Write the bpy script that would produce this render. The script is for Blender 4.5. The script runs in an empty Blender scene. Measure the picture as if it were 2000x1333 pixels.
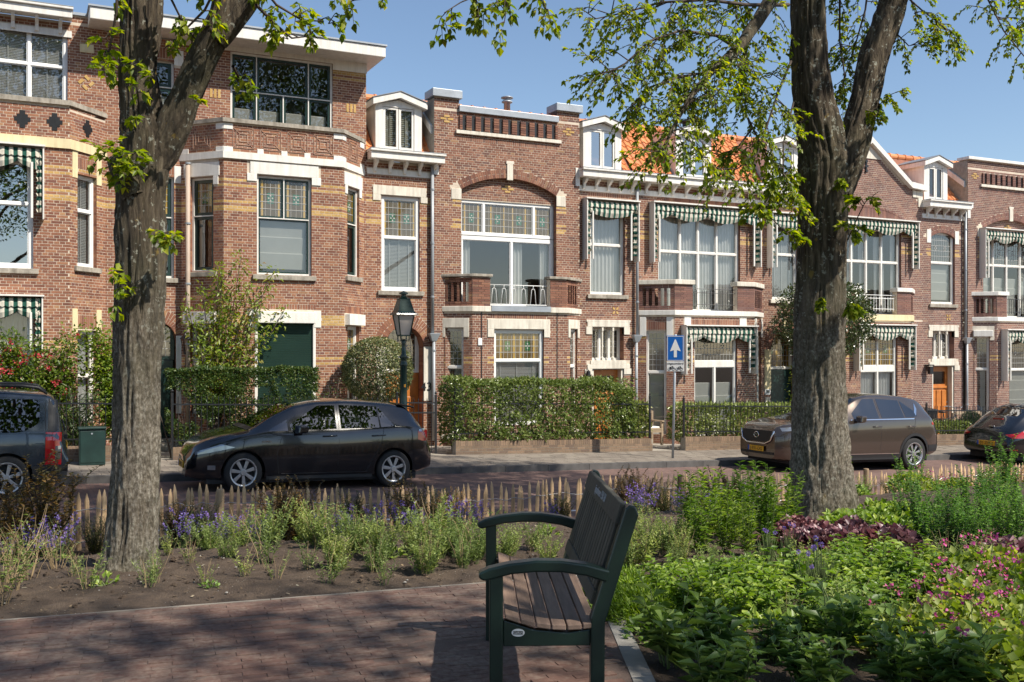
import bpy, math, random
import numpy as np
from mathutils import Vector, Matrix, noise
R=math.radians
random.seed(7); rng=np.random.default_rng(7)
scn=bpy.context.scene; col=scn.collection
# ------------------------------------------------------------------ camera
F_PX=1970.0; EYE=1.52; YAW=math.atan(F_PX/4050.0); HORIZON=685.0
CA,SA=math.cos(YAW),math.sin(YAW)
cam=bpy.data.cameras.new('camera'); camo=bpy.data.objects.new('camera',cam); col.objects.link(camo)
cam.sensor_width=36; cam.lens=36*F_PX/2000; cam.clip_start=.05; cam.clip_end=3000
cam.shift_y=(HORIZON-666.5)/2000
camo.location=(0,0,EYE); camo.rotation_euler=(R(90),0,-YAW); scn.camera=camo
# ------------------------------------------------------------------ sky + sun
SUN_AZ,SUN_EL=R(33),R(49)            # azimuth measured from -Y towards +X
w=bpy.data.worlds.new('World'); scn.world=w; w.use_nodes=True
nt=w.node_tree; sky=nt.nodes.new('ShaderNodeTexSky'); sky.sky_type='NISHITA'; sky.sun_disc=False
sky.sun_elevation=SUN_EL; sky.sun_rotation=math.pi-SUN_AZ
sky.air_density=1.0; sky.dust_density=.5; sky.ozone_density=2.0; sky.altitude=0
bg=nt.nodes['Background']; bg.inputs[1].default_value=.1; nt.links.new(sky.outputs[0],bg.inputs[0])
sl=bpy.data.lights.new('sun','SUN'); sl.energy=4.4; sl.angle=R(.6); sl.color=(1,.93,.82)
so=bpy.data.objects.new('sun',sl); col.objects.link(so)
SUNV=Vector((math.sin(SUN_AZ)*math.cos(SUN_EL),-math.cos(SUN_AZ)*math.cos(SUN_EL),math.sin(SUN_EL)))
so.rotation_euler=SUNV.to_track_quat('Z','Y').to_euler(); so.location=(10,-20,40)
scn.view_settings.view_transform='Standard'; scn.view_settings.look='None'
scn.view_settings.exposure=.6; scn.view_settings.gamma=1; scn.view_settings.use_curve_mapping=False
try:
    scn.cycles.max_bounces=8; scn.cycles.transparent_max_bounces=12; scn.cycles.caustics_reflective=False; scn.cycles.caustics_refractive=False
except Exception: pass
# ------------------------------------------------------------------ terrain heights
def zroad(x):
    x=max(-60,min(70,x)); return -.87-.0275*(x-4.5)
def sstep(t): t=max(0,min(1,t)); return t*t*(3-2*t)
def zbed(x,y): return zroad(x)*sstep((y-7.2)/5.3)+.02
KERB_Y=18.85; WALL_Y=21.3; YF=23.8
def zwalk(x): return zroad(x)+.125
def zland(x,y):
    if y<12.6: return zbed(x,y)
    if y<KERB_Y: return zroad(x)
    return zwalk(x)
def spot(px,py):
    """ground point that the photograph shows at this pixel"""
    k=(px-1000)/F_PX; dx,dy=CA*k+SA,CA-SA*k; m=(HORIZON-py)/F_PX
    t=2.0
    while t<60 and EYE+m*t>zland(dx*t,dy*t): t+=.02
    return dx*t,dy*t
def on_plane(px,Y):
    k=(px-1000)/F_PX; return Y*(CA*k+SA)/(CA-SA*k)
def at_depth(px,py,t):
    k=(px-1000)/F_PX; return Vector(((CA*k+SA)*t,(CA-SA*k)*t,EYE+(HORIZON-py)/F_PX*t))
# ------------------------------------------------------------------ object helpers
BASE={}
def tag(o,label=None,cat=None,group=None,kind=None):
    if label: o['label']=label
    if cat: o['category']=cat
    if group: o['group']=group
    if kind: o['kind']=kind
    return o
def empty(name,loc,rz=0,label=None,cat=None,group=None):
    o=bpy.data.objects.new(name,None); col.objects.link(o); o.location=loc; o.rotation_euler=(0,0,rz); o.empty_display_size=.2
    BASE[o.name]=Vector((0,0,0)); return tag(o,label,cat,group)
def wempty(name,loc,label=None,cat=None,group=None):
    """thing whose parts are given in world coordinates"""
    o=empty(name,loc,0,label,cat,group); BASE[o.name]=Vector(loc); return o
def place(me,name,parent=None,kind=None):
    o=bpy.data.objects.new(name,me); col.objects.link(o)
    if parent is not None: o.parent=parent; BASE[o.name]=BASE.get(parent.name,Vector((0,0,0)))
    if kind: o['kind']=kind
    return o
def dup(root,loc=None,rz=None,scale=None,parent=None):
    c=root.copy(); col.objects.link(c)
    if parent is not None: c.parent=parent
    if loc is not None: c.location=loc
    if rz is not None: c.rotation_euler=(0,0,rz)
    if scale is not None: c.scale=(scale,)*3 if not hasattr(scale,'__len__') else scale
    for ch in list(root.children): dup(ch,parent=c)
    return c
class MB:
    def __init__(s): s.v=[]; s.f=[]; s.m=[]; s.cm=0
    def quad(s,a,b,c,d): n=len(s.v); s.v+= [tuple(a),tuple(b),tuple(c),tuple(d)]; s.f.append((n,n+1,n+2,n+3)); s.m.append(s.cm)
    def poly(s,pts): n=len(s.v); s.v+=[tuple(p) for p in pts]; s.f.append(tuple(range(n,n+len(pts)))); s.m.append(s.cm)
    def hexa(s,p):      # 8 points: bottom 4 ccw, top 4 ccw
        n=len(s.v); s.v+=[tuple(q) for q in p]
        for q in ((3,2,1,0),(4,5,6,7),(0,1,5,4),(1,2,6,5),(2,3,7,6),(3,0,4,7)):
            s.f.append(tuple(n+i for i in q)); s.m.append(s.cm)
    def box(s,x0,x1,y0,y1,z0,z1):
        s.hexa([(x0,y0,z0),(x1,y0,z0),(x1,y1,z0),(x0,y1,z0),(x0,y0,z1),(x1,y0,z1),(x1,y1,z1),(x0,y1,z1)])
    def fbox(s,F,u0,u1,d0,d1,z0,z1):
        p=F.p; s.hexa([p(u0,d0,z0),p(u1,d0,z0),p(u1,d1,z0),p(u0,d1,z0),p(u0,d0,z1),p(u1,d0,z1),p(u1,d1,z1),p(u0,d1,z1)])
    def brick(s,F,u0,u1,z0,z1,d):
        p=F.p; n=len(s.v)
        s.v+=[p(u0,d,z0),p(u1,d,z0),p(u1,d,z1),p(u0,d,z1),p(u0,.004,z0),p(u1,.004,z0),p(u1,.004,z1),p(u0,.004,z1)]
        for q in ((0,1,2,3),(1,5,6,2),(4,0,3,7),(3,2,6,7),(4,5,1,0)): s.f.append(tuple(n+i for i in q)); s.m.append(s.cm)
    def prism(s,F,pts,d0,d1):   # polygon in (u,z), ccw seen from outside
        n=len(s.v); k=len(pts)
        s.v+=[F.p(u,d0,z) for u,z in pts]+[F.p(u,d1,z) for u,z in pts]
        s.f.append(tuple(range(n,n+k))); s.m.append(s.cm); s.f.append(tuple(range(n+2*k-1,n+k-1,-1))); s.m.append(s.cm)
        for i in range(k):
            j=(i+1)%k; s.f.append((n+j,n+i,n+k+i,n+k+j)); s.m.append(s.cm)
    def tube(s,pts,rad,n=8,cap=True):
        pts=[Vector(p) for p in pts]; 
        if not hasattr(rad,'__len__'): rad=[rad]*len(pts)
        b=len(s.v); up=None
        for i,p in enumerate(pts):
            t=(pts[min(i+1,len(pts)-1)]-pts[max(i-1,0)]).normalized()
            if up is None:
                up=Vector((0,0,1)) if abs(t.z)<.9 else Vector((1,0,0))
            x=t.cross(up); 
            if x.length<1e-4: x=t.cross(Vector((0,1,0)))
            x.normalize(); y=x.cross(t); up=y
            for j in range(n):
                a=2*math.pi*j/n; s.v.append(tuple(p+(x*math.cos(a)+y*math.sin(a))*rad[i]))
        for i in range(len(pts)-1):
            for j in range(n):
                k=(j+1)%n; s.f.append((b+i*n+j,b+i*n+k,b+(i+1)*n+k,b+(i+1)*n+j)); s.m.append(s.cm)
        if cap:
            s.f.append(tuple(b+j for j in range(n-1,-1,-1))); s.m.append(s.cm)
            s.f.append(tuple(b+(len(pts)-1)*n+j for j in range(n))); s.m.append(s.cm)
    def lathe(s,prof,c=(0,0,0),n=16,axis='z',rot=0,cap=True):
        b=len(s.v)
        for r,z in prof:
            for j in range(n):
                a=2*math.pi*(j+rot)/n
                if axis=='z': s.v.append((c[0]+r*math.cos(a),c[1]+r*math.sin(a),c[2]+z))
                else: s.v.append((c[0]+r*math.cos(a),c[1]+z,c[2]+r*math.sin(a)))
        for i in range(len(prof)-1):
            for j in range(n):
                k=(j+1)%n; q=(b+i*n+j,b+i*n+k,b+(i+1)*n+k,b+(i+1)*n+j)
                s.f.append(q if axis=='z' else q[::-1]); s.m.append(s.cm)
        if not cap: return
        q=tuple(b+j for j in range(n-1,-1,-1)); s.f.append(q if axis=='z' else q[::-1]); s.m.append(s.cm)
        q=tuple(b+(len(prof)-1)*n+j for j in range(n)); s.f.append(q if axis=='z' else q[::-1]); s.m.append(s.cm)
    def mesh(s,name,mat,base=Vector((0,0,0)),smooth=False):
        me=bpy.data.meshes.new(name)
        if base.length: v=(np.array(s.v)-np.array(base)).tolist()
        else: v=s.v
        me.from_pydata(v,[],s.f)
        mats=mat if isinstance(mat,(list,tuple)) else [mat]
        for m in mats: me.materials.append(m)
        if len(mats)>1: me.polygons.foreach_set('material_index',s.m)
        if smooth: me.polygons.foreach_set('use_smooth',[True]*len(s.f))
        me.update(); return me
    def build(s,name,mat,parent=None,smooth=False,kind=None,label=None,bevel=0,autosm=None):
        base=BASE.get(parent.name,Vector((0,0,0))) if parent is not None else Vector((0,0,0))
        o=place(s.mesh(name,mat,base,smooth),name,parent,kind)
        if label: o['label']=label
        if bevel:
            b=o.modifiers.new('bevel','BEVEL'); b.width=bevel; b.segments=2; b.limit_method='ANGLE'; b.angle_limit=R(40)
        return o
def one(name,mat,parent,fn,smooth=False,**k):
    m=MB(); fn(m); return m.build(name,mat,parent,smooth,**k)
class Fr:
    def __init__(s,x,y,ux=1,uy=0):
        l=math.hypot(ux,uy); s.o=(x,y); s.ux,s.uy=ux/l,uy/l; s.nx,s.ny=-s.uy,s.ux
    def p(s,u,d,z): return (s.o[0]+s.ux*u+s.nx*d, s.o[1]+s.uy*u+s.ny*d, z)
    def back(s,d): return Fr(s.o[0]+s.nx*d,s.o[1]+s.ny*d,s.ux,s.uy)
def text_mesh(s,size,depth=.002,align='CENTER'):
    cu=bpy.data.curves.new('lettering','FONT'); cu.body=s; cu.size=size; cu.extrude=depth; cu.align_x=align; cu.align_y='CENTER'
    o=bpy.data.objects.new('lettering',cu); col.objects.link(o)
    dg=bpy.context.evaluated_depsgraph_get(); me=bpy.data.meshes.new_from_object(o.evaluated_get(dg))
    bpy.data.objects.remove(o); bpy.data.curves.remove(cu); return me
# ------------------------------------------------------------------ materials
class Nd:
    def __init__(s,name):
        s.m=bpy.data.materials.new(name); s.m.use_nodes=True; s.t=s.m.node_tree; s.b=s.t.nodes['Principled BSDF']; s.out=s.t.nodes['Material Output']
    def n(s,t,**k):
        x=s.t.nodes.new('ShaderNode'+t)
        for a,v in k.items():
            if a in x.inputs and not hasattr(x,a): x.inputs[a].default_value=v
            elif hasattr(x,a): setattr(x,a,v)
        return x
    def l(s,a,b): s.t.links.new(a,b)
    def ramp(s,fac,stops,interp='LINEAR'):
        r=s.n('ValToRGB'); r.color_ramp.interpolation=interp
        e=r.color_ramp.elements
        while len(e)<len(stops): e.new(.5)
        for i,(p,c) in enumerate(stops): e[i].position=p; e[i].color=(*c,1)
        s.l(fac,r.inputs[0]); return r.outputs[0]
    def noise(s,scale,detail=4,rough=.55,vec=None,out='Fac'):
        x=s.n('TexNoise'); x.inputs['Scale'].default_value=scale; x.inputs['Detail'].default_value=detail; x.inputs['Roughness'].default_value=rough
        s.l(vec or s.co(),x.inputs['Vector']); return x.outputs[out]
    def co(s,scale=None):
        if not hasattr(s,'_co'): s._co=s.n('TexCoord').outputs['Object']
        if scale:
            m=s.n('Mapping'); m.inputs['Scale'].default_value=scale; s.l(s._co,m.inputs['Vector']); return m.outputs[0]
        return s._co
    def mix(s,fac,a,b,mode='MIX'):
        x=s.n('Mix',data_type='RGBA',blend_type=mode)
        for sock,v in ((x.inputs[0],fac),(x.inputs[6],a),(x.inputs[7],b)):
            if hasattr(v,'links') or hasattr(v,'is_linked'): s.l(v,sock)
            else: sock.default_value=v if not isinstance(v,tuple) else (*v,1)
        return x.outputs[2]
    def bump(s,h,strength=.5,dist=.01):
        b=s.n('Bump'); b.inputs['Strength'].default_value=strength; b.inputs['Distance'].default_value=dist
        s.l(h,b.inputs['Height']); s.l(b.outputs[0],s.b.inputs['Normal'])
    def rnd(s,src='island'):
        return s.n('NewGeometry').outputs['Random Per Island'] if src=='island' else s.n('ObjectInfo').outputs['Random']
    def col(s,c,rough=.6,metal=0,spec=None):
        if isinstance(c,tuple): s.b.inputs['Base Color'].default_value=(*c,1)
        else: s.l(c,s.b.inputs['Base Color'])
        s.b.inputs['Roughness'].default_value=rough; s.b.inputs['Metallic'].default_value=metal
        if spec is not None: s.b.inputs['Specular IOR Level'].default_value=spec
        return s.m
def paint(name,c,rough=.5,var=.12,scale=6,metal=0,bump=0,spec=None,streak=0):
    m=Nd(name); f=m.noise(scale,5)
    a=tuple(max(0,x*(1-var)) for x in c); b=tuple(min(1,x*(1+var)) for x in c)
    cc=m.ramp(f,[(.3,a),(.7,b)])
    if streak: cc=m.mix(streak,cc,m.ramp(m.noise(3.2,6,.62,m.co((3.2,3.2,.35))),[(.36,(.38,.34,.3)),(.58,(1,1,1))]),'MULTIPLY')
    m.col(cc,rough,metal,spec)
    if bump: m.bump(m.noise(scale*8,3),bump,.004)
    return m.m
def brickmat(name,stops,dirt=.25):
    m=Nd(name); r=m.rnd(); c=m.ramp(r,stops)
    g=m.noise(30,4); c=m.mix(.35,c,m.ramp(g,[(.3,(.35,.3,.28)),(.7,(1,1,1))]),'MULTIPLY')
    big=m.noise(.8,4); c=m.mix(dirt,c,m.ramp(big,[(.35,(.45,.42,.42)),(.65,(1,1,1))]),'MULTIPLY')
    st_=m.noise(1.5,6,.6,m.co((1.6,1.6,.22))); c=m.mix(.3,c,m.ramp(st_,[(.34,(.5,.47,.45)),(.56,(1,1,1))]),'MULTIPLY'); m.col(c,.85); m.bump(m.noise(120,3),.35,.004); return m.m
def leafmat(name,stops,trans=.35,rough=.45,rnd='island'):
    m=Nd(name); c=m.ramp(m.rnd(rnd),stops); c=m.mix(1.0,c,m.ramp(m.rnd('obj'),[(0,(.68,.74,.7)),(.5,(1,1,1)),(1,(1.3,1.18,1.05))]),'MULTIPLY'); c=m.mix(.5,c,m.ramp(m.noise(2.3,4,.6),[(.3,(.55,.62,.55)),(.7,(1.25,1.18,1.0))]),'MULTIPLY'); m.col(c,rough)
    t=m.n('BsdfTranslucent'); hs=m.n('HueSaturation'); hs.inputs['Saturation'].default_value=1.15; hs.inputs['Value'].default_value=1.5
    m.l(c,hs.inputs['Color']); m.l(hs.outputs[0],t.inputs[0])
    x=m.n('MixShader'); x.inputs[0].default_value=trans; m.l(m.b.outputs[0],x.inputs[1]); m.l(t.outputs[0],x.inputs[2]); m.l(x.outputs[0],m.out.inputs[0]); return m.m
def glassmat(name,tint=(1,1,1),refl=.16,rough=.01,opac=0):
    m=Nd(name); tr=m.n('BsdfTransparent'); tr.inputs[0].default_value=(*tint,1)
    gl=m.n('BsdfGlossy'); gl.inputs['Roughness'].default_value=rough; gl.inputs[0].default_value=(1,1,1,1)
    fr=m.n('LayerWeight'); fr.inputs[0].default_value=.5
    mp=m.n('MapRange'); mp.inputs[3].default_value=refl; mp.inputs[4].default_value=.7; m.l(fr.outputs['Fresnel'],mp.inputs[0])
    nz=m.n('Bump'); nz.inputs['Strength'].default_value=.04; nz.inputs['Distance'].default_value=.02; m.l(m.noise(2.2,1),nz.inputs['Height']); m.l(nz.outputs[0],gl.inputs['Normal'])
    x=m.n('MixShader'); tro=tr.outputs[0]
    if opac:
        df=m.n('BsdfDiffuse'); df.inputs[0].default_value=(*tint,1); x0=m.n('MixShader'); x0.inputs[0].default_value=opac; m.l(tro,x0.inputs[1]); m.l(df.outputs[0],x0.inputs[2]); tro=x0.outputs[0]
    m.l(mp.outputs[0],x.inputs[0]); m.l(tro,x.inputs[1]); m.l(gl.outputs[0],x.inputs[2]); m.l(x.outputs[0],m.out.inputs[0]); return m.m
M={}
M['brick43']=brickmat('brick_red',[(0,(.2,.078,.05)),(.3,(.3,.124,.072)),(.6,(.35,.152,.086)),(.82,(.41,.195,.105)),(.93,(.21,.09,.07)),(1,(.5,.28,.14))],.2)
M['brick41']=brickmat('brick_brown_red',[(0,(.17,.072,.05)),(.3,(.245,.108,.07)),(.6,(.295,.132,.083)),(.85,(.35,.17,.105)),(.93,(.16,.078,.065)),(1,(.43,.25,.13))],.25)
M['brick37']=brickmat('brick_dark_brown',[(0,(.17,.085,.07)),(.35,(.24,.12,.095)),(.7,(.3,.15,.11)),(.9,(.21,.12,.11)),(1,(.36,.2,.13))],.25)
M['yellow']=brickmat('brick_yellow',[(0,(.52,.32,.1)),(.5,(.6,.38,.125)),(1,(.66,.44,.17))],.15)
M['gwall']=brickmat('brick_garden_wall',[(0,(.2,.14,.1)),(.5,(.27,.19,.12)),(1,(.34,.23,.15))],.35)
M['mortar']=paint('mortar',(.6,.51,.405),.95,.16,5,bump=.1)
M['mortar_dark']=paint('mortar_dark',(.34,.31,.26),.95,.2,9)
M['white']=paint('white_paint',(.8,.775,.72),.42,.05,3,streak=.22)
M['upvc']=paint('white_frame',(.85,.85,.83),.3,.02,3)
M['cream']=paint('cream_stone_paint',(.72,.67,.57),.75,.09,4,bump=.12,streak=.4)
M['creamy']=paint('yellow_cream_paint',(.74,.63,.38),.65,.06,4,streak=.25)
M['stone']=paint('weathered_sill_stone',(.36,.325,.27),.9,.28,7,bump=.25,streak=.5)
M['zinc']=paint('zinc',(.36,.39,.42),.45,.15,3,metal=.35)
M['lead']=paint('lead_flashing',(.23,.24,.26),.6,.2,3,metal=.2)
M['dgreen']=paint('dark_green_paint',(.014,.035,.03),.25,.1,3)
M['rosette']=paint('rosette_joint',(.4,.25,.18),.9,.15,9)
M['shutter']=paint('green_shutter',(.03,.07,.055),.45,.1,3)
M['iron']=paint('black_iron',(.014,.015,.017),.4,.2,5)
M['orange']=paint('orange_wood',(.5,.17,.035),.35,.18,5)
M['copper']=paint('brown_trim',(.12,.07,.05),.5,.1)
M['pipe']=paint('grey_drainpipe',(.33,.35,.37),.45,.1,3,metal=.2)
M['bpipe']=paint('tan_drainpipe',(.42,.33,.26),.6,.1,3)
M['room']=paint('room_plaster',(.3,.25,.2),.9,.1,1)
M['curtain']=paint('white_curtain',(.86,.85,.81),.9,.05,3)
M['roman']=paint('roman_blind',(.66,.65,.58),.9,.05,3)
M['slat']=paint('blind_slat',(.72,.71,.67),.5,.05,3)
M['wslat']=paint('wood_blind_slat',(.5,.48,.38),.5,.05,3)
M['glass']=glassmat('window_glass',(.93,.95,.95),.05)
M['glassr']=glassmat('window_glass_reflective',(.75,.8,.82),.35)
M['amber']=glassmat('leaded_amber_glass',(.46,.3,.07),.05,.06,.2)
M['clearlead']=glassmat('leaded_clear_glass',(.55,.55,.45),.1,.04,.1)
M['gl_green']=glassmat('green_glass_piece',(.06,.26,.09),.06,.05,.4)
M['gl_yel']=glassmat('yellow_glass_piece',(.8,.52,.1),.06,.05,.5)
M['came']=paint('lead_came',(.42,.41,.38),.5,.1,3)
M['awn_w']=paint('awning_cloth_cream',(.6,.56,.47),.9,.1,10)
M['awn_g']=paint('awning_cloth_green',(.01,.075,.052),.9,.15,10)
def tilemat():
    m=Nd('roof_tile'); c=m.ramp(m.rnd('obj'),[(0,(.55,.18,.06)),(.5,(.66,.24,.08)),(.85,(.72,.29,.11)),(1,(.45,.17,.08))])
    g=m.noise(14,4); c=m.mix(.3,c,m.ramp(g,[(.3,(.5,.45,.42)),(.6,(1,1,1))]),'MULTIPLY'); m.col(c,.6); m.bump(m.noise(60,3),.2,.003); return m.m
M['tile']=tilemat()
M['tilebase']=paint('roof_tile_batten',(.25,.09,.05),.8,.2,8)
def groundmat(name,c1,c2,c3,sc=3,speck=0,bump=.4):
    m=Nd(name); f=m.noise(sc,8,.65); c=m.ramp(f,[(.3,c1),(.5,c2),(.72,c3)])
    if speck:
        v=m.n('TexVoronoi'); v.inputs['Scale'].default_value=42; m.l(m.co(),v.inputs['Vector'])
        lt=m.n('Math',operation='LESS_THAN'); m.l(v.outputs['Distance'],lt.inputs[0]); lt.inputs[1].default_value=.12
        wn=m.noise(4,2); gt=m.n('Math',operation='GREATER_THAN'); m.l(wn,gt.inputs[0]); gt.inputs[1].default_value=.56
        mu=m.n('Math',operation='MULTIPLY'); m.l(lt.outputs[0],mu.inputs[0]); m.l(gt.outputs[0],mu.inputs[1])
        c=m.mix(mu.outputs[0],c,(.5,.44,.36))
    m.col(c,.95); m.bump(m.noise(sc*14,6,.7),bump,.03); return m.m
M['soil']=groundmat('soil',(.055,.037,.026),(.1,.068,.046),(.17,.12,.082),5,1,1.0)
def roadmat():
    m=Nd('road_bricks'); b=m.n('TexBrick'); b.inputs['Scale'].default_value=1; b.inputs['Brick Width'].default_value=.21; b.inputs['Row Height'].default_value=.07; b.inputs['Mortar Size'].default_value=.005
    b.inputs['Color1'].default_value=(.155,.09,.075,1); b.inputs['Color2'].default_value=(.21,.13,.105,1); b.inputs['Mortar'].default_value=(.12,.1,.09,1)
    mp=m.n('Mapping'); mp.inputs['Rotation'].default_value=(0,0,R(90)); m.l(m.co(),mp.inputs[0]); m.l(mp.outputs[0],b.inputs['Vector'])
    c=m.mix(.55,b.outputs[0],m.ramp(m.noise(1.3,7,.65),[(.3,(.45,.42,.42)),(.7,(1.25,1.2,1.15))]),'MULTIPLY')
    m.col(c,.85); m.bump(m.noise(50,4),.3,.01); return m.m
M['road']=roadmat()
def clinkmat(src):
    m=Nd('path_clinker_'+src); c=m.ramp(m.rnd(src),[(0,(.105,.058,.046)),(.35,(.135,.074,.056)),(.7,(.16,.088,.067)),(.9,(.12,.078,.063)),(1,(.18,.108,.083))])
    g=m.n('NewGeometry').outputs['Position']
    c=m.mix(.5,c,m.ramp(m.noise(40,5,.6,g),[(.3,(.5,.47,.45)),(.7,(1.1,1.05,1))]),'MULTIPLY')
    sandf=m.noise(1.4,6,.7,g); sn=m.noise(25,4,.7,g)
    mu=m.n('Math',operation='MULTIPLY'); m.l(sandf,mu.inputs[0]); m.l(sn,mu.inputs[1])
    c=m.mix(m.ramp(mu.outputs[0],[(.2,(0,0,0)),(.36,(.7,.7,.7))]),c,(.235,.18,.14)); m.col(c,.9); m.bump(m.noise(70,4,.6,g),.5,.005); return m.m
M['clink']=clinkmat('island'); M['clinko']=clinkmat('obj')
M['sand']=groundmat('joint_sand',(.09,.062,.05),(.13,.09,.073),(.17,.125,.1),6)
def flagmat():
    m=Nd('pavement_flag'); c=m.ramp(m.rnd(),[(0,(.19,.16,.13)),(.5,(.23,.195,.16)),(1,(.27,.235,.19))])
    c=m.mix(.5,c,m.ramp(m.noise(1.1,7,.7),[(.3,(.55,.52,.5)),(.65,(1.1,1.08,1.05))]),'MULTIPLY'); m.col(c,.9); m.bump(m.noise(60,4),.2,.005); return m.m
M['flag']=flagmat()
M['kerb']=paint('kerb_concrete',(.3,.28,.25),.9,.25,5,bump=.3)
M['kerbd']=paint('kerb_dark_stone',(.085,.08,.076),.85,.25,5,bump=.3)
M['linep']=paint('road_line_paint',(.7,.69,.66),.8,.15,14)
def woodmat(name,c,rnd='obj',stretch=(40,40,2.5)):
    m=Nd(name); a=m.ramp(m.rnd(rnd),[(0,tuple(x*.72 for x in c)),(1,tuple(min(1,x*1.25) for x in c))])
    g=m.noise(1,6,.65,m.co(stretch)); a=m.mix(.7,a,m.ramp(g,[(.3,(.45,.4,.36)),(.7,(1.15,1.1,1.05))]),'MULTIPLY'); m.col(a,.75); m.bump(g,.4,.004); return m.m
M['picket']=woodmat('chestnut_paling',(.74,.52,.3))
M['post']=woodmat('fence_post_wood',(.36,.26,.16))
M['oldwood']=woodmat('weathered_teak',(.42,.33,.23),'obj',(4,40,40))
M['wire']=paint('galvanised_wire',(.4,.4,.4),.4,.1,5,metal=.6)
# ================================================================== GROUND
PATH=[(-9,7.33),(3.4,5.76),(2.94,4.85),(2.5,3.9),(.65,0),(-2.2,-6),(-9,-6)]
def inside(x,y,P):
    r=False; j=len(P)-1
    for i in range(len(P)):
        if (P[i][1]>y)!=(P[j][1]>y) and x<(P[j][0]-P[i][0])*(y-P[i][1])/(P[j][1]-P[i][1])+P[i][0]: r=not r
        j=i
    return r
def axis(lo,a,b,hi,fine,coarse):
    l=list(np.arange(a,b,fine)); x=a; out=[]; s=fine
    while x>lo: s*=coarse; x-=s; out.append(x)
    x=b; s=fine; o2=[b]
    while x<hi: s*=coarse; x+=s; o2.append(x)
    return out[::-1]+l+o2
gx=axis(-400,-1.5,13,400,.075,1.35); gy=axis(-300,3.0,12.6,600,.075,1.35)
verts=[];faces=[]
for y in gy:
    for x in gx:
        if inside(x,y,PATH): z=-.04
        elif y<12.65:
            z=zbed(x,y)
            if -2<x<14 and 2<y<12.6:
                z+=.03*noise.noise((x*2.2,y*2.2,0))+.022*noise.noise((x*8,y*8,3))+.012*noise.noise((x*21,y*21,7))
                e=min(1,abs(y-(6.19-.1266*x))/.3); z=z*e+.015*(1-e) if y<8 else z
        else: z=zland(x,y)-.16
        verts.append((x,y,z))
n=len(gx)
for j in range(len(gy)-1):
    for i in range(n-1): faces.append((j*n+i,j*n+i+1,(j+1)*n+i+1,(j+1)*n+i))
me=bpy.data.meshes.new('ground'); me.from_pydata(verts,[],faces); me.materials.append(M['soil'])
me.polygons.foreach_set('use_smooth',[True]*len(faces)); tag(place(me,'ground'),kind='structure')
def strip(mb,x0,x1,ya,yb,zf,step=2.0):
    x=x0
    while x<x1-1e-6:
        b=min(x+step,x1); mb.quad((x,ya,zf(x)),(b,ya,zf(b)),(b,yb,zf(b)),(x,yb,zf(x))); x=b
m=MB(); strip(m,-120,140,12.62,KERB_Y,zroad); road=tag(m.build('road',M['road']),kind='structure')
m=MB()
for x in np.arange(1.0,16,3.2): strip(m,x,x+1.5,13.55,13.66,lambda q:zroad(q)+.004)
m.build('road_marking',M['linep'],road)
# pavement flags and kerb stones
pv=MB(); strip(pv,-120,140,KERB_Y+.1,YF+6,lambda x:zwalk(x)-.012); pave=tag(pv.build('pavement',M['mortar_dark']),kind='structure')
m=MB(); random.seed(3)
for j in range(8):
    y=KERB_Y+.125+j*.302
    for i in range(170):
        x=-9+i*.302+(.15 if j%2 else 0); dz=random.uniform(-.003,.003)
        a,b=zwalk(x)+dz,zwalk(x+.295)+dz
        m.v+=[(x,y,a),(x+.295,y,a*0+b),(x+.295,y+.295,b),(x,y+.295,a),(x,y,a-.03),(x+.295,y,b-.03),(x+.295,y+.295,b-.03),(x,y+.295,a-.03)]
        k=len(m.v)-8
        for q in ((0,1,2,3),(0,4,5,1),(1,5,6,2),(3,2,6,7),(4,0,3,7)): m.f.append(tuple(k+t for t in q)); m.m.append(0)
m.build('paving_flags',M['flag'],pave,kind='stuff')
kerb=tag(empty('kerb',(0,0,0)),kind='structure')
km=MB(); km.hexa([(.004,-.06,-.2),(.996,-.06,-.2),(.996,.1,-.2),(.004,.1,-.2),(.004,-.04,.125),(.996,-.04,.125),(.996,.1,.13),(.004,.1,.13)])
kme=km.mesh('kerb_stone',M['kerbd'])
for i in range(46):
    o=place(kme,'kerb_stone',kerb); x=-8+i; o.location=(x,KERB_Y,zroad(x)); o.rotation_euler=(0,math.atan(.0275),0)
# garden soil / tiles between wall and houses is the pavement sheet
# ------------------------------------------------------------------ brick path
path=tag(one('path',M['sand'],None,lambda q:q.poly([(x,y,.0355) for x,y in PATH])),kind='structure')
ed=Vector((.992,-.1256)); pd=Vector((.1256,.992)); bm=MB(); bb=MB(); random.seed(11); cand=[]
for j in range(-6,148):
    for i in range(-46,22):
        u=i*.203+(.1015 if j%2 else 0)+.03*math.sin(j*12.9898)%.02; v=.2+j*.0535
        jit=random.uniform(-.003,.003)
        c=ed*(u+.1)+pd*(v+.025+jit)
        if not inside(c.x,c.y,PATH): continue
        if not (inside(c.x-.1*ed.x,c.y+.02,PATH) and inside(c.x+.1*ed.x,c.y-.02,PATH)): continue
        dz=random.uniform(-.0025,.0025)+.004*noise.noise((c.x*2,c.y*2,0)); t=SA*c.x+CA*c.y; r=CA*c.x-SA*c.y
        vis=t>4.2 and abs(r/t*F_PX)<1010
        cand.append((0 if vis else 1,t,c.x,c.y,dz,random.uniform(-.02,.02)))
cand.sort()
bb.hexa([(-.1005,-.026,-.03),(.1005,-.026,-.03),(.1005,.026,-.03),(-.1005,.026,-.03),(-.0998,-.0252,.012),(.0998,-.0252,.012),(.0998,.0252,.012),(-.0998,.0252,.012)])
bme=bb.mesh('clinker_brick',M['clinko']); ang=math.atan2(ed.y,ed.x)
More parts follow.
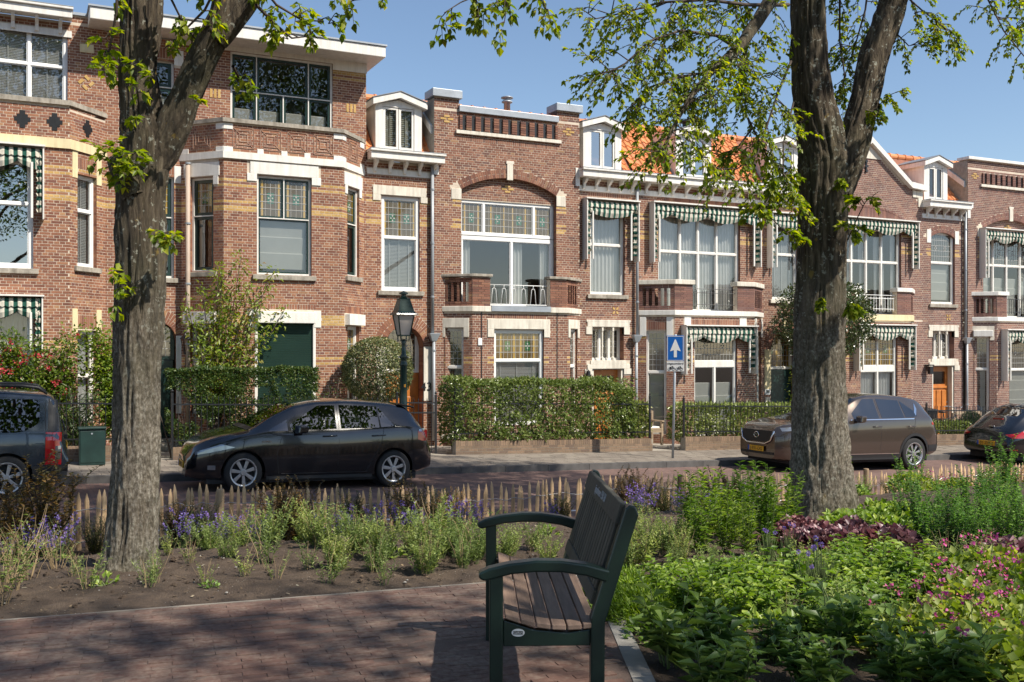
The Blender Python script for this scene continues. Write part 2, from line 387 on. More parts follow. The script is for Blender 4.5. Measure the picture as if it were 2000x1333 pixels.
for k,(a,t,x,y,dz,rt) in enumerate(cand):
    if k<300:
        o=place(bme,'clinker_brick',path); o.location=(x,y,.026+dz); o.rotation_euler=(dz*3,dz*2,ang+rt)
    else:
        ca,sa=math.cos(ang+rt),math.sin(ang+rt)
        P=[(x+ca*p[0]-sa*p[1],y+sa*p[0]+ca*p[1],.026+dz+p[2]) for p in bb.v]
        k0=len(bm.v); bm.v+=P
        for f in bb.f[1:]: bm.f.append(tuple(k0+q for q in f)); bm.m.append(0)
bm.build('clinker_bricks',M['clink'],path,kind='stuff')
M['edgestrip']=paint('narrow_edging_strip',(.24,.21,.175),.9,.35,4,bump=.3)
edging=tag(empty('path_edging',(0,0,0)),kind='structure')
for (a,b,w) in (((-9,7.33),(3.4,5.76),.028),((3.4,5.76),(2.94,4.85),.1),((2.94,4.85),(2.5,3.9),.1),((2.5,3.9),(.65,0),.1),((.65,0),(-2.2,-6),.1)):
    A=Vector(a);B=Vector(b);L=(B-A).length; d=(B-A)/L; nn=Vector((-d.y,d.x)) ; k=max(1,round(L/1.0))
    for i in range(k):
        p=A+d*(L*i/k+.003); q=A+d*(L*(i+1)/k-.003); e=MB()
        e.hexa([(p.x,p.y,-.1),(p.x+nn.x*w,p.y+nn.y*w,-.1),(q.x+nn.x*w,q.y+nn.y*w,-.1),(q.x,q.y,-.1),(p.x,p.y,.04),(p.x+nn.x*w,p.y+nn.y*w,.038),(q.x+nn.x*w,q.y+nn.y*w,.038),(q.x,q.y,.04)][::1])
        e.build('edging_slab',M['kerb'] if w>.05 else M['edgestrip'],edging)
# ================================================================== HOUSES: building blocks
CH=.0605
def arc_top(o,u):
    """height of the arched head of opening o at u"""
    if not o.get('rise'): return o['z1']
    h=(o['u1']-o['u0'])/2; c=(o['u0']+o['u1'])/2; r=o['rise']; rad=(h*h+r*r)/(2*r); zc=o['z1']+r-rad
    return zc+math.sqrt(max(0,rad*rad-(u-c)**2))
def ring_span(o,z):
    h=(o['u1']-o['u0'])/2; c=(o['u0']+o['u1'])/2; r=o['rise']; rad=(h*h+r*r)/(2*r)+o.get('ring',0); zc=o['z1']+r-(rad-o.get('ring',0))
    if z<o['z1']-.001 or abs(z-zc)>=rad: return None
    x=math.sqrt(rad*rad-(z-zc)**2); return (c-x,c+x)
def op(u0,u1,z0,z1,rise=0,ring=0,rev=.12): return dict(u0=u0,u1=u1,z0=z0,z1=z1,rise=rise,ring=ring,rev=rev)
def wall(parent,F,u0,u1,z0,z1,ops=(),blocks=(),bands=(),mat='brick43',mortar='mortar',top=None,name='wall',poly=None,soldier=()):
    mm=MB(); bk=MB(); yl=MB(); gd_=lambda z:-2.02+round((z+2.02)/CH)*CH
    soldier=[(a,b,gd_(c),gd_(d)) for a,b,c,d in soldier]
    # mortar backing with real openings
    if poly: mm.poly([F.p(u,0,z) for u,z in poly])
    else:
        rects=[]
        for o in ops:
            rects.append((o['u0'],o['u1'],o['z0'],o['z1']))
            if o['rise']:
                N=12
                for i in range(N):
                    a=o['u0']+(o['u1']-o['u0'])*i/N; b=o['u0']+(o['u1']-o['u0'])*(i+1)/N
                    rects.append((a,b,o['z1'],max(arc_top(o,a),arc_top(o,b),arc_top(o,(a+b)/2))))
        xs=sorted({u0,u1,*[max(u0,min(u1,r[i])) for r in rects for i in (0,1)]}); zs=sorted({z0,z1,*[max(z0,min(z1,r[i])) for r in rects for i in (2,3)]})
        for i in range(len(xs)-1):
            run=None
            for j in range(len(zs)-1):
                xc,zc=(xs[i]+xs[i+1])/2,(zs[j]+zs[j+1])/2
                hole=any(r[0]<xc<r[1] and r[2]<zc<r[3] for r in rects)
                if not hole and run is None: run=zs[j]
                if run is not None and (hole or j==len(zs)-2):
                    e=zs[j] if hole else zs[j+1]; mm.quad(F.p(xs[i],0,run),F.p(xs[i+1],0,run),F.p(xs[i+1],0,e),F.p(xs[i],0,e)); run=None
    W=mm.build(name,M[mortar],parent)
    # bricks
    k=math.ceil((z0+2.02)/CH)
    while True:
        za=-2.02+k*CH+.0055; zb=za+CH-.011; zc=(za+zb)/2
        if zb>z1: break
        bl=[]
        for o in ops:
            if o['z0']<zc<o['z1']: bl.append((o['u0'],o['u1']))
            elif o['rise']:
                s=ring_span(o,zc)
                if s: bl.append(s)
        for b in blocks:
            if callable(b):
                s=b(zc)
                if s: bl.append(s)
            elif b[2]<zc<b[3]: bl.append((b[0],b[1]))
        for s in soldier:
            if s[2]<zc<s[3]: bl.append((s[0],s[1]))
        if top:
            s=top(zb)
            lo,hi=s if s else (1,0)
        else: lo,hi=u0,u1
        lo=max(lo,u0); hi=min(hi,u1)
        if hi-lo>.03:
            free=[(lo,hi)]
            for a,b in bl:
                nf=[]
                for p,q in free:
                    if b<=p or a>=q: nf.append((p,q)); continue
                    if a>p+.02: nf.append((p,a))
                    if b<q-.02: nf.append((b,q))
                free=nf
            pitch,off=(.22,.11*((k//2)%2)) if k%2==0 else (.11,.055)
            for p,q in free:
                i=math.floor((p-off)/pitch)
                while i*pitch+off<q:
                    a=max(p,i*pitch+off+.0055); b=min(q,(i+1)*pitch+off-.0055); i+=1
                    if b-a<.018: continue
                    yel=any(c[0]<zc<c[1] and c[2]<(a+b)/2<c[3] for c in bands)
                    (yl if yel else bk).brick(F,a,b,za,zb,-.002-random.random()*.003)
        k+=1
    for (a,b,c,d) in soldier:
        nb=max(1,round((b-a)/.0605)); w_=(b-a)/nb
        for i in range(nb): bk.brick(F,a+i*w_+.005,a+(i+1)*w_-.005,c+.0055,d-.0055,-.003-random.random()*.003)
    for o in ops:
        if o['ring']:
            h=(o['u1']-o['u0'])/2; c=(o['u0']+o['u1'])/2; r=o['rise']; rad=(h*h+r*r)/(2*r); zc=o['z1']+r-rad; a0=math.asin(min(1,h/rad))
            if r>h*.999: a0=math.pi/2
            nb=round(2*a0*(rad+o['ring']*.5)/.062)
            for i in range(nb):
                t0=-a0+2*a0*(i+.06)/nb; t1=-a0+2*a0*(i+.94)/nb
                segs=[(0,1)] if i%2 else [(0,.48),(.52,1)]
                for s0,s1 in segs:
                    r0=rad+o['ring']*s0+.002; r1=rad+o['ring']*s1-.002; n0=len(bk.v); d=-.004-random.random()*.003
                    q=[(c+math.sin(t)*R_,zc+math.cos(t)*R_) for t,R_ in ((t0,r0),(t1,r0),(t1,r1),(t0,r1))]
                    bk.v+=[F.p(u,d,z) for u,z in q]+[F.p(u,.004,z) for u,z in q]
                    for f in ((0,1,2,3),(1,5,6,2),(4,0,3,7),(3,2,6,7),(4,5,1,0)): bk.f.append(tuple(n0+t for t in f)); bk.m.append(0)
        # reveals, course by course
        z=o['z0']
        while z<o['z1']-.001:
            e=min(z+CH,o['z1'])
            bk.quad(F.p(o['u0'],-.007,z),F.p(o['u0'],-.007,e),F.p(o['u0'],o['rev'],e),F.p(o['u0'],o['rev'],z))
            bk.quad(F.p(o['u1'],-.007,z),F.p(o['u1'],o['rev'],z),F.p(o['u1'],o['rev'],e),F.p(o['u1'],-.007,e)); z=e
        N=16 if o['rise'] else 1
        for i in range(N):
            a=o['u0']+(o['u1']-o['u0'])*i/N; b=o['u0']+(o['u1']-o['u0'])*(i+1)/N
            bk.quad(F.p(a,-.007,arc_top(o,a)),F.p(b,-.007,arc_top(o,b)),F.p(b,o['rev'],arc_top(o,b)),F.p(a,o['rev'],arc_top(o,a)))
    if bk.f: bk.build('brickwork',M[mat],W,kind='stuff')
    if yl.f: yl.build('yellow_brickwork',M['yellow'],W,kind='stuff')
    return W
def stone(parent,name,F,rects,out=.02,inn=.05,mat='white',bev=.006):
    if name in('lintel_stone','impost','door_jamb_stone','porch_jamb') and len(rects)>1:
        for q in rects: stone(parent,name,F,[q],out,inn,mat,bev)
        return
    m=MB()
    for (a,b,c,d) in rects: m.fbox(F,a,b,-out,inn,c,d)
    return m.build(name,M[mat],parent,bevel=bev)
def plate(m,F,R0,holes,d0,d1):
    u0,u1,z0,z1=R0; xs=sorted({u0,u1,*[h[i] for h in holes for i in (0,1)]}); zs=sorted({z0,z1,*[h[i] for h in holes for i in (2,3)]}); p=F.p
    for i in range(len(xs)-1):
        for j in range(len(zs)-1):
            xc,zc=(xs[i]+xs[i+1])/2,(zs[j]+zs[j+1])/2
            if any(h[0]<xc<h[1] and h[2]<zc<h[3] for h in holes): continue
            m.quad(p(xs[i],d0,zs[j]),p(xs[i+1],d0,zs[j]),p(xs[i+1],d0,zs[j+1]),p(xs[i],d0,zs[j+1]))
    for h,s in [(h,1) for h in holes]+[(R0,-1)]:
        a,b,c,e=h
        for q in ((p(a,d0,c),p(a,d0,e),p(a,d1,e),p(a,d1,c)),(p(b,d0,e),p(b,d0,c),p(b,d1,c),p(b,d1,e)),(p(b,d0,c),p(a,d0,c),p(a,d1,c),p(b,d1,c)),(p(a,d0,e),p(b,d0,e),p(b,d1,e),p(a,d1,e))):
            m.quad(*(q if s>0 else q[::-1]))
def sheet(m,F,u0,u1,z0,z1,d,amp=.03,per=.12,seed=0,taper=0):
    n=max(4,int((u1-u0)/.02)); ph=random.random()*9
    pr=[]
    for i in range(n+1):
        u=u0+(u1-u0)*i/n; t=2*math.pi*u/per+ph+1.3*math.sin(u*5+seed); pr.append((u,d+amp*math.sin(t)))
    for i in range(n):
        (a,da),(b,db)=pr[i],pr[i+1]; m.quad(F.p(a,da,z0),F.p(b,db,z0),F.p(b,db,z1),F.p(a,da,z1))
def fill(win,F,r,d,style):
    """what stands in one light of a window: glass and what hangs behind it"""
    a,b,c,e=r; g='glass'
    if style in('amber','lead'): g='amber' if style=='amber' else 'clearlead'
    if style in('clear','sky'): g='glassr' if style=='sky' else 'glass'
    one('pane',M[g],win,lambda m:m.quad(F.p(a,d,c),F.p(b,d,c),F.p(b,d,e),F.p(a,d,e)))
    if style=='curtain': one('curtain',M['curtain'],win,lambda m:sheet(m,F,a-.03,b+.03,c-.02,e+.02,d+.12,.025,.11),True)
    if style=='side':     # drawn aside: two narrow drops
        def f(m):
            w_=(b-a)*.3; sheet(m,F,a-.02,a+w_,c-.02,e+.02,d+.12,.03,.1); sheet(m,F,b-w_*.7,b+.02,c-.02,e+.02,d+.12,.03,.1)
        one('curtain',M['curtain'],win,f,True)
    if style=='left':
        one('curtain',M['curtain'],win,lambda m:sheet(m,F,a-.02,a+(b-a)*.18,c-.02,e+.02,d+.12,.03,.1),True)
    if style in('roman','romanh'):
        c2=c+(e-c)*(.06 if style=='roman' else .0); e2=e+.02 if style=='roman' else c+(e-c)*.78
        def f(m):
            k=max(2,round((e2-c2)/.33))
            for i in range(k):
                z=c2+(e2-c2)*i/k; z2=c2+(e2-c2)*(i+1)/k
                m.quad(F.p(a+.02,d+.1,z),F.p(b-.02,d+.1,z),F.p(b-.02,d+.075,z2-.02),F.p(a+.02,d+.075,z2-.02))
                m.quad(F.p(a+.02,d+.075,z2-.02),F.p(b-.02,d+.075,z2-.02),F.p(b-.02,d+.1,z2),F.p(a+.02,d+.1,z2))
        one('roman_blind',M['roman'],win,f)
    if style in('blind','wblind'):
        def f(m):
            z=c+.01; st=.034 if style=='blind' else .05
            while z<e: m.quad(F.p(a,d+.07,z),F.p(b,d+.07,z),F.p(b,d+.05+st*.5,z+st*.72),F.p(a,d+.05+st*.5,z+st*.72)); z+=st
            for u in ((a+b)/2,) if b-a<.8 else (a+.15,(a+b)/2,b-.15): m.fbox(F,u-.012,u+.012,d+.045,d+.05,c,e)
        one('venetian_blind',M['slat' if style=='blind' else 'wslat'],win,f)
    if style in('amber','lead'):
        def f(m):
            nu=max(3,round((b-a)/.11)); nz=max(3,round((e-c)/.16))
            for i in range(1,nu): u=a+(b-a)*i/nu; m.fbox(F,u-.004,u+.004,d-.006,d-.002,c,e)
            for j in range(1,nz): z=c+(e-c)*j/nz; m.fbox(F,a,b,d-.008,d-.003,z-.006,z+.006)
        one('leading',M['came'],win,f)
        for uc in ((a+b)/2,) if b-a<.75 else (a+(b-a)*.27,a+(b-a)*.73):
            zc=(c+e)/2; s=.075
            if style=='amber':
                one('glass_motif',M['gl_green'],win,lambda m:m.quad(F.p(uc-s,d-.001,zc-s*1.6),F.p(uc+s,d-.001,zc-s*1.6),F.p(uc+s,d-.001,zc+s*1.6),F.p(uc-s,d-.001,zc+s*1.6)))
                one('glass_strip',M['gl_yel'],win,lambda m:[m.quad(F.p(q-.02,d-.001,c),F.p(q+.02,d-.001,c),F.p(q+.02,d-.001,e),F.p(q-.02,d-.001,e)) for q in (uc-.19,uc+.19)])
            def f2(m):
                for ax in (0,1,2,3):
                    dx,dz=((.03,0),(-.03,0),(0,.04),(0,-.04))[ax]; m.lathe([(.02,0),(.02,.005)],F.p(uc+dx*1.4,d-.010,zc+dz*1.4),8,'y')
            one('flower_motif',M['came'],win,f2)
def window(parent,F,u0,u1,z0,z1,d,lights,b=.07,mat='upvc',sash=None,sw=.07,name='window',sill=None,label=None):
    """lights: (c0,c1,r0,r1,style) as fractions of the inside of the frame"""
    holes=[]; a,bb_,c,e=u0+b,u1-b,z0+b,z1-b; g=.028 if not sash else .012
    for (p,q,r,s,st) in lights:
        h=[a+(bb_-a)*p,a+(bb_-a)*q,c+(e-c)*r,c+(e-c)*s]
        if p>0: h[0]+=g
        if q<1: h[1]-=g
        if r>0: h[2]+=g
        if s<1: h[3]-=g
        holes.append(h)
    m=MB(); plate(m,F,(u0,u1,z0,z1),holes,d,d+.09)
    w_=m.build(name,M[mat],parent)
    for h,l in zip(holes,lights):
        dd=d+.045
        if sash:
            i=(h[0]+sw,h[1]-sw,h[2]+sw,h[3]-sw); q=MB(); plate(q,F,h,[i],d+.03,d+.075); q.build('sash',M[sash],w_); fill(w_,F,i,d+.055,l[4])
        else:
            i=(h[0]+.022,h[1]-.022,h[2]+.022,h[3]-.022); q=MB(); plate(q,F,h,[i],d+.022,d+.07); q.build('glazing_frame',M[mat],w_); fill(w_,F,i,dd,l[4])
    if sill:
        stone(parent,'sill',F,[(u0-.1,u1+.1,z0-.11,z0-.003)],.07,d+.03,sill,.01)
    return w_
SASH=lambda s1,s2,sp=.6:[(0,1,0,sp,s1),(0,1,sp,1,s2)]
def awning(parent,F,u0,u1,z0,z1,dep=.26):
    a=one('awning',M['white'],parent,lambda m:m.fbox(F,u0-.02,u1+.02,-dep-.03,.0,z1,z1+.035))
    for s in (0,1):
        u=u0 if s==0 else u1-.03; one('side_board',M['white'],a,lambda m:m.fbox(F,u,u+.03,-dep,-.001,z0,z1-.002),bevel=.006)
        v=u0+.2 if s==0 else u1-.25; one('awning_arm',M['white'],a,lambda m:m.fbox(F,v,v+.045,-dep*.8,-dep*.8+.05,z0+.02,z1-.32),bevel=.006)
    m=MB(); n=int((u1-u0-.08)/.02); seg=max(1,round((u1-u0)/1.25)); prev=None
    for i in range(n+1):
        t=i/n; u=u0+.04+(u1-u0-.08)*t; sw=abs(math.sin(math.pi*(t*seg+ (.5 if seg>1 else 0)))); sw=.05+.17*sw**.8; rp=.012*math.sin(u*43)
        scal=.03*abs(math.sin(math.pi*(u-u0)/.11))
        pr=[(-.06,z1-.015),(-.19+rp,z1-.05),(-.215+rp,z1-.12),(-.225,z1-.19-scal),(-.19,z1-.18),(-.2+rp,z1-.22-sw*.6),(-.17+rp,z1-.25-sw),(-.1,z1-.23-sw*.7)]
        if prev:
            m.cm=int((u-u0)/.08)%2
            for k in range(len(pr)-1):
                m.quad(F.p(prev[0],prev[1][k+1][0],prev[1][k+1][1]),F.p(u,pr[k+1][0],pr[k+1][1]),F.p(u,pr[k][0],pr[k][1]),F.p(prev[0],prev[1][k][0],prev[1][k][1]))
        prev=(u,pr)
    m.build('valance',[M['awn_w'],M['awn_g']],a,True)
    for s in (0,1):
        m=MB(); z=z1-.08; prev=None; ph=random.random()*6
        while z>z0+.12:
            sw=.03*math.sin(z*19+ph)+.02*math.sin(z*41); ue=u0+.045 if s==0 else u1-.045; sg=1 if s==0 else -1; fl=.5+.5*math.sin(z*57+ph)
            wd=.11*(.7+.3*fl)
            pr=[(ue,-.2),(ue+sg*wd*.3,-.23+sw),(ue+sg*wd*.6,-.17-sw),(ue+sg*wd,-.2+sw),(ue+sg*wd*.8,-.1)]
            if prev:
                m.cm=int(z/.08)%2
                for k in range(4):
                    q=(F.p(pr[k][0],pr[k][1],z),F.p(pr[k+1][0],pr[k+1][1],z),F.p(prev[1][k+1][0],prev[1][k+1][1],prev[0]),F.p(prev[1][k][0],prev[1][k][1],prev[0])); m.quad(*(q if s==0 else q[::-1]))
            prev=(z,pr); z-=.03
        m.build('side_cloth',[M['awn_w'],M['awn_g']],a,True)
    return a
def cornice(parent,F,u0,u1,z,brk=True,proj=.34,step=.42):
    c=one('gutter',M['white'],parent,lambda m:[m.prism(F,[(u0,z),(u1,z),(u1,z+.17),(u0,z+.17)],-proj,-.02),m.fbox(F,u0-.02,u1+.02,-proj-.05,-.02,z+.172,z+.225)],bevel=.012)
    one('zinc_lining',M['zinc'],c,lambda m:m.fbox(F,u0-.02,u1+.02,-proj-.055,.1,z+.227,z+.24))
    one('frieze_board',M['white'],c,lambda m:m.fbox(F,u0,u1,-.03,.0,z-.34,z-.2))
    if brk:
        n=max(2,round((u1-u0)/step))
        for i in range(n):
            u=u0+(u1-u0)*(i+.5)/n
            def f(m):
                G=Fr(*F.p(u,0,0)[:2],-F.nx,-F.ny)   # side view of the bracket
                m.prism(G,[(.03,z-.3),(.08,z-.28),(.1,z-.16),(.24,z-.07),(.27,z-.003),(.03,z-.003)],-.035,.035)
            one('bracket',M['white'],c,f)
    return c
def dormer(parent,u0,u1,z0,z1,style='sky',yf=YF):
    """gabled white dormer; front stands just behind the gutter"""
    F=Fr(0,yf+.12); uc=(u0+u1)/2; rz=.16
    dm=MB(); q=[(u0,z0),(u1,z0),(u1,z1),(uc,z1+rz),(u0,z1)]
    iu0,iu1,iz0,iz1=u0+.2,u1-.2,z0+.07,z1-.03
    plate(dm,F,(u0,u1,z0,z1),[(iu0,iu1,iz0,iz1)],0,.08); dm.poly([F.p(u0,0,z1),F.p(u1,0,z1),F.p(uc,0,z1+rz)])
    D=dm.build('dormer',M['white'],parent)
    [one('cheek',M['white'],D,lambda m:m.fbox(F,q,q+.05,.081,1.5,z0,z1)) for q in (u0,u1-.05)]
    def rf(m):
        for s in (-1,1):
            e=uc+s*(u1-u0)/2+s*.1; zl=z1-.03
            p=[(e,-.14,zl),(uc,-.14,z1+rz+.03),(uc,1.5,z1+rz+.03),(e,1.5,zl)]; 
            A=[F.p(*v) for v in p]; B=[(v[0],v[1],v[2]+.15) for v in A]
            m.hexa((A+B) if s<0 else ([A[1],A[0],A[3],A[2]]+[B[1],B[0],B[3],B[2]]))
    one('dormer_roof',M['white'],D,rf)
    def rz_(m):
        for s in (-1,1):
            e=uc+s*(u1-u0)/2+s*.12; zl=z1+.125
            A=[F.p(*v) for v in [(e,-.16,zl),(uc,-.16,z1+rz+.185),(uc,1.5,z1+rz+.185),(e,1.5,zl)]]; B=[(v[0],v[1],v[2]+.02) for v in A]
            m.hexa((A+B) if s<0 else ([A[1],A[0],A[3],A[2]]+[B[1],B[0],B[3],B[2]]))
    one('dormer_lead',M['lead'],D,rz_)
    one('flashing',M['lead'],D,lambda m:m.poly([F.p(u0-.14,.16,z0-.1),F.p(u0+.01,.16,z0-.1),F.p(u0+.01,1.45,z1+.02),F.p(u0-.14,1.45,z1+.02)]))
    for s in (0,1):
        a=iu0+(iu1-iu0)*s/2+.008; b=iu0+(iu1-iu0)*(s+1)/2-.008
        q=MB(); i=(a+.055,b-.055,iz0+.065,iz1-.06); plate(q,F,(a,b,iz0+.008,iz1-.008),[i],.02,.07); q.build('casement',M['white'],D)
        fill(D,F,i,.05,style)
    return D
# pantile shared mesh
tm=MB(); nn=7; TW,TL=.225,.265
for k in range(2):
    yy=[-.01,TL+.03][k]
prof=[]
for i in range(nn):
    t=i/(nn-1); prof.append((t*TW,.028*math.sin(t*2*math.pi*.95+.3)+.012))
for i in range(nn-1):
    (a,za),(b,zb)=prof[i],prof[i+1]
    tm.quad((a,0,za+.03),(b,0,zb+.03),(b,TL+.03,zb),(a,TL+.03,za)); tm.quad((a,0,za),(b,0,zb),(b,0,zb+.03),(a,0,za+.03))
TILE=tm.mesh('tile',M['tile'])
def roof(parent,u0,u1,zb=6.38,yb=YF+.1,rise=1.75,run=1.5,skip=(),tiles=True,ridge=True,cap=300):
    F=Fr(0,0); sl=math.hypot(rise,run); an=math.atan2(rise,run)
    r=one('roof',M['tilebase'],parent,lambda m:[m.quad((u0,yb,zb),(u1,yb,zb),(u1,yb+run,zb+rise),(u0,yb+run,zb+rise)),m.quad((u0,yb+run,zb+rise),(u1,yb+run,zb+rise),(u1,yb+6,zb+rise-4.5),(u0,yb+6,zb+rise-4.5))])
    base=BASE[parent.name]; n=0
    if tiles:
        nr=int(sl/TL); nc=int((u1-u0)/(TW*.97))
        for j in range(nr+1):
            for i in range(nc):
                u=u0+i*TW*.97
                if any(a-.05<u+.11<b+.05 for a,b in skip): continue
                s=j*TL-.03
                o=place(TILE,'tile',r); o.location=(u-base.x,yb+math.cos(an)*s-math.sin(an)*.02-base.y,zb+math.sin(an)*s+math.cos(an)*.02-base.z); o.rotation_euler=(an+random.uniform(-.01,.01),0,random.uniform(-.012,.012)); n+=1
    if ridge:
        rm=MB(); rm.tube([(0,0,0),(.05,0,0),(.051,0,0),(.36,0,0)],[.125,.125,.105,.105],12); rme=rm.mesh('ridge_tile',M['tile'],smooth=False)
        x=u0
        while x<u1-.1:
            o=place(rme,'ridge_tile',r); o.location=(x-base.x,yb+run-base.y,zb+rise+.0-base.z); x+=.36
    return r
def pipe(parent,x,y,z0,z1,mat='pipe',r=.042,name='drainpipe',hopper=None):
    d=one(name,M[mat],parent,lambda m:m.tube([(x,y,z0),(x,y,z1)],r,10),True)
    z=z0+.9
    while z<z1: one('bracket_ring',M['zinc'],d,lambda m:m.tube([(x,y,z),(x,y,z+.04)],r*1.3,10)); z+=1.35
    if hopper:
        one('hopper',M['zinc'],d,lambda m:m.hexa([(x-.06,y-.05,hopper-.2),(x+.06,y-.05,hopper-.2),(x+.06,y+.05,hopper-.2),(x-.06,y+.05,hopper-.2),(x-.15,y-.11,hopper),(x+.15,y-.11,hopper),(x+.15,y+.06,hopper),(x-.15,y+.06,hopper)]),bevel=.01)
    return d
def rooms(parent,u0,u1,levels,depth=4.5,y0=YF+.06):
    for a,b in levels:
        one('room',M['room'],parent,lambda m:[m.quad((u0,y0+depth,a),(u1,y0+depth,a),(u1,y0+depth,b),(u0,y0+depth,b)),m.quad((u0,y0,a),(u1,y0,a),(u1,y0+depth,a),(u0,y0+depth,a)),m.quad((u0,y0+depth,b),(u1,y0+depth,b),(u1,y0,b),(u0,y0,b)),m.quad((u0,y0,a),(u0,y0+depth,a),(u0,y0+depth,b),(u0,y0,b)),m.quad((u1,y0+depth,a),(u1,y0,a),(u1,y0,b),(u1,y0+depth,b))])
def bay_frames(xl,xr,r,d):
    yf=YF-d; return Fr(xl-r,YF,r,-d),Fr(0,yf),Fr(xr,yf,r,d),math.hypot(r,d)
def baypoly(xl,xr,r,d,e=0): return [(xl-r-e*.6,YF),(xl-e*.45,YF-d-e),(xr+e*.45,YF-d-e),(xr+r+e*.6,YF)]
def slab(parent,name,xl,xr,r,d,z0,z1,e,mat,bev=.012):
    P=baypoly(xl,xr,r,d,e); m=MB(); k=len(P); m.v+=[(x,y,z0) for x,y in P]+[(x,y,z1) for x,y in P]
    m.f+=[tuple(range(k-1,-1,-1)),tuple(range(k,2*k))]+[(i,(i+1)%k,k+(i+1)%k,k+i) for i in range(k)]; m.m=[0]*len(m.f)
    return m.build(name,M[mat],parent,bevel=bev)
def coping(parent,name,xl,xr,r,d,z0,z1,e,thick,mat):
    """band following the three sides of a bay"""
    O=baypoly(xl,xr,r,d,e); I=baypoly(xl,xr,r,d,e-thick); m=MB()
    for i in range(3):
        a,b,c,f=O[i],O[i+1],I[i+1],I[i]
        m.hexa([(*a,z0),(*b,z0),(*c,z0),(*f,z0),(*a,z1),(*b,z1),(*c,z1),(*f,z1)])
    return m.build(name,M[mat],parent)
def motif(parent,F,u,z,kind='star',mat='yellow'):
    def f(m):
        if kind=='star':
            for du,dz in ((-.1,.03),(.1,.03),(0,.1),(0,-.04)): m.fbox(F,u+du-.075,u+du+.075,-.013,-.004,z+dz-.025,z+dz+.025)
        elif kind=='flower':
            for a in range(4):
                t=math.pi/4+a*math.pi/2; c,s=math.cos(t),math.sin(t); m.prism(F,[(u+c*.02,z+s*.02),(u+c*.08+s*.035,z+s*.08-c*.035),(u+c*.14,z+s*.14),(u+c*.08-s*.035,z+s*.08+c*.035)],-.014,-.004)
        elif kind=='diamond':
            for a in range(4):
                t=a*math.pi/2; P=[(0,.17),(.085,.085),(.04,.04),(-.045,.125)]; c,s=math.cos(t),math.sin(t)
                m.prism(F,[(u+c*x-s*y,z+s*x+c*y) for x,y in P][::-1],-.014,-.004)
        else:
            for du in (-.09,.0,.09): m.fbox(F,u+du-.028,u+du+.028,-.013,-.004,z-.1,z+.1)
    return one('brick_motif',M[mat],parent,f)
# ================================================================== HOUSES
random.seed(21)
F0=Fr(0,YF); ZB=-1.75; ROW='row of brick town houses'
B2=[(5.33,5.39),(5.20,5.27),(4.79,4.85),(4.66,4.73)]       # yellow courses of the first floor (z)
G2=[(2.24,2.31),(2.12,2.19),(1.30,1.36),(1.18,1.24)]
def bandset(zs,u0,u1): return [(a,b,u0,u1) for a,b in zs]
def railing_bars(m,F,u0,u1,z0,z1,n,r=.007,d=0):
    for i in range(n):
        u=u0+(u1-u0)*i/(n-1); m.tube([F.p(u,d,z0),F.p(u,d,z1)],r,6)
# ------------------------------------------------------------------ far left house with cream trim
HA=wempty('brick_house',(-1,YF,zwalk(-1)),'leftmost brick house with pale yellow trim and white upper windows','house',ROW)
xl,xr,r,d=-1.9,.9,.76,.85
FL,FF,FR,SL=bay_frames(xl,xr,r,d); FF=Fr(0,YF-d)
AB=[(5.33,5.39),(5.2,5.27),(4.79,4.85),(4.66,4.73)]
wall(HA,FF,xl,xr,ZB,6.62,[op(-1.35,.22,3.2,5.45),op(-1.35,.22,.2,2.5)],[(xl,xr,5.72,5.92)],bandset(AB+[(1.66,1.72),(1.54,1.6),(1.0,1.06)],.3,xr))
wall(HA,FR,0,SL,ZB,6.55,[op(.24,.84,3.3,5.25),op(.24,.84,.0,1.95)],[(0,SL,5.72,5.92),(.1,.26,5.15,5.72),(.84,1.0,5.1,5.72),(.1,.24,1.85,2.4),(.84,.98,1.85,2.4)],bandset(AB+[(1.66,1.72),(1.54,1.6)],0,SL),soldier=[(.26,.84,5.36,5.6),(.26,.84,2.0,2.28)])
wall(HA,FL,0,SL,ZB,6.55,[],[],[])
wall(HA,F0,-4.5,xl-r,ZB,8.6); wall(HA,F0,xl-r,1.66,6.0,8.62,[op(-1.5,.9,6.2,8.42)],[])
coping(HA,'cream_band',xl,xr,r,d,5.72,5.92,.05,.1,'creamy'); coping(HA,'parapet_coping',xl,xr,r,d,6.62,6.72,.06,.22,'stone'); slab(HA,'balcony_floor',xl,xr,r,d,5.75,5.8,-.1,'lead')
stone(HA,'lintel_stone',FR,[(.08,.24,5.15,5.7),(.84,1.0,5.1,5.7)],.015,.1,'creamy'); stone(HA,'lintel_stone',FR,[(.08,.24,1.85,2.4),(.84,1.0,1.85,2.4)],.015,.1,'creamy')
for fr,us in ((FF,(.02,.62)),(FR,(.55,))):
    for u in us:
        one('parapet_cross',M['iron'],HA,lambda m:[m.prism(fr,[(u-.05,6.08),(u+.05,6.08),(u+.05,6.16),(u+.1,6.16),(u+.1,6.22),(u+.15,6.22),(u+.15,6.3),(u+.1,6.3),(u+.1,6.36),(u+.05,6.36),(u+.05,6.44),(u-.05,6.44),(u-.05,6.36),(u-.1,6.36),(u-.1,6.3),(u-.15,6.3),(u-.15,6.22),(u-.1,6.22),(u-.1,6.16),(u-.05,6.16)],-.0135,-.001)])
window(HA,FF,-1.35,.22,3.2,5.45,.06,[(0,1,0,.6,'sky'),(0,1,.6,1,'sky')],.09,sill='stone'); awning(HA,FF,-1.5,.42,4.2,5.68)
window(HA,FF,-1.35,.22,.2,2.5,.06,[(0,.5,0,1,'curtain'),(.5,1,0,1,'curtain')],.09); awning(HA,FF,-1.5,.4,1.4,2.62)
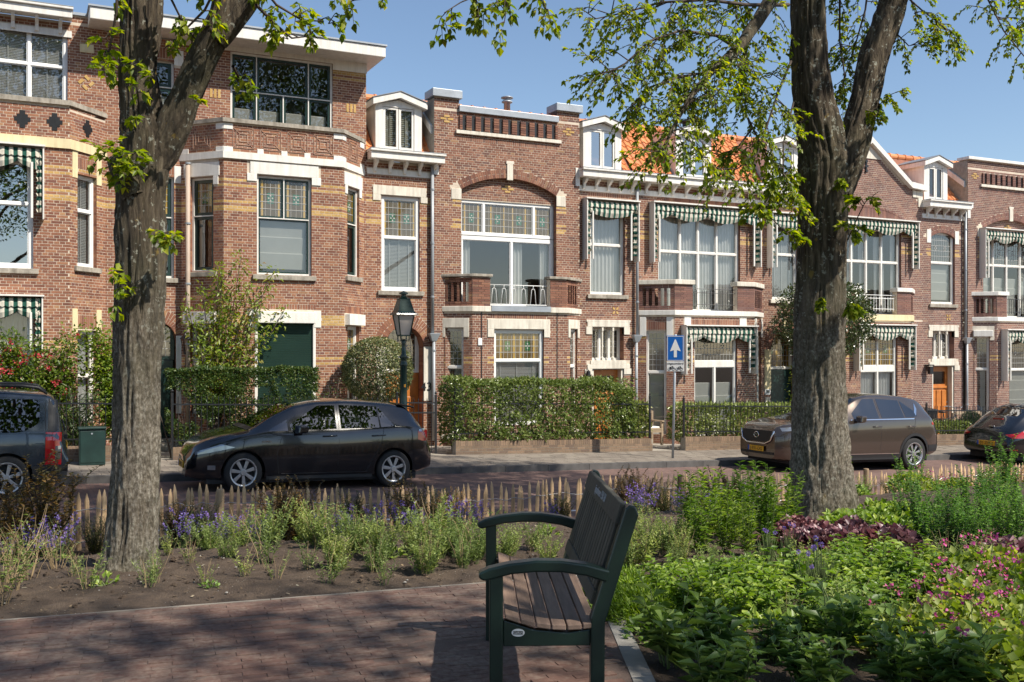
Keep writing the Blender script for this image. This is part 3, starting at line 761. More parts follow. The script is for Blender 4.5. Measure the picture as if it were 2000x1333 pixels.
window(HA,FR,.24,.84,3.3,5.25,.08,SASH('blind','blind',.62),.06,sill='stone'); window(HA,FR,.24,.84,.0,1.95,.08,SASH('curtain','curtain',.5),.06,'white')
window(HA,F0,-1.5,.9,6.2,8.42,.05,[(0,.34,0,.66,'blind'),(.34,.7,0,.66,'blind'),(0,.34,.66,1,'blind'),(.34,.7,.66,1,'blind'),(.7,1,0,.66,'blind'),(.7,1,.66,1,'blind')],.08)
motif(HA,F0,1.27,7.35,'diamond'); one('vent_grille',M['creamy'],HA,lambda m:[m.fbox(F0,1.14,1.42,-.03,0,8.0,8.18),m.fbox(F0,1.17,1.39,-.04,-.031,8.03,8.15)]); 
cornice(HA,F0,-4.5,.98,8.62,True,.32,.45)
one('zinc_cap',M['zinc'],HA,lambda m:m.fbox(F0,.98,1.62,-.06,.3,8.78,8.84)); wall(HA,F0,.98,1.66,8.62,8.78)
rooms(HA,-4.4,1.6,[(-.7,2.62),(2.66,5.7),(5.98,8.6)])
# ------------------------------------------------------------------ tall house 43 with three-sided bay
HT=wempty('brick_house',(4.5,YF,zwalk(4.5)),'tall brick house with three-sided bay, dark green windows and wide white eaves','house',ROW)
xl,xr,r,d=4.04,6.74,.8,.85
FL,FF,FR,SL=bay_frames(xl,xr,r,d); FF=Fr(0,YF-d); X0,X1=1.66,7.6
wall(HT,F0,X0,xl-r,ZB,8.52,[op(2.42,3.1,6.85,8.05),op(2.42,3.1,3.15,5.45),op(2.32,3.14,-.75,1.75,.41,.28,.2)],[(2.2,2.42,7.9,8.3),(3.1,3.3,7.9,8.3),(2.2,2.42,5.3,5.65),(3.1,3.3,5.3,5.65),(3.14,3.24,.3,1.9)],bandset(B2,3.1,3.3)+bandset(B2,1.66,2.3),soldier=[(2.42,3.1,8.07,8.3),(2.42,3.1,5.47,5.7)])
stone(HT,'lintel_stone',F0,[(2.22,2.42,7.95,8.3),(3.1,3.3,7.95,8.3)],.015,.05); stone(HT,'lintel_stone',F0,[(2.22,2.42,5.3,5.68),(3.1,3.3,5.3,5.68)],.015,.05)
stone(HT,'door_jamb_stone',F0,[(3.14,3.36,.1,1.85)],.02,.05); stone(HT,'door_jamb_stone',F0,[(2.1,2.32,.1,1.85)],.02,.05)
window(HT,F0,2.42,3.1,6.85,8.05,.07,SASH('romanh','clear',.5),.05,'white','dgreen'); window(HT,F0,2.42,3.1,3.15,5.45,.07,SASH('roman','amber',.6),.05,'white','dgreen',sill='stone')
# bay walls
lint=[(4.55,4.77,5.3,5.78),(6.02,6.24,5.3,5.78),(4.62,6.18,5.48,5.78)]
glint=[(4.58,4.77,2.05,2.45),(6.07,6.25,2.05,2.45),(4.7,6.1,2.18,2.45)]
wall(HT,FF,xl,xr,ZB,6.6,[op(4.77,6.02,3.23,5.48),op(4.77,6.07,-.1,2.2)],[(xl,xr,5.8,5.95)]+lint+glint,bandset(B2+G2,xl,xr),soldier=[(4.7,6.12,2.47,2.6)])
for F_,nm in ((FL,0),(FR,1)):
    wall(HT,F_,0,SL,ZB,6.6,[op(.27,.9,3.28,5.4),op(.27,.9,.1,2.1)],[(0,SL,5.8,5.95),(.12,1.04,5.4,5.78),(.15,.27,5.2,5.4),(.9,1.02,5.2,5.4),(.12,1.04,2.1,2.4)],bandset(B2+G2,0,SL),soldier=[(.15,1.0,2.42,2.58)])
    stone(HT,'lintel',F_,[(.1,1.06,5.42,5.72),(.14,.27,5.22,5.42),(.9,1.03,5.22,5.42)],.025,.05); window(HT,F_,.27,.9,3.28,5.4,.06,SASH('clear','amber',.6),.05,'white','dgreen',sill='stone')
    window(HT,F_,.27,.9,.1,2.1,.08,SASH('clear','amber',.6),.06,'white'); stone(HT,'shutter_box',F_,[(.16,1.0,2.12,2.38)],.13,.02)
stone(HT,'lintel',FF,[(4.62,6.18,5.5,5.78),(4.55,4.77,5.33,5.5),(6.02,6.24,5.33,5.5)],.025,.05); stone(HT,'lintel',FF,[(4.6,4.77,2.05,2.42),(6.07,6.24,2.05,2.42)],.02,.05)
window(HT,FF,4.77,6.02,3.23,5.48,.06,[(0,1,0,.58,'roman'),(0,.5,.58,1,'amber'),(.5,1,.58,1,'amber')],.05,'white','dgreen',.04,sill='stone')
sh=one('roller_shutter',M['white'],HT,lambda m:[m.fbox(FF,4.76,6.08,-.16,.0,2.14,2.4),m.fbox(FF,4.72,4.79,-.012,.02,-.1,2.12),m.fbox(FF,6.05,6.12,-.012,.02,-.1,2.12)],bevel=.012)
for k in range(45):
    z=-.1+k*.05
    one('shutter_slat',M['shutter'],sh,lambda m:m.hexa([FF.p(4.792,.045,z),FF.p(6.048,.045,z),FF.p(6.048,.06,z),FF.p(4.792,.06,z),FF.p(4.792,.028,z+.045),FF.p(6.048,.028,z+.045),FF.p(6.048,.06,z+.045),FF.p(4.792,.06,z+.045)]))
coping(HT,'white_band',xl,xr,r,d,5.8,5.95,.05,.1,'white'); coping(HT,'parapet_coping',xl,xr,r,d,6.6,6.69,.07,.25,'stone'); slab(HT,'balcony_floor',xl,xr,r,d,5.82,5.88,-.1,'lead'); slab(HT,'bay_floor',xl,xr,r,d,2.6,2.66,-.06,'room')
# parapet panels: square brick rosettes and white corner blocks
def panel(F_,uc,zc):
    def f(m):
        for k,s in enumerate((.09,.165,.235)):
            t=.011
            for (a,b,c_,e) in ((-s,s,-s,-s+t),(-s,s,s-t,s),(-s,-s+t,-s+t,s-t),(s-t,s,-s+t,s-t)): m.fbox(F_,uc+a,uc+b,-.0165,-.006,zc+c_,zc+e)
        for sx in (-1,1):
            for sz in (-1,1): m.prism(F_,[(uc+sx*.1,zc+sz*.1-.008),(uc+sx*.235,zc+sz*.235-.008),(uc+sx*.235,zc+sz*.235+.008),(uc+sx*.1,zc+sz*.1+.008)] if sx>0 else [(uc+sx*.235,zc+sz*.235-.008),(uc+sx*.1,zc+sz*.1-.008),(uc+sx*.1,zc+sz*.1+.008),(uc+sx*.235,zc+sz*.235+.008)],-.0165,-.006)
    one('parapet_panel',M['rosette'],HT,f)
for u in (4.47,5.08,5.69,6.3): panel(FF,u,6.28)
panel(FL,.58,6.28); panel(FR,.58,6.28)
for F_,u0,u1 in ((FF,xl,xl+.2),(FF,xr-.2,xr),(FL,0,.22),(FL,SL-.2,SL),(FR,0,.2),(FR,SL-.22,SL)):
    stone(HT,'corner_block',F_,[(u0,u1,6.45,6.58)],.018,.02); stone(HT,'corner_block',F_,[(u0,u1,5.955,6.06)],.018,.02)
for u in (4.85,5.39,5.92): stone(HT,'band_block',FF,[(u-.07,u+.07,5.955,6.06)],.018,.02)
wall(HT,F0,xr+r,X1,ZB,5.9)
# upper floor
wall(HT,F0,xl-r,X1,5.9,8.53,[op(4.34,6.76,6.1,8.44)],[],[(8.2,8.3,6.78,X1),(8.08,8.14,6.78,X1)])
window(HT,F0,4.34,6.76,6.0,8.44,.03,[(0,.24,0,.64,'romanh'),(0,.24,.64,1,'clear'),(.24,.51,0,.64,'romanh'),(.51,.77,0,.64,'romanh'),(.24,.77,.64,1,'clear'),(.77,1,0,.64,'romanh'),(.77,1,.64,1,'clear')],.05,'white','dgreen',.055)
one('frieze',M['white'],HT,lambda m:[m.fbox(F0,xl-r,6.76,-.03,0,8.44,8.54),m.fbox(F0,6.76,X1+.01,-.03,.0,8.3,8.54)])
motif(HT,F0,7.22,7.42,'bars'); motif(HT,F0,4.0,7.42,'bars')
ev=one('eaves',M['white'],HT,lambda m:m.box(1.3,7.85,YF-.75,YF+3,8.54,8.8),bevel=.015); one('eaves_edge',M['zinc'],ev,lambda m:m.box(1.27,7.88,YF-.78,YF+3,8.802,8.84))
one('side_wall',M['mortar_dark'],HT,lambda m:m.box(7.45,7.6,YF+.02,YF+5,6.2,8.53))
pipe(HT,3.36,YF-.27,-.6,5.7,'bpipe',.05)
# entrance part: stair window, arched porch, dormer
el=[(7.77,9.17,5.35,5.6),(7.77,7.99,5.25,5.35),(9.0,9.17,5.25,5.35)]
wall(HT,F0,X1,9.35,ZB,6.2,[op(7.99,9.0,3.0,5.35),op(8.1,9.1,-1.2,1.62,.5,.3,.35)],el+[(8.54,8.68,2.1,2.55),(9.1,9.35,.25,1.6),(7.85,8.1,.25,1.6),(X1,9.35,5.88,6.0)],bandset(B2,X1,7.99)+bandset(B2,9.0,9.35),soldier=[(7.9,9.1,5.64,5.74)])
stone(HT,'lintel',F0,[(7.77,9.17,5.37,5.6),(7.77,7.97,5.22,5.37),(9.02,9.2,5.22,5.37)],.025,.05,'cream'); stone(HT,'keystone',F0,[(8.53,8.67,2.1,2.55)],.03,.02,'cream'); stone(HT,'porch_jamb',F0,[(9.1,9.34,.25,1.6)],.02,.05,'cream'); stone(HT,'porch_jamb',F0,[(7.86,8.1,.25,1.6)],.02,.05,'cream')
window(HT,F0,7.99,9.0,3.0,5.35,.05,SASH('blind','amber',.57),.08,sill='stone')
G=F0.back(.3)
dr=one('front_door',M['orange'],HT,lambda m:m.fbox(G,8.1,9.1,.05,.1,-1.0,.95),bevel=.01); one('door_panel',M['orange'],dr,lambda m:[m.fbox(G,8.2,8.55,.03,.05,-.8,-.1),m.fbox(G,8.65,9.0,.03,.05,-.8,-.1),m.fbox(G,8.2,9.0,.03,.05,.05,.35)],bevel=.015)
window(HT,G,8.1,9.1,.96,2.2,.03,[(0,1,0,1,'lead')],.07,'white',name='fanlight')
cornice(HT,F0,X1+.02,9.55,6.2,True,.34,.42); dormer(HT,7.88,9.1,6.47,7.62,'wblind'); roof(HT,X1,9.35,skip=[(7.88,9.1)])
pipe(HT,9.3,YF-.1,1.95,6.15); pipe(HT,9.33,YF-.12,-.75,1.75,hopper=1.95)
rooms(HT,1.7,7.55,[(-.7,2.62),(2.66,5.8),(5.9,8.5)]); rooms(HT,7.62,9.3,[(-1.2,2.62),(2.66,6.1)])
# steps and dark green door of the left entrance
gd=one('front_door',M['dgreen'],HT,lambda m:m.fbox(F0,2.36,3.1,.14,.19,-.45,1.3),bevel=.01,label='dark green panelled front door'); one('door_panel',M['dgreen'],gd,lambda m:[m.fbox(F0,2.45,3.02,.12,.14,-.35,.1),m.fbox(F0,2.45,3.02,.12,.14,.2,1.15)],bevel=.02)
one('door_knob',M['orange'],gd,lambda m:m.lathe([(.005,0),(.03,-.03),(.025,-.06),(.0,-.07)],F0.p(3.0,.12,.15),8,'y'))
window(HT,F0,2.34,3.12,1.31,2.15,.14,[(0,1,0,1,'lead')],.06,'dgreen',name='fanlight')
one('doorstep',M['stone'],HT,lambda m:[m.box(2.25,3.25,YF-.45,YF+.2,zwalk(2.7),zwalk(2.7)+.17),m.box(2.3,3.2,YF-.2,YF+.2,zwalk(2.7)+.17,-.46)])
one('wall_lamp_arm',M['iron'],HT,lambda m:m.tube([F0.p(3.32,-.02,1.05),F0.p(3.32,-.2,1.2),F0.p(3.32,-.25,1.45)],.015,6))
lm=one('wall_lamp',M['iron'],HT,lambda m:[m.lathe([(.14,1.78),(.06,1.86),(.03,1.92),(.0,1.95)],F0.p(3.32,-.25,0),6),m.lathe([(.045,1.43),(.05,1.47),(.0,1.48)],F0.p(3.32,-.25,0),6)]+[m.tube([Vector(F0.p(3.32,-.25,1.47))+Vector((.045*math.cos(a),.045*math.sin(a),0)),Vector(F0.p(3.32,-.25,1.8))+Vector((.115*math.cos(a),.115*math.sin(a),0))],.008,4) for a in [k*math.pi/3 for k in range(6)]])
num=text_mesh('43',.3,.012); num.materials.append(M['iron']); o=place(num,'house_number',HT); o.location=(9.17-4.5,-.02,.6-zwalk(4.5)); o.rotation_euler=(R(90),0,0)
# ------------------------------------------------------------------ parapet houses (41 and 35)
def parapet_house(off,label,mat,right,yj=.1):
    H=wempty('brick_house',(off+2,YF,zwalk(off+2)),label,'house',ROW); P0,P1=off,off+4.2; A=Fr(0,YF-yj); c=off+2.11
    o=op(off+.74,off+3.49,2.6,5.64,.37,.22,.14); pier=.68
    sl=[]; w_=(4.2-2*pier)/11
    blocks=[(P0+.46,off+.74,5.36,5.64),(P1-.71,P1-.43,5.36,5.64),(c-.1,c+.1,5.95,6.45),(P0+.6,P1-.6,7.03,7.13)]+[(P0+pier+w_*(k+.5)-.05,P0+pier+w_*(k+.5)+.05,7.13,7.52) for k in range(11)]
    wall(H,A,P0,P1,ZB,7.6,[o] if True else [],blocks,bandset(B2,off+.5,off+.74)+bandset(B2,off+3.49,off+3.75),mat,soldier=[(P0+pier,P1-pier,6.85,6.98)])
    [one('blind_slot',M['iron'],H,lambda m:m.fbox(A,P0+pier+w_*(k+.5)-.045,P0+pier+w_*(k+.5)+.045,-.0035,-.002,7.14,7.52)) for k in range(11)]
    one('slot_pier',M[mat],H,lambda m:[m.fbox(A,P0+pier+w_*k-w_/2+.055 if k else P0+pier,P0+pier+w_*(k+.5)-.055 if k<11 else P1-pier,-.05,-.012,z,z+.05) for k in range(12) for z in np.arange(7.16,7.5,.0605)],kind='stuff')
    for a,b in ((P0,P0+pier),(P1-pier,P1)): wall(H,A,a,b,7.6,7.92,mat=mat)
    if right: 
        [one('parapet_cap',M['zinc'],H,lambda m:m.fbox(A,q0,q1,-.09,.5,7.92,8.12),bevel=.01) for q0,q1 in ((P0-.07,P0+pier+.06),(P1-pier-.06,P1+.07))]; one('coping',M['zinc'],H,lambda m:m.fbox(A,P0+pier-.02,P1-pier+.02,-.08,.4,7.6,7.76),bevel=.01)
    else: one('coping',M['white'],H,lambda m:m.fbox(A,P0-.05,P1+.05,-.1,.4,7.921,8.02),bevel=.01); wall(H,A,P0+pier,P1-pier,7.6,7.92,mat=mat)
    [one('party_wall',M['mortar_dark'],H,lambda m:m.box(q,q+.3,YF-yj+.01,YF+2.2,5.8,7.9)) for q in (P0,P1-.3)]
    one('rake_board',M['white'],H,lambda m:m.hexa([(P0-.06,YF,7.0),(P0-.002,YF,7.0),(P0-.002,YF+1.3,8.0),(P0-.06,YF+1.3,8.0),(P0-.06,YF,7.2),(P0-.002,YF,7.2),(P0-.002,YF+1.3,8.2),(P0-.06,YF+1.3,8.2)]))
    stone(H,'string_course',A,[(P0+.58,P1-.58,7.04,7.13)],.07,.02,'cream'); stone(H,'impost',A,[(off+.46,off+.74,5.37,5.64)],.02,.05,'cream'); stone(H,'impost',A,[(P1-.71,P1-.43,5.37,5.64)],.02,.05,'cream'); stone(H,'keystone',A,[(c-.085,c+.085,5.96,6.38),(c-.11,c+.11,6.38,6.46)],.035,.02,'cream')
    stone(H,'quoin_block',A,[(P0-.01,P0+.25,6.3,6.44),(P0-.01,P0+.12,5.95,6.3)],.02,.02,'white'); stone(H,'quoin_block',A,[(P1-.12,P1+.01,5.95,6.44)],.02,.02,'white')
    T=A.back(.13); wall(H,T,off+.74,off+3.49,5.4,6.05,[],[],[],mat,soldier=[(off+.74,off+3.49,5.41,5.51)])
    motif(H,T,c,5.72,'star'); motif(H,A,P0+.34,7.36,'star'); motif(H,A,P1-.34,7.36,'star')
    return H,A,c
def bay_ground(H,xl,xr,r,d,mat,zt=2.52):
    FL,FF,FR,SL=bay_frames(xl,xr,r,d); FF=Fr(0,YF-d); return FL,FF,FR,SL
H1,A1,c1=parapet_house(9.35,'brick house with grey zinc parapet caps above a wide arched window','brick41',True)
window(H1,A1,10.09,12.84,4.5,5.4,.16,[(0,.24,0,1,'amber'),(.24,.8,0,1,'amber'),(.8,1,0,1,'amber')],.07)
window(H1,A1,10.09,12.84,2.62,4.48,.16,[(0,.55,0,1,'left'),(.55,1,0,1,'side')],.1,name='sliding_door')
xl,xr,r,d=10.2,12.92,.72,.55
FL,FF,FR,SL=bay_frames(xl,xr,r,d); FF=Fr(0,YF-d); Z41=[(1.30,1.36),(1.18,1.24)]
wall(H1,FF,xl,xr,ZB,2.5,[op(10.8,12.23,-.4,2.05)],[(10.6,12.42,2.05,2.32),(10.6,10.8,1.85,2.05),(12.23,12.42,1.85,2.05)],bandset(Z41,10.62,10.8)+bandset(Z41,12.23,12.4),'brick41',soldier=[(10.7,12.3,2.36,2.47)])
for F_ in (FL,FR):
    wall(H1,F_,0,SL,ZB,2.5,[op(.2,.68,-.6,2.08)],[(.06,.82,2.08,2.34),(.06,.2,1.85,2.08),(.68,.82,1.85,2.08)],bandset(Z41,0,SL),'brick41'); stone(H1,'lintel',F_,[(.06,.82,2.1,2.34),(.06,.2,1.86,2.1),(.68,.82,1.86,2.1)],.025,.04,'cream'); window(H1,F_,.2,.68,-.6,2.08,.06,SASH('blind','lead',.64),.05,'white',sill='cream')
stone(H1,'lintel',FF,[(10.62,12.4,2.07,2.32),(10.62,10.8,1.86,2.07),(12.23,12.4,1.86,2.07)],.025,.05,'cream'); window(H1,FF,10.8,12.23,-.4,2.05,.06,SASH('blind','amber',.69),.07)
for u in (10.45,12.62): one('pier_joint',M['iron'],H1,lambda m:m.fbox(FF,u-.012,u+.012,-.0125,-.002,-1.0,2.5))
one('letter_plate',M['upvc'],H1,lambda m:m.fbox(FF,10.35,10.46,-.03,0,1.65,1.83),bevel=.006)
wall(H1,F0,9.35,xl-r,ZB,2.5,mat='brick41'); 
slab(H1,'balcony_slab',xl,xr,r,d,2.5,2.64,.07,'cream')
one('threshold_flashing',M['zinc'],H1,lambda m:m.fbox(FF,10.7,12.4,-.085,.06,2.52,2.66))
def balcony(H,xl,xr,r,d,mat,pw,zs,zt,cop,coph=.1):
    """brick parapets left and right of a railing: splayed sides with slots, front piers"""
    FL,FF,FR,SL=bay_frames(xl,xr,r,d); FF=Fr(0,YF-d); B=one('balcony',M['mortar'],H,lambda m:[m.fbox(FF,xl,xl+pw,.012,.2,zs,zt-.01),m.fbox(FF,xr-pw,xr,.012,.2,zs,zt-.01)])
    bk=MB(); k=0; z=zs
    while z<zt-.02:
        for a,b in ((xl,xl+pw),(xr-pw,xr)):
            n=2 if k%2 else 3
            for i in range(n): bk.fbox(FF,a+(b-a)*i/n+.004,a+(b-a)*(i+1)/n-.004,0,.205,z+.004,z+CH-.006)
        for F_ in (FL,FR):
            slot=zs+.1<z<zt-.16; nb=6
            for i in range(nb):
                a=SL*i/nb; b=SL*(i+1)/nb
                if slot: a+=.045 if i else .0; b-=.045 if i<nb-1 else 0
                bk.fbox(F_,a+.004,b-.004,.012,.16,z+.004,z+CH-.006)
        z+=CH; k+=1
    bk.build('parapet_bricks',M[mat],B,kind='stuff')
    for F_,a,b,e in ((FL,-.02,SL+.03,0),(FR,-.03,SL+.02,0)): one('coping_stone',M[cop],B,lambda m:m.fbox(F_,a,b,-.05,.24,zt,zt+coph),bevel=.012)
    for a,b in ((xl+.0,xl+pw+.05),(xr-pw-.05,xr)): one('coping_stone',M[cop],B,lambda m:m.fbox(FF,a,b,-.055,.26,zt+.004,zt+coph+.004),bevel=.012)
    return B,FF
B,FF=balcony(H1,10.2,12.92,.72,.55,'brick41',.5,2.64,3.38,'stone',.07)
def rail(m):
    m.tube([FF.p(10.7,.1,3.2),FF.p(12.42,.1,3.2)],.011,6); m.tube([FF.p(10.7,.1,2.7),FF.p(12.42,.1,2.7)],.011,6)
    for k in range(6):
        u=10.85+k*.28; P=[(u-.085,2.7),(u-.05,3.06)]+[(u+.05*math.cos(t),3.06+.06*math.sin(t)) for t in [math.pi*(1-q/6) for q in range(7)]]+[(u+.085,2.7)]
        m.tube([FF.p(a,.1,b) for a,b in P],.008,6); m.tube([FF.p(u,.1,3.12),FF.p(u,.1,3.2)],.008,6)
one('railing',M['upvc'],B,rail,True)
def entry_rect(H,o,mat,doormat,win='curtain',awn=True,arch=False):
    """street door under a three-light window, tall window above; o = left edge"""
    ops=[op(o+.39,o+1.5,3.05,5.25 if arch else 5.43,.17 if arch else 0,.24 if arch else 0),op(o+.45,o+1.47,1.25,2.15,rev=.25),op(o+.45,o+1.47,-1.5,1.0,rev=.3)]
    bl=[(o+.3,o+1.65,2.15,2.36),(o+.25,o+.45,1.95,2.15),(o+1.47,o+1.67,1.95,2.15),(o+.28,o+1.68,1.0,1.25),(o+.22,o+.45,.85,1.0),(o+1.47,o+1.72,.85,1.0)]
    if arch: bl+=[(o+.22,o+.39,5.05,5.5),(o+1.5,o+1.67,5.05,5.5)]
    wall(H,F0,o,o+1.9,ZB,6.2,ops,bl,bandset(B2,o+.2,o+.39)+bandset(B2,o+1.5,o+1.75),mat,soldier=[] if arch else [(o+.35,o+1.6,5.7,5.86)])
    if arch: stone(H,'lintel_stone',F0,[(o+.2,o+.39,5.06,5.5),(o+1.5,o+1.69,5.06,5.5)],.02,.05)
    window(H,F0,o+.39,o+1.5,3.05,5.43,.07,SASH(win,win if not arch else 'lead',.58),.06,'white',sill='stone')
    if awn: awning(H,F0,o+.15,o+1.83,3.98,5.62)
    stone(H,'lintel',F0,[(o+.3,o+1.65,2.17,2.3),(o+.26,o+.45,1.96,2.17),(o+1.47,o+1.66,1.96,2.17),(o+.27,o+1.68,2.3,2.36)],.03,.1,'cream')
    stone(H,'transom_ledge',F0,[(o+.3,o+1.66,1.02,1.14),(o+.22,o+.45,.86,1.02),(o+1.47,o+1.71,.86,1.02),(o+.4,o+1.55,1.14,1.245)],.03,.2,'cream')
    for k in (1,2): one('mullion_column',M['cream'],H,lambda m:m.lathe([(.05,1.25),(.05,1.32),(.03,1.36),(.03,2.02),(.05,2.06),(.05,2.16)],F0.p(o+.45+1.02*k/3,.03,0),6))
    window(H,F0,o+.45,o+1.47,1.25,2.15,.2,[(k/3,(k+1)/3,0,1,'lead') for k in range(3)],.05,'white')
    one('door_jamb',M['cream'],H,lambda m:[m.fbox(F0,o+.45,o+.52,.02,.28,-1.5,1.0),m.fbox(F0,o+1.4,o+1.47,.02,.28,-1.5,1.0)])
    D=MB(); plate(D,F0,(o+.52,o+1.4,-1.35,.99),[(o+.64,o+1.28,.4,.82)],.2,.26); D=D.build('front_door',M[doormat],H); fill(D,F0,(o+.64,o+1.28,.4,.82),.23,'clear')
    one('door_panel',M[doormat],D,lambda m:[m.fbox(F0,o+.6+.25*k,o+.81+.25*k,.17,.2,-1.2,.2) for k in range(3)]+[m.fbox(F0,o+.56,o+1.36,.16,.2,.26,.34)],bevel=.015)
    one('door_knob',M['zinc'],D,lambda m:m.lathe([(.02,0),(.025,-.04),(.0,-.05)],F0.p(o+1.33,.2,-.2),8,'y'))
    motif(H,F0,o+1.2,2.62,'flower'); cornice(H,F0,o-.02,o+1.9+.02,6.2,True,.34,.4)
entry_rect(H1,13.55,'brick41','orange','curtain',True); dormer(H1,13.8,15.02,6.47,7.62,'sky'); roof(H1,9.66,15.45,skip=[(9,13.75),(13.8,15.02)],rise=1.75)
one('porch_lamp',M['iron'],H1,lambda m:[m.lathe([(.04,.7),(.08,.73),(.065,.95),(.0,1.0)],F0.p(13.82,-.12,0),6),m.tube([F0.p(13.82,-.12,.98),F0.p(13.82,-.08,1.02),F0.p(13.82,0,1.0)],.012,6)])
pipe(H1,15.4,YF-.1,1.95,6.15); pipe(H1,15.36,YF-.12,-.9,1.75,hopper=1.95)
fl=one('flue',M['zinc'],H1,lambda m:m.lathe([(.09,8.0),(.09,8.42),(.15,8.44),(.15,8.48),(.1,8.48),(.1,8.55),(.17,8.56),(.17,8.59),(.0,8.64)],(12.2,YF+1.6,0),14),True)
rooms(H1,9.4,15.4,[(-1.2,2.46),(2.66,6.1)])
# ------------------------------------------------------------------ 39: balcony with dark bars, striped awnings
H2=wempty('brick_house',(18,YF,zwalk(18)),'brick house with striped awnings over balcony window and an arched porch','house',ROW)
o39=op(16.16,19.05,2.6,5.42); RA=op(16.1,19.3,5.72,5.72)
wall(H2,F0,15.45,19.9,2.5,6.2,[o39],[lambda z:ring_span(op(16.1,19.3,5.75,5.75,.32,.0),z)],bandset(B2,15.5,16.16)+bandset(B2,19.05,19.9),'brick41')
def relieving(H,u0,u1,z0,rise,mat):
    m=MB(); n=round((u1-u0)/.062)
    o=op(u0,u1,z0,z0,rise)
    o['z1']=z0
    for i in range(n):
        a=u0+(u1-u0)*i/n+.005; b=u0+(u1-u0)*(i+1)/n-.005; t=arc_top(o,(a+b)/2)-.03
        if t-z0>.03: m.fbox(F0,a,b,-.012,-.001,z0+.004,t)
    m.build('arch_soldiers',M[mat],H,kind='stuff')
    m=MB(); n=22
    for i in range(n):
        a=u0+(u1-u0)*i/n; b=u0+(u1-u0)*(i+1)/n-.012; m.hexa([F0.p(a,-.02,arc_top(o,a)-.025),F0.p(b,-.02,arc_top(o,b)-.025),F0.p(b,0,arc_top(o,b)-.025),F0.p(a,0,arc_top(o,a)-.025),F0.p(a,-.02,arc_top(o,a)+.03),F0.p(b,-.02,arc_top(o,b)+.03),F0.p(b,0,arc_top(o,b)+.03),F0.p(a,0,arc_top(o,a)+.03)])
    m.build('hood_mould',M[mat],H,kind='stuff')
relieving(H2,16.1,19.3,5.75,.32,'brick41')
def french(H,F_,u0,u1,z0,z1,d,st,zs=.62):
    return window(H,F_,u0,u1,z0,z1,d,[(0,.27,0,zs,st),(.27,.5,0,zs,st),(.5,.74,0,zs,st),(.74,1,0,zs,st),(0,.27,zs,1,st),(.27,.5,zs,1,st),(.5,.74,zs,1,st),(.74,1,zs,1,st)],.07,'white')
french(H2,F0,16.16,19.05,2.62,5.42,.08,'curtain'); awning(H2,F0,15.86,19.65,3.98,5.66)
xl,xr,r,d=16.3,19.1,.8,.6
FL,FF,FR,SL=bay_frames(xl,xr,r,d); FF=Fr(0,YF-d)
wall(H2,FF,xl,xr,ZB,2.5,[op(16.97,18.47,-.9,2.15)],[(16.6,16.85,2.15,2.5),(18.55,18.8,2.15,2.5)],bandset(Z41,16.6,16.97)+bandset(Z41,18.47,19.0),'brick41',soldier=[(16.85,18.55,2.24,2.42)])
stone(H2,'lintel_stone',FF,[(16.62,16.85,2.18,2.48),(18.55,18.8,2.18,2.48)],.02,.03,'white')
window(H2,FF,16.97,18.47,-.95,2.15,.06,[(0,.5,0,.66,'romanh'),(.5,1,0,.66,'romanh'),(0,1,.7,1,'lead')],.06,'white'); awning(H2,FF,16.52,19.0,.85,2.2)
for F_ in (FL,FR):
    wall(H2,F_,0,SL,ZB,2.5,[op(.22,.78,-.8,2.08)],[(.02,.22,1.9,2.45),(.78,.98,1.9,2.45)],bandset(Z41,0,SL)+bandset([(1.95,2.01),(1.83,1.89)],0,.3),'brick41',soldier=[(.22,.78,2.12,2.36)])
    stone(H2,'lintel_stone',F_,[(.04,.22,1.92,2.45),(.78,.96,1.92,2.45)],.02,.04,'white'); window(H2,F_,.22,.78,-.8,2.08,.07,SASH('roman','lead',.6),.05,'white')
slab(H2,'balcony_slab',xl,xr,r,d,2.5,2.64,.07,'white'); B,FFb=balcony(H2,xl,xr,r,d,'brick37',.62,2.65,3.36,'cream',.13)
def rail2(m):
    m.tube([FFb.p(16.93,.1,3.26),FFb.p(18.47,.1,3.26)],.01,6)
    for z in (3.15,2.82): m.tube([FFb.p(16.93,.1,z),FFb.p(18.47,.1,z)],.009,6)
    for k,u in enumerate((17.0,17.12,17.32,17.39,17.46,17.6,17.67,17.74,17.9,17.97,18.04,18.2,18.32)): m.tube([FFb.p(u,.1,2.75),FFb.p(u,.1,3.22)],.008,6)
one('railing',M['iron'],B,rail2)
wall(H2,F0,19.9,21.9,ZB,6.2,[op(20.25,21.25,3.05,5.42),op(20.2,21.3,-1.6,1.55,.55,.3,.35)],[(20.68,20.82,2.06,2.42),(19.95,20.2,.35,1.55),(21.3,21.55,.35,1.55)],bandset(B2,20.0,20.25)+bandset(B2,21.25,21.7),'brick41')
stone(H2,'keystone',F0,[(20.67,20.83,2.06,2.42)],.03,.02,'creamy'); stone(H2,'porch_jamb',F0,[(19.97,20.2,.35,1.55)],.02,.1,'creamy'); stone(H2,'porch_jamb',F0,[(21.3,21.53,.35,1.55)],.02,.1,'creamy')
window(H2,F0,20.25,21.25,3.05,5.42,.07,SASH('blind','blind',.58),.06,'white',sill='cream'); awning(H2,F0,20.05,21.5,3.98,5.62)
G=F0.back(.3); window(H2,G,20.2,21.3,.95,2.12,.03,[(0,1,0,1,'amber')],.06,'white',name='fanlight'); one('front_door',M['dgreen'],H2,lambda m:m.fbox(G,20.2,21.3,.04,.1,-1.6,.93),bevel=.01)
one('number_plate',M['upvc'],H2,lambda m:m.fbox(F0,19.97,20.17,-.025,0,.2,.36)); nm=text_mesh('39',.14,.004); nm.materials.append(M['iron']); o=place(nm,'house_number',H2); o.location=(20.07-18,-.03,.28-zwalk(18)); o.rotation_euler=(R(90),0,0)
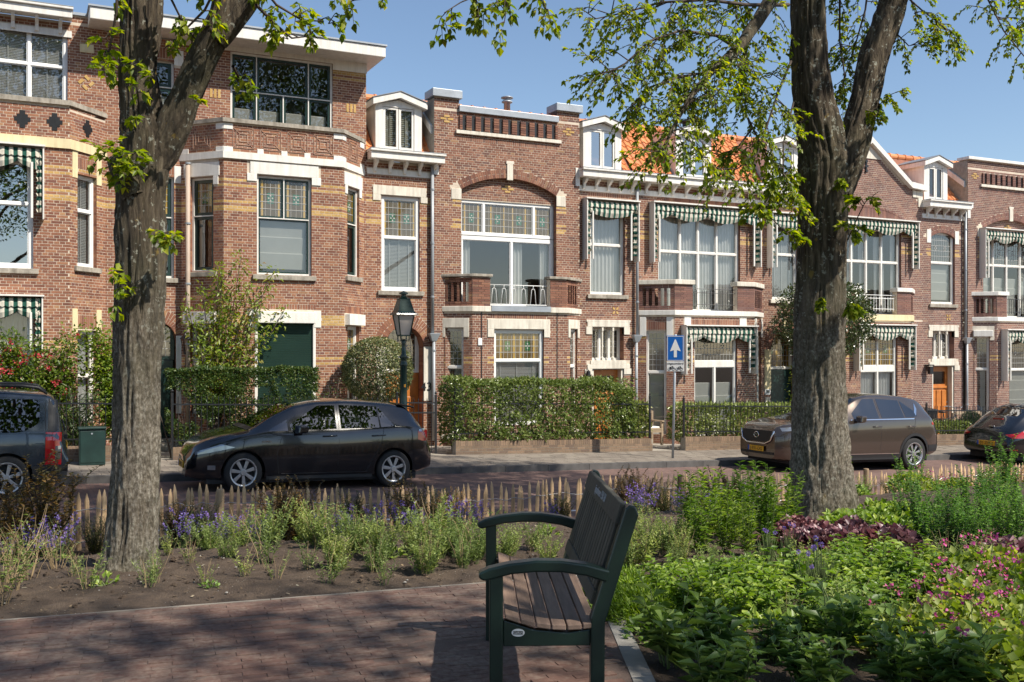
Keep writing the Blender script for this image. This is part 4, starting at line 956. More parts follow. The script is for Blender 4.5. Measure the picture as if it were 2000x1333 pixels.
one('intercom',M['cream'],H2,lambda m:m.fbox(F0,19.97,20.15,-.04,0,-.25,.12),bevel=.006)
cornice(H2,F0,15.5,21.85,6.2,True,.34,.46); dormer(H2,16.85,18.1,6.47,7.68,'sky'); dormer(H2,20.15,21.4,6.47,7.68,'sky'); roof(H2,15.45,21.9,skip=[(16.85,18.1),(20.15,21.4)],rise=1.78)
one('flue',M['iron'],H2,lambda m:m.lathe([(.14,8.0),(.14,8.3),(.19,8.31),(.19,8.35),(.12,8.36),(.12,8.5),(.2,8.51),(.2,8.56),(.0,8.6)],(18.35,YF+1.7,0),14),True)
rooms(H2,15.5,21.85,[(-1.4,2.46),(2.66,6.1)])
# ------------------------------------------------------------------ 37: stepped gable
H3=wempty('brick_house',(24.5,YF,zwalk(24.5)),'brick house with white-edged pointed gable and orange wooden street door','house',ROW)
gx0,gx1,pk=21.9,26.5,24.15
wall(H3,F0,gx0,gx1,2.5,6.3895,[op(22.7,25.55,2.6,5.42)],[lambda z:ring_span(op(22.6,25.7,5.75,5.75,.32,0),z)],bandset(B2,25.55,26.4)+bandset(B2,22,22.7),'brick37'); relieving(H3,22.6,25.7,5.75,.32,'brick37')
gh=lambda z:(pk-(8.0-z)*1.33,pk+(8.0-z)*1.33) if z>6.9 else (gx0+.05,gx1-.45) if z>6.7 else (gx0,gx1-.25)
wall(H3,F0,gx0,gx1,6.389,7.6,[],[],[],'brick37',top=gh,poly=[(gx0,6.389),(gx1,6.389),(gx1-.25,6.7),(gx1-.45,6.85),(pk,8.0),(gx0+.45,6.85),(gx0+.05,6.7)],name='gable')
one('gable_peak',M['cream'],H3,lambda m:m.prism(F0,[(pk-.6,7.6),(pk+.6,7.6),(pk,8.02)],-.03,.05))
def rake(m):
    for s in (-1,1):
        a=(pk,8.08); b=(pk+s*1.75,6.78); c=(pk+s*2.45,6.72)
        for p,q in ((a,b),(b,c)):
            P=[(p[0],p[1]),(q[0],q[1]),(q[0],q[1]+.17),(p[0],p[1]+.19)]
            m.prism(F0,P if s>0 else P[::-1],-.16,.25)
one('gable_coping',M['white'],H3,rake); stone(H3,'kneeler',F0,[(26.05,26.5,6.5,6.72),(26.3,26.5,6.2,6.5)],.03,.05,'cream'); stone(H3,'kneeler',F0,[(21.9,22.2,6.5,6.72)],.03,.05,'cream')
one('wall_anchor',M['iron'],H3,lambda m:[m.fbox(F0,24.0,24.05,-.04,-.012,7.15,7.55),m.fbox(F0,23.95,24.1,-.045,-.041,7.32,7.38),m.lathe([(.05,-.05),(.05,-.012)],F0.p(24.02,0,7.5),8,'y'),m.lathe([(.05,-.05),(.05,-.012)],F0.p(24.02,0,7.2),8,'y')])
french(H3,F0,22.7,25.55,2.62,5.42,.08,'side'); awning(H3,F0,22.45,26.1,4.15,5.66)
xl,xr,r,d=22.6,25.4,.7,.55
FL,FF,FR,SL=bay_frames(xl,xr,r,d); FF=Fr(0,YF-d)
wall(H3,FF,xl,xr,ZB,2.45,[op(23.25,24.8,-1.2,2.15)],[],bandset(Z41,xl,23.25)+bandset(Z41,24.8,xr),'brick41'); window(H3,FF,23.25,24.8,-1.3,2.15,.06,[(0,.5,0,.64,'curtain'),(.5,1,0,.64,'curtain'),(0,.5,.68,1,'amber'),(.5,1,.68,1,'amber')],.07,'white')
for F_ in (FL,FR): wall(H3,F_,0,SL,ZB,2.45,[],[],bandset(Z41,0,SL),'brick37')
wall(H3,F0,xr+r,gx1,ZB,2.5,mat='brick37'); wall(H2,F0,15.45,15.5,ZB,2.5,mat='brick41')
slab(H3,'balcony_slab',xl,xr,r,d,2.45,2.64,.07,'creamy'); awning(H3,FF,22.95,25.35,.9,2.3)
B,FFb=balcony(H3,xl,xr,r,d,'brick37',.6,2.65,3.36,'white',.13)
def rail3(m):
    for z in (3.25,3.15,2.82): m.tube([FFb.p(23.2,.1,z),FFb.p(24.8,.1,z)],.011,6)
    for k in range(13): m.tube([FFb.p(23.3+k*.12,.1,2.75),FFb.p(23.3+k*.12,.1,3.2)],.009,6)
one('railing',M['upvc'],B,rail3)
entry_rect(H3,26.5,'brick37','orange','roman',False,True); dormer(H3,26.72,27.8,6.47,7.62,'clear'); roof(H3,24.5,28.5,skip=[(26.72,27.8)],rise=1.78)
pipe(H3,28.4,YF-.1,1.95,6.15); pipe(H3,28.44,YF-.12,-1.2,1.75,hopper=1.95)
for x in (25.4,28.0): one('solar_panel',M['iron'],H3,lambda m:m.hexa([(x,YF+1.8,8.25),(x+1.1,YF+1.8,8.25),(x+1.1,YF+3,7.95),(x,YF+3,7.95),(x,YF+1.8,8.3),(x+1.1,YF+1.8,8.3),(x+1.1,YF+3,8.0),(x,YF+3,8.0)]))
one('carriage_lamp',M['iron'],H3,lambda m:[m.box(26.62,26.76,YF-.22,YF-.1,.75,1.0),m.box(26.6,26.78,YF-.24,YF,1.02,1.06)])
rooms(H3,21.95,28.4,[(-1.5,2.4),(2.66,6.1)])
# ------------------------------------------------------------------ 35: second parapet house
H4,A4,c4=parapet_house(28.5,'rightmost brick house with slotted parapet and white coping','brick37',False)
window(H4,A4,29.24,31.99,2.62,5.4,.16,[(0,.24,0,.66,'roman'),(.24,.5,0,.66,'romanh'),(.5,.76,0,.66,'romanh'),(.76,1,0,.66,'roman'),(0,.24,.66,1,'lead'),(.24,.5,.66,1,'lead'),(.5,.76,.66,1,'lead'),(.76,1,.66,1,'lead')],.07,'white'); awning(H4,A4,29.05,32.2,3.95,5.62)
xl,xr,r,d=29.35,32.07,.72,.55
FL,FF,FR,SL=bay_frames(xl,xr,r,d); FF=Fr(0,YF-d)
wall(H4,FF,xl,xr,ZB,2.5,[op(29.95,31.4,-1.3,2.05)],[],bandset(Z41,xl,29.95),'brick37'); window(H4,FF,29.95,31.4,-1.35,2.05,.06,SASH('roman','lead',.66),.07,'white'); awning(H4,FF,29.55,31.8,.5,2.2)
for F_ in (FL,FR):
    wall(H4,F_,0,SL,ZB,2.5,[op(.2,.68,-1.2,2.0)],[(.06,.82,2.0,2.34)],bandset(Z41,0,SL),'brick37'); stone(H4,'lintel',F_,[(.06,.82,2.1,2.34),(.06,.2,1.86,2.1),(.68,.82,1.86,2.1)],.025,.04,'cream'); window(H4,F_,.2,.68,-1.2,2.0,.06,SASH('roman','lead',.66),.05,'white')
    one('shutter_box',M['white'],H4,lambda m:m.fbox(F_,.14,.76,-.14,-.026,1.98,2.2),bevel=.02)
slab(H4,'balcony_slab',xl,xr,r,d,2.5,2.64,.07,'white'); B,FFb=balcony(H4,xl,xr,r,d,'brick37',.5,2.65,3.36,'white',.13)
one('railing',M['iron'],B,lambda m:[m.tube([FFb.p(29.85,.1,z),FFb.p(31.57,.1,z)],.011,6) for z in (3.25,2.82)]+[m.tube([FFb.p(29.9+k*.1,.1,2.75),FFb.p(29.9+k*.1,.1,3.25)],.008,6) for k in range(17)])
wall(H4,F0,28.5,xl-r,ZB,2.5,mat='brick37'); wall(H4,F0,32.7,36,ZB,6.4,mat='brick37'); roof(H4,28.8,36,tiles=False,rise=1.78); rooms(H4,28.6,35.9,[(-1.5,2.46),(2.66,6.1)])
# ================================================================== LEAVES
def leaf_mesh(name,P,D,N,L,W,mat,fold=.22,curl=.15):
    P=np.asarray(P,float);D=np.asarray(D,float);N=np.asarray(N,float); n=len(P)
    L=np.broadcast_to(np.asarray(L,float),(n,))[:,None]; W=np.broadcast_to(np.asarray(W,float),(n,))[:,None]
    D=D/np.maximum(np.linalg.norm(D,axis=1,keepdims=True),1e-6); S=np.cross(D,N); S/=np.maximum(np.linalg.norm(S,axis=1,keepdims=True),1e-6); U=np.cross(S,D)
    mid=P+D*L*.45
    V=np.stack([P,mid+S*W*.5+U*W*fold,P+D*L-U*L*curl,mid-S*W*.5+U*W*fold],1).reshape(-1,3)
    me=bpy.data.meshes.new(name); me.vertices.add(4*n); me.vertices.foreach_set('co',V.ravel())
    b=(np.arange(n)*4)[:,None]; T=np.concatenate([b+np.array([[0,1,2]]),b+np.array([[0,2,3]])],1).reshape(-1)
    me.loops.add(len(T)); me.loops.foreach_set('vertex_index',T.astype(np.int32)); me.polygons.add(2*n)
    me.polygons.foreach_set('loop_start',(np.arange(2*n)*3).astype(np.int32))
    mats=mat if isinstance(mat,(list,tuple)) else [mat]
    for q in mats: me.materials.append(q)
    me.update(calc_edges=True); return me
def rdir(n): v=rng.normal(size=(n,3)); return v/np.linalg.norm(v,axis=1,keepdims=True)
LG={}
LG['laurel']=leafmat('laurel_leaf',[(0,(.15,.2,.05)),(.5,(.25,.31,.09)),(.9,(.37,.41,.16)),(1,(.5,.5,.25))],.3,.25)
LG['privet']=leafmat('privet_leaf',[(0,(.025,.06,.014)),(.6,(.05,.1,.025)),(1,(.12,.15,.04))],.25,.4)
LG['box']=leafmat('variegated_leaf',[(0,(.07,.1,.035)),(.5,(.13,.16,.06)),(.75,(.26,.26,.12)),(1,(.45,.4,.2))],.2,.35)
LG['cherry']=leafmat('spring_leaf',[(0,(.14,.21,.025)),(.6,(.27,.35,.05)),(.85,(.36,.38,.07)),(1,(.3,.15,.04))],.4,.4)
LG['hawthorn']=leafmat('hawthorn_leaf',[(0,(.08,.14,.015)),(.6,(.18,.26,.03)),(1,(.3,.34,.06))],.4,.4)
LG['holly']=leafmat('holly_leaf',[(0,(.03,.055,.018)),(.7,(.06,.09,.03)),(1,(.14,.16,.07))],.15,.2)
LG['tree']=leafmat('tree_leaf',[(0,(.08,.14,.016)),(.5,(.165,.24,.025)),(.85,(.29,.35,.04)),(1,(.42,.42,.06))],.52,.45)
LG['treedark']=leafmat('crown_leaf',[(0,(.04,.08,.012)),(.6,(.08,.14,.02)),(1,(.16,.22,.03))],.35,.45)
LG['conifer']=leafmat('conifer_needle',[(0,(.03,.065,.03)),(1,(.09,.14,.07))],.15,.6)
LG['red']=leafmat('red_blossom',[(0,(.5,.03,.06)),(1,(.75,.14,.16))],.3,.6)
M['twig']=paint('twig_bark',(.075,.055,.042),.9,.25,12)
M['stemtan']=paint('dry_stem',(.36,.26,.14),.9,.2,12)
def foliage(parent,name,P,D,N,L,W,mat,base=None,**k):
    b=np.array(base if base is not None else BASE.get(parent.name,(0,0,0)))
    return place(leaf_mesh(name,np.asarray(P)-b,D,N,L,W,LG[mat] if isinstance(mat,str) else mat,**k),name,parent)
def hedge(x0,x1,y0,y1,z0f,z1f,n,L,W,mat,label,stems=14,gap=None,rough=.06):
    xm=(x0+x1)/2; h=wempty('hedge',(xm,(y0+y1)/2,zwalk(xm)),label,'hedge','clipped garden hedges')
    P=[];D=[];N=[]
    while len(P)<n:
        x=random.uniform(x0,x1); t=random.random(); zl,zh=z0f(x),z1f(x)
        q=random.random()
        if q<.5: y=y0+abs(random.gauss(0,.07)); z=random.uniform(zl,zh); o=Vector((0,-1,.25))
        elif q<.75: z=zh-abs(random.gauss(0,.06)); y=random.uniform(y0,y1); o=Vector((0,-.3,1))
        elif q<.85: x=(x0 if random.random()<.6 else x1)+random.uniform(-.05,.05); z=random.uniform(zl,zh); y=random.uniform(y0,y1); o=Vector((-1 if x<xm else 1,-.3,.3))
        else: z=random.uniform(zl,zh); y=random.uniform(y0,y1); o=Vector((0,-.5,.5))
        nz=noise.noise((x*3.1,y*3,z*3.1)); y+=rough*nz*1.6*(-1 if q<.5 else .3); z+=rough*nz*(1 if .5<=q<.75 else 0)
        if gap and gap(x,z): continue
        if noise.noise((x*5+9,y*5,z*5))>.42: continue
        v=o+Vector((random.gauss(0,.7),random.gauss(0,.6),random.gauss(0,.6))); P.append((x,y,z)); D.append(v); N.append(o+Vector((random.gauss(0,.5),random.gauss(0,.4),random.gauss(0,.5))))
    foliage(h,'leaves',P,D,N,np.array([random.uniform(.45,1.35)*L for _ in P]),np.array([random.uniform(.6,1.25)*W for _ in P]),mat)
    def st(m):
        for i in range(stems):
            x=x0+(x1-x0)*(i+.5)/stems+random.uniform(-.1,.1); zb=zwalk(x); y=(y0+y1)/2+random.uniform(-.1,.1)
            for k in range(3): 
                dx=random.uniform(-.25,.25); m.tube([(x,y,zb-.02),(x+dx*.3,y-.02,zb+.3),(x+dx,y-.05,zb+.9)],[.022,.016,.006],5)
    one('stems',M['twig'],h,st,True,kind='stuff'); return h
def iron_fence(x0,x1,y,zb,h,label,step=.115,gate=False,mids=(.82,.12)):
    f=wempty('iron_gate' if gate else 'iron_fence',((x0+x1)/2,y,zb((x0+x1)/2)),label,'gate' if gate else 'fence','black iron garden fences')
    b=BASE[f.name]
    for q in mids: one('rail',M['iron'],f,lambda m:m.hexa([(x0,y-.015,zb(x0)+h*q),(x1,y-.015,zb(x1)+h*q),(x1,y+.015,zb(x1)+h*q),(x0,y+.015,zb(x0)+h*q),(x0,y-.015,zb(x0)+h*q+.03),(x1,y-.015,zb(x1)+h*q+.03),(x1,y+.015,zb(x1)+h*q+.03),(x0,y+.015,zb(x0)+h*q+.03)]))
    bm_=MB(); bm_.lathe([(.008,.0),(.008,h*.94),(.012,h*.95),(.0,h)],(0,0,0),6); bme_=bm_.mesh('bar',M['iron'])
    bs=MB(); bs.lathe([(.008,.0),(.008,h*.68),(.012,h*.69),(.0,h*.74)],(0,0,0),6); bsme=bs.mesh('bar',M['iron'])
    n=max(2,round((x1-x0)/step))
    for i in range(1,n):
        x=x0+(x1-x0)*i/n; o=place(bme_ if i%2 else bme_,'bar',f); o.location=Vector((x,y,zb(x)+.01))-b
    pm=MB(); pm.box(-.022,.022,-.022,.022,-.02,h*1.06); pm.lathe([(.0,h*1.06),(.035,h*1.09),(.0,h*1.13)],(0,0,0),8); pme=pm.mesh('post',M['iron'])
    for x in (x0,x1): o=place(pme,'post',f); o.location=Vector((x,y,zb(x)))-b
    return f
def garden_wall(x0,x1,h,label):
    w_=wempty('garden_wall',((x0+x1)/2,WALL_Y,zwalk((x0+x1)/2)),label,'wall','low brick garden walls')
    m=MB()
    m.hexa([(x0,WALL_Y,zwalk(x0)-.1),(x1,WALL_Y,zwalk(x1)-.1),(x1,WALL_Y+.21,zwalk(x1)-.1),(x0,WALL_Y+.21,zwalk(x0)-.1),(x0,WALL_Y,zwalk(x0)+h-.006),(x1,WALL_Y,zwalk(x1)+h-.006),(x1,WALL_Y+.21,zwalk(x1)+h-.006),(x0,WALL_Y+.21,zwalk(x0)+h-.006)]); core=m.build('mortar_core',M['mortar_dark'],w_)
    bk=MB(); nc=int((h-.12)/CH); z0=h-.115
    sl=-.0275
    def br(x,u,a,b,top=False): 
        za,zb_=zwalk(x),zwalk(u); bk.hexa([(x,WALL_Y-.005,za+a),(u,WALL_Y-.005,zb_+a),(u,WALL_Y+.215,zb_+a),(x,WALL_Y+.215,za+a),(x,WALL_Y-.005,za+b),(u,WALL_Y-.005,zb_+b),(u,WALL_Y+.215,zb_+b),(x,WALL_Y+.215,za+b)])
    n=int((x1-x0)/.06)
    for i in range(n): br(x0+i*.06+.003,x0+(i+1)*.06-.003,z0,h)
    for k in range(nc+1):
        x=x0-(.11 if k%2 else 0)
        while x<x1-.02:
            a=max(x,x0)+.004; b=min(x+.22,x1)-.004
            if b-a>.03: br(a,b,z0-(k+1)*CH+.004,z0-k*CH-.005)
            x+=.22
    bk.build('wall_bricks',M['gwall'],w_,kind='stuff'); return w_
# ------------------------------------------------------------------ front gardens
random.seed(31)
garden_wall(8.93,14.3,.31,'low brown brick garden wall below the tall laurel hedge'); garden_wall(15.3,21.5,.34,'low brown brick wall with iron fence behind the brown car'); garden_wall(24.0,30.5,.32,'low brown brick wall behind the black rounded car'); garden_wall(.7,2.2,.3,'short low brick wall behind the green cabinet'); garden_wall(2.75,7.6,.25,'low brick wall under the dark gappy hedge behind the black hatchback')
zt=lambda h:(lambda x:zwalk(x)+h)
iron_fence(.2,2.2,WALL_Y+.1,zt(.3),1.0,'black iron fence beside the green utility cabinet'); iron_fence(2.75,7.55,WALL_Y+.1,zt(.25),1.05,'long black iron fence in front of the dark hedge behind the hatchback'); iron_fence(7.65,8.5,WALL_Y+.15,zt(.04),1.25,'black iron garden gate left of the tall laurel hedge',.1,True,(.9,.72,.06))
iron_fence(8.95,14.28,WALL_Y+.1,zt(.34),1.0,'black iron fence half swallowed by the laurel hedge'); iron_fence(15.32,21.4,WALL_Y+.1,zt(.34),.95,'black iron fence along the low clipped hedge behind the brown car'); iron_fence(24.0,30.4,WALL_Y+.1,zt(.32),.85,'black iron fence at the far right behind the rounded black car')
hedge(8.95,13.8,21.36,22.3,lambda x:zwalk(x)+.32,lambda x:.83-.02*(x-9)+.04*math.sin(x*3) if x<13.2 else .83-.09-(x-13.2)*.45,15000,.1,.05,'laurel','tall clipped laurel hedge with large shiny leaves above the brown wall',rough=.09)
hedge(13.5,14.35,21.5,22.2,lambda x:zwalk(x)+.35,lambda x:.25-.1*(x-13.5),2200,.1,.05,'laurel','low end of laurel hedge beside the gap with the wooden bench',4,rough=.09)
hedge(15.35,21.3,21.5,22.1,lambda x:zwalk(x)+.3,lambda x:.1-.02*(x-15),9500,.1,.05,'laurel','low clipped laurel hedge behind iron fence and brown car',rough=.07)
hedge(24.1,26.0,21.5,22.0,lambda x:zwalk(x)+.3,lambda x:-.62-.02*(x-24),2000,.09,.045,'laurel','small low hedge right of the brown car',5)
def gp(x,z): 
    g=noise.noise((x*2.3,4,z*1.6)); return (z<.75 and g>.2-.25*(.75-z)) or noise.noise((x*6,1,z*6))>.5
hedge(2.75,5.78,21.55,22.1,lambda x:zwalk(x)+.25,lambda x:1.13+.02*math.sin(x*4),23000,.055,.034,'privet','tall dark privet hedge with gaps low down, left of the round bush',16,gp,.05)
# round bush on a stem
rb=wempty('topiary_bush',(7.4,22.3,zwalk(7.4)),'large round clipped variegated bush beside the street lamp','bush'); n=14000; v=rdir(n); rr=.78*(1-abs(rng.normal(0,.07,n)))*(1+.05*np.array([noise.noise(Vector(q)*3) for q in v])); P=np.array([7.4,22.3,1.06])+v*rr[:,None]*np.array([1.03,1,.98])
foliage(rb,'leaves',P,v*.5+rdir(n),v+rdir(n)*.5,rng.uniform(.04,.07,n),.03,'box'); one('trunk',M['twig'],rb,lambda m:m.tube([(7.4,22.3,zwalk(7.4)-.02),(7.42,22.3,-.2),(7.38,22.3,.9)],[.07,.055,.04],8),True)
def shrub(name,label,cat,x,y,stems,leaf,L,W,mat,seed,zb=None,flower=None,leafstep=.05,spread=.1,fn=0,up=.3):
    """stems: list of tip offsets (dx,dy,h)"""
    random.seed(seed); zb=zwalk(x) if zb is None else zb; s=wempty(name,(x,y,zb),label,cat); P=[];D=[];N=[];tips=[]
    m=MB()
    for (dx,dy,h) in stems:
        pts=[Vector((x+random.uniform(-.05,.05),y,zb-.02))]
        k=6
        for i in range(1,k+1):
            t=i/k; pts.append(Vector((x+dx*t**1.3+random.uniform(-.03,.03),y+dy*t+random.uniform(-.03,.03),zb+h*t)))
        m.tube(pts,[.018*(1-.8*i/k)+.003 for i in range(k+1)],5)
        L_=int(h/leafstep*leaf)
        for j in range(L_):
            t=random.uniform(.2,1.02)**.8; i=min(k-1,int(t*k)); q=pts[i].lerp(pts[i+1],min(1,t*k-i)); off=Vector((random.gauss(0,spread),random.gauss(0,spread),random.gauss(0,spread*.8)))
            P.append(q+off); D.append(off.normalized()+Vector((random.gauss(0,.4),random.gauss(0,.4),random.gauss(0,.4)-.1))); N.append(Vector((random.gauss(0,.5),random.gauss(-.3,.5),1)))
            tips.append(q+off*1.2)
    m.build('stems',M['twig'],s,True,kind='stuff')
    foliage(s,'leaves',P,D,N,np.array([random.uniform(.7,1.25)*L for _ in P]),W,mat)
    if flower:
        P=[];D=[]
        for q in random.sample(tips,fn):
            for _ in range(14): P.append(q+Vector((random.gauss(0,.03),random.gauss(-.03,.03),random.gauss(.02,.03)))); D.append(Vector((random.gauss(0,1),random.gauss(-.6,1),random.gauss(.4,1))))
        foliage(s,'blossom',P,D,np.array(D)+rdir(len(D))*.5,.05,.042,flower)
    return s
rnd=lambda a,b:random.uniform(a,b)
random.seed(5)
shrub('flowering_shrub','bushy green shrub with crimson blossom behind the grey van','shrub',.25,22.2,[(rnd(-1.0,.75),rnd(-.3,.3),rnd(1.4,2.65)) for _ in range(26)],9,.075,.055,'hawthorn',1,flower='red',fn=110,spread=.13)
shrub('leafy_shrub','light green shrub half hidden behind the left tree trunk','shrub',1.75,22.1,[(rnd(-.6,.4),rnd(-.2,.2),rnd(1.5,2.7)) for _ in range(15)],7,.08,.055,'hawthorn',2,spread=.11)
shrub('oleander_bush','narrow-leaved green bush behind the green cabinet','shrub',1.0,21.75,[(rnd(-.45,.4),rnd(-.2,.1),rnd(.7,1.5)) for _ in range(12)],4,.14,.022,'privet',3,spread=.07)
shrub('upright_shrub','tall loose light green shrub rising above the dark hedge','shrub',3.75,22.45,[(-.55,0,3.3),(-.4,0,2.9),(-.2,.1,3.6),(.0,0,3.2),(.15,-.1,3.9),(.35,0,3.5),(.6,0,4.3),(.8,.1,3.7),(.95,0,3.3),(1.3,0,4.05),(1.55,0,3.2),(.5,0,2.7),(1.0,0,2.6),(.1,.1,4.1),(-.3,-.1,2.3)],3.1,.11,.05,'cherry',4,spread=.085)
shrub('small_bush','thin scraggly bush between the dark hedge and the round bush','shrub',6.2,21.9,[(rnd(-.3,.3),rnd(-.1,.1),rnd(1.0,1.7)) for _ in range(6)],1.6,.05,.035,'privet',6,spread=.09)
shrub('young_shrub','slim bright green shrub before the arched porch, left of right trunk','shrub',20.1,22.3,[(rnd(-.3,.3),rnd(-.1,.1),rnd(1.4,2.3)) for _ in range(9)],5,.09,.05,'cherry',7,spread=.1)
hl=wempty('holly_tree',(20.9,22.2,zwalk(20.9)),'dark glossy evergreen tree directly behind the right trunk','tree'); n=9000; v=rdir(n); rr=rng.uniform(.35,1,n)**.4*(1+.22*np.array([noise.noise(Vector(q)*2.3) for q in v])); P=np.array([20.85,22.2,2.45])+v*rr[:,None]*np.array([1.6,1.1,1.25])
foliage(hl,'crown',P,v*.6+rdir(n),v+rdir(n)*.7,rng.uniform(.07,.12,n),.05,'holly'); one('trunk',M['twig'],hl,lambda m:[m.tube([(20.9,22.2,zwalk(20.9)-.02),(20.85,22.2,.6),(20.9,22.2,2.6)],[.1,.08,.03],8)]+[m.tube([(20.87,22.2,1.2+.2*k),(20.87+math.cos(k*2)*.8,22.2+math.sin(k*2)*.5,2.0+.25*k)],[.035,.01],5) for k in range(6)],True)
cf=wempty('conifer_bush',(26.3,21.75,zwalk(26.3)),'small feathery dark conifer left of the rounded black car','bush'); n=6000; v=rdir(n); v[:,2]=abs(v[:,2]); P=np.array([26.3,21.75,zwalk(26.3)+.15])+v*(rng.uniform(.2,1,n)**.5)[:,None]*np.array([.48,.4,.85])
foliage(cf,'needles',P,v+rdir(n)*.6+np.array([0,0,.4]),rdir(n),.09,.012,'conifer'); one('stem',M['twig'],cf,lambda m:m.tube([(26.3,21.75,zwalk(26.3)-.02),(26.3,21.75,zwalk(26.3)+.6)],[.03,.01],6))
# ------------------------------------------------------------------ street furniture
M['lampglass']=paint('frosted_lamp_glass',(.5,.44,.39),.3,.05,2)
lp=wempty('street_lamp',(6.95,19.3,zwalk(6.95)),'dark green classic street lantern on a fluted post behind the hatchback','street lamp')
b=Vector((6.95,19.3,0)); zb=zwalk(6.95)-.24
one('post',M['dgreen'],lp,lambda m:m.lathe([(.16,zb-.02),(.16,zb+.25),(.12,zb+.3),(.1,zb+.9),(.12,zb+.95),(.075,zb+1.0),(.07,zb+2.25),(.09,zb+2.28),(.07,zb+2.32),(.06,zb+2.4),(.09,zb+2.44),(.05,zb+2.5),(.04,zb+2.7),(.05,zb+2.75),(.03,zb+2.8)],(b.x,b.y,0),16),True)
one('ladder_bar',M['dgreen'],lp,lambda m:m.tube([(b.x-.12,b.y,1.38),(b.x+.12,b.y,1.38)],.018,6))
one('scroll_bracket',M['dgreen'],lp,lambda m:[m.tube([(b.x+.03*math.cos(a),b.y+.03*math.sin(a),zb+2.78),(b.x+.12*math.cos(a),b.y+.12*math.sin(a),zb+2.76),(b.x+.13*math.cos(a),b.y+.13*math.sin(a),zb+2.9)],.012,5) for a in [math.pi/4+k*math.pi/2 for k in range(4)]],kind='stuff')
z0=zb+2.88; z1=z0+.42
def pyr(m,r0,r1,a,c): m.lathe([(r0,a),(r1,c)],(b.x,b.y,0),4,rot=.5)
one('lantern_glass',M['lampglass'],lp,lambda m:pyr(m,.14,.235,z0,z1))
one('lantern_frame',M['dgreen'],lp,lambda m:[m.tube([(b.x+.145*c,b.y+.145*s,z0),(b.x+.24*c,b.y+.24*s,z1)],.014,5) for c,s in ((math.cos(a),math.sin(a)) for a in [math.pi/4+k*math.pi/2 for k in range(4)])]+[pyr(m,.15,.15,z0-.02,z0+.01)])
one('lantern_roof',M['dgreen'],lp,lambda m:m.lathe([(.32,z1-.01),(.3,z1+.02),(.24,z1+.06),(.15,z1+.3),(.16,z1+.32),(.1,z1+.34)],(b.x,b.y,0),4,rot=.5)); one('finial',M['dgreen'],lp,lambda m:m.lathe([(.1,z1+.34),(.05,z1+.37),(.05,z1+.4),(.09,z1+.41),(.09,z1+.44),(.03,z1+.47),(0,z1+.48)],(b.x,b.y,0),12))
one('sticker',paint('orange_sticker',(.7,.3,.02),.5,.05),lp,lambda m:m.box(b.x-.02,b.x+.02,b.y-.078,b.y-.072,.78,.84))
# one-way sign
sg=wempty('traffic_sign',(13.72,19.6,zwalk(13.72)),'blue one-way arrow sign on a grey leaning pole','sign'); zb=zwalk(13.72)
M['blue']=paint('sign_blue',(.0,.09,.36),.3,.05,3); M['signw']=paint('sign_white',(.66,.66,.64),.4,.05,3); M['signk']=paint('sign_black',(.02,.02,.02),.5,.05,3)
one('pole',M['zinc'],sg,lambda m:m.tube([(13.72,19.6,zb-.02),(13.8,19.6,1.9)],.03,10),True)
a=math.atan2(13.8,19.6)-.08; SF=Fr(13.79,19.6,math.cos(a),-math.sin(a)); SF=Fr(13.79-SF.nx*.05,19.6-SF.ny*.05,SF.ux,SF.uy)
pl=one('sign_plate',M['blue'],sg,lambda m:m.fbox(SF,-.2,.2,-.0,.02,1.27,1.87),bevel=.008)
def brd(m): plate(m,SF,(-.188,.188,1.283,1.857),[(-.176,.176,1.295,1.845)],-.003,-.0005)
one('sign_border',M['signw'],pl,brd); one('arrow',M['signw'],pl,lambda m:[m.prism(SF,[(-.035,1.36),(.035,1.36),(.035,1.53),(-.035,1.53)],-.004,-.0005),m.prism(SF,[(-.035,1.53),(.035,1.53),(.125,1.5),(.01,1.78),(-.01,1.78),(-.125,1.5)],-.004,-.0005)])
sp=one('sub_plate',M['signw'],sg,lambda m:m.fbox(SF,-.2,.2,-.0,.015,1.03,1.262),bevel=.004)
tx=text_mesh('uitgezonderd',.072,.001); tx.materials.append(M['signk']); o=place(tx,'lettering',sp); P_=Vector(SF.p(0,-.003,1.215))-BASE[sg.name]; o.location=P_; o.rotation_euler=(R(90),0,math.atan2(SF.uy,SF.ux))
def bikes(m):
    for u in (-.09,.09):
        for w_ in (-.05,.05):
            pts=[(u+w_+.032*math.cos(t),-.003,1.085+.032*math.sin(t)) for t in [2*math.pi*k/12 for k in range(13)]]; m.tube([SF.p(*q) for q in pts],.004,4)
        for p,q in (((u-.05,1.085),(u-.01,1.14)),((u-.01,1.14),(u+.04,1.14)),((u+.05,1.085),(u+.035,1.15)),((u-.01,1.14),(u+.005,1.085)),((u+.005,1.085),(u+.04,1.14)),((u-.05,1.085),(u+.005,1.085)),((u+.035,1.15),(u+.02,1.155))): m.tube([SF.p(p[0],-.003,p[1]),SF.p(q[0],-.003,q[1])],.005,4)
    m.prism(SF,[(-.13,1.1),(-.1,1.09),(-.09,1.13),(-.13,1.14)],-.004,-.001)
one('bicycle_pictogram',M['signk'],sp,bikes,kind='stuff')
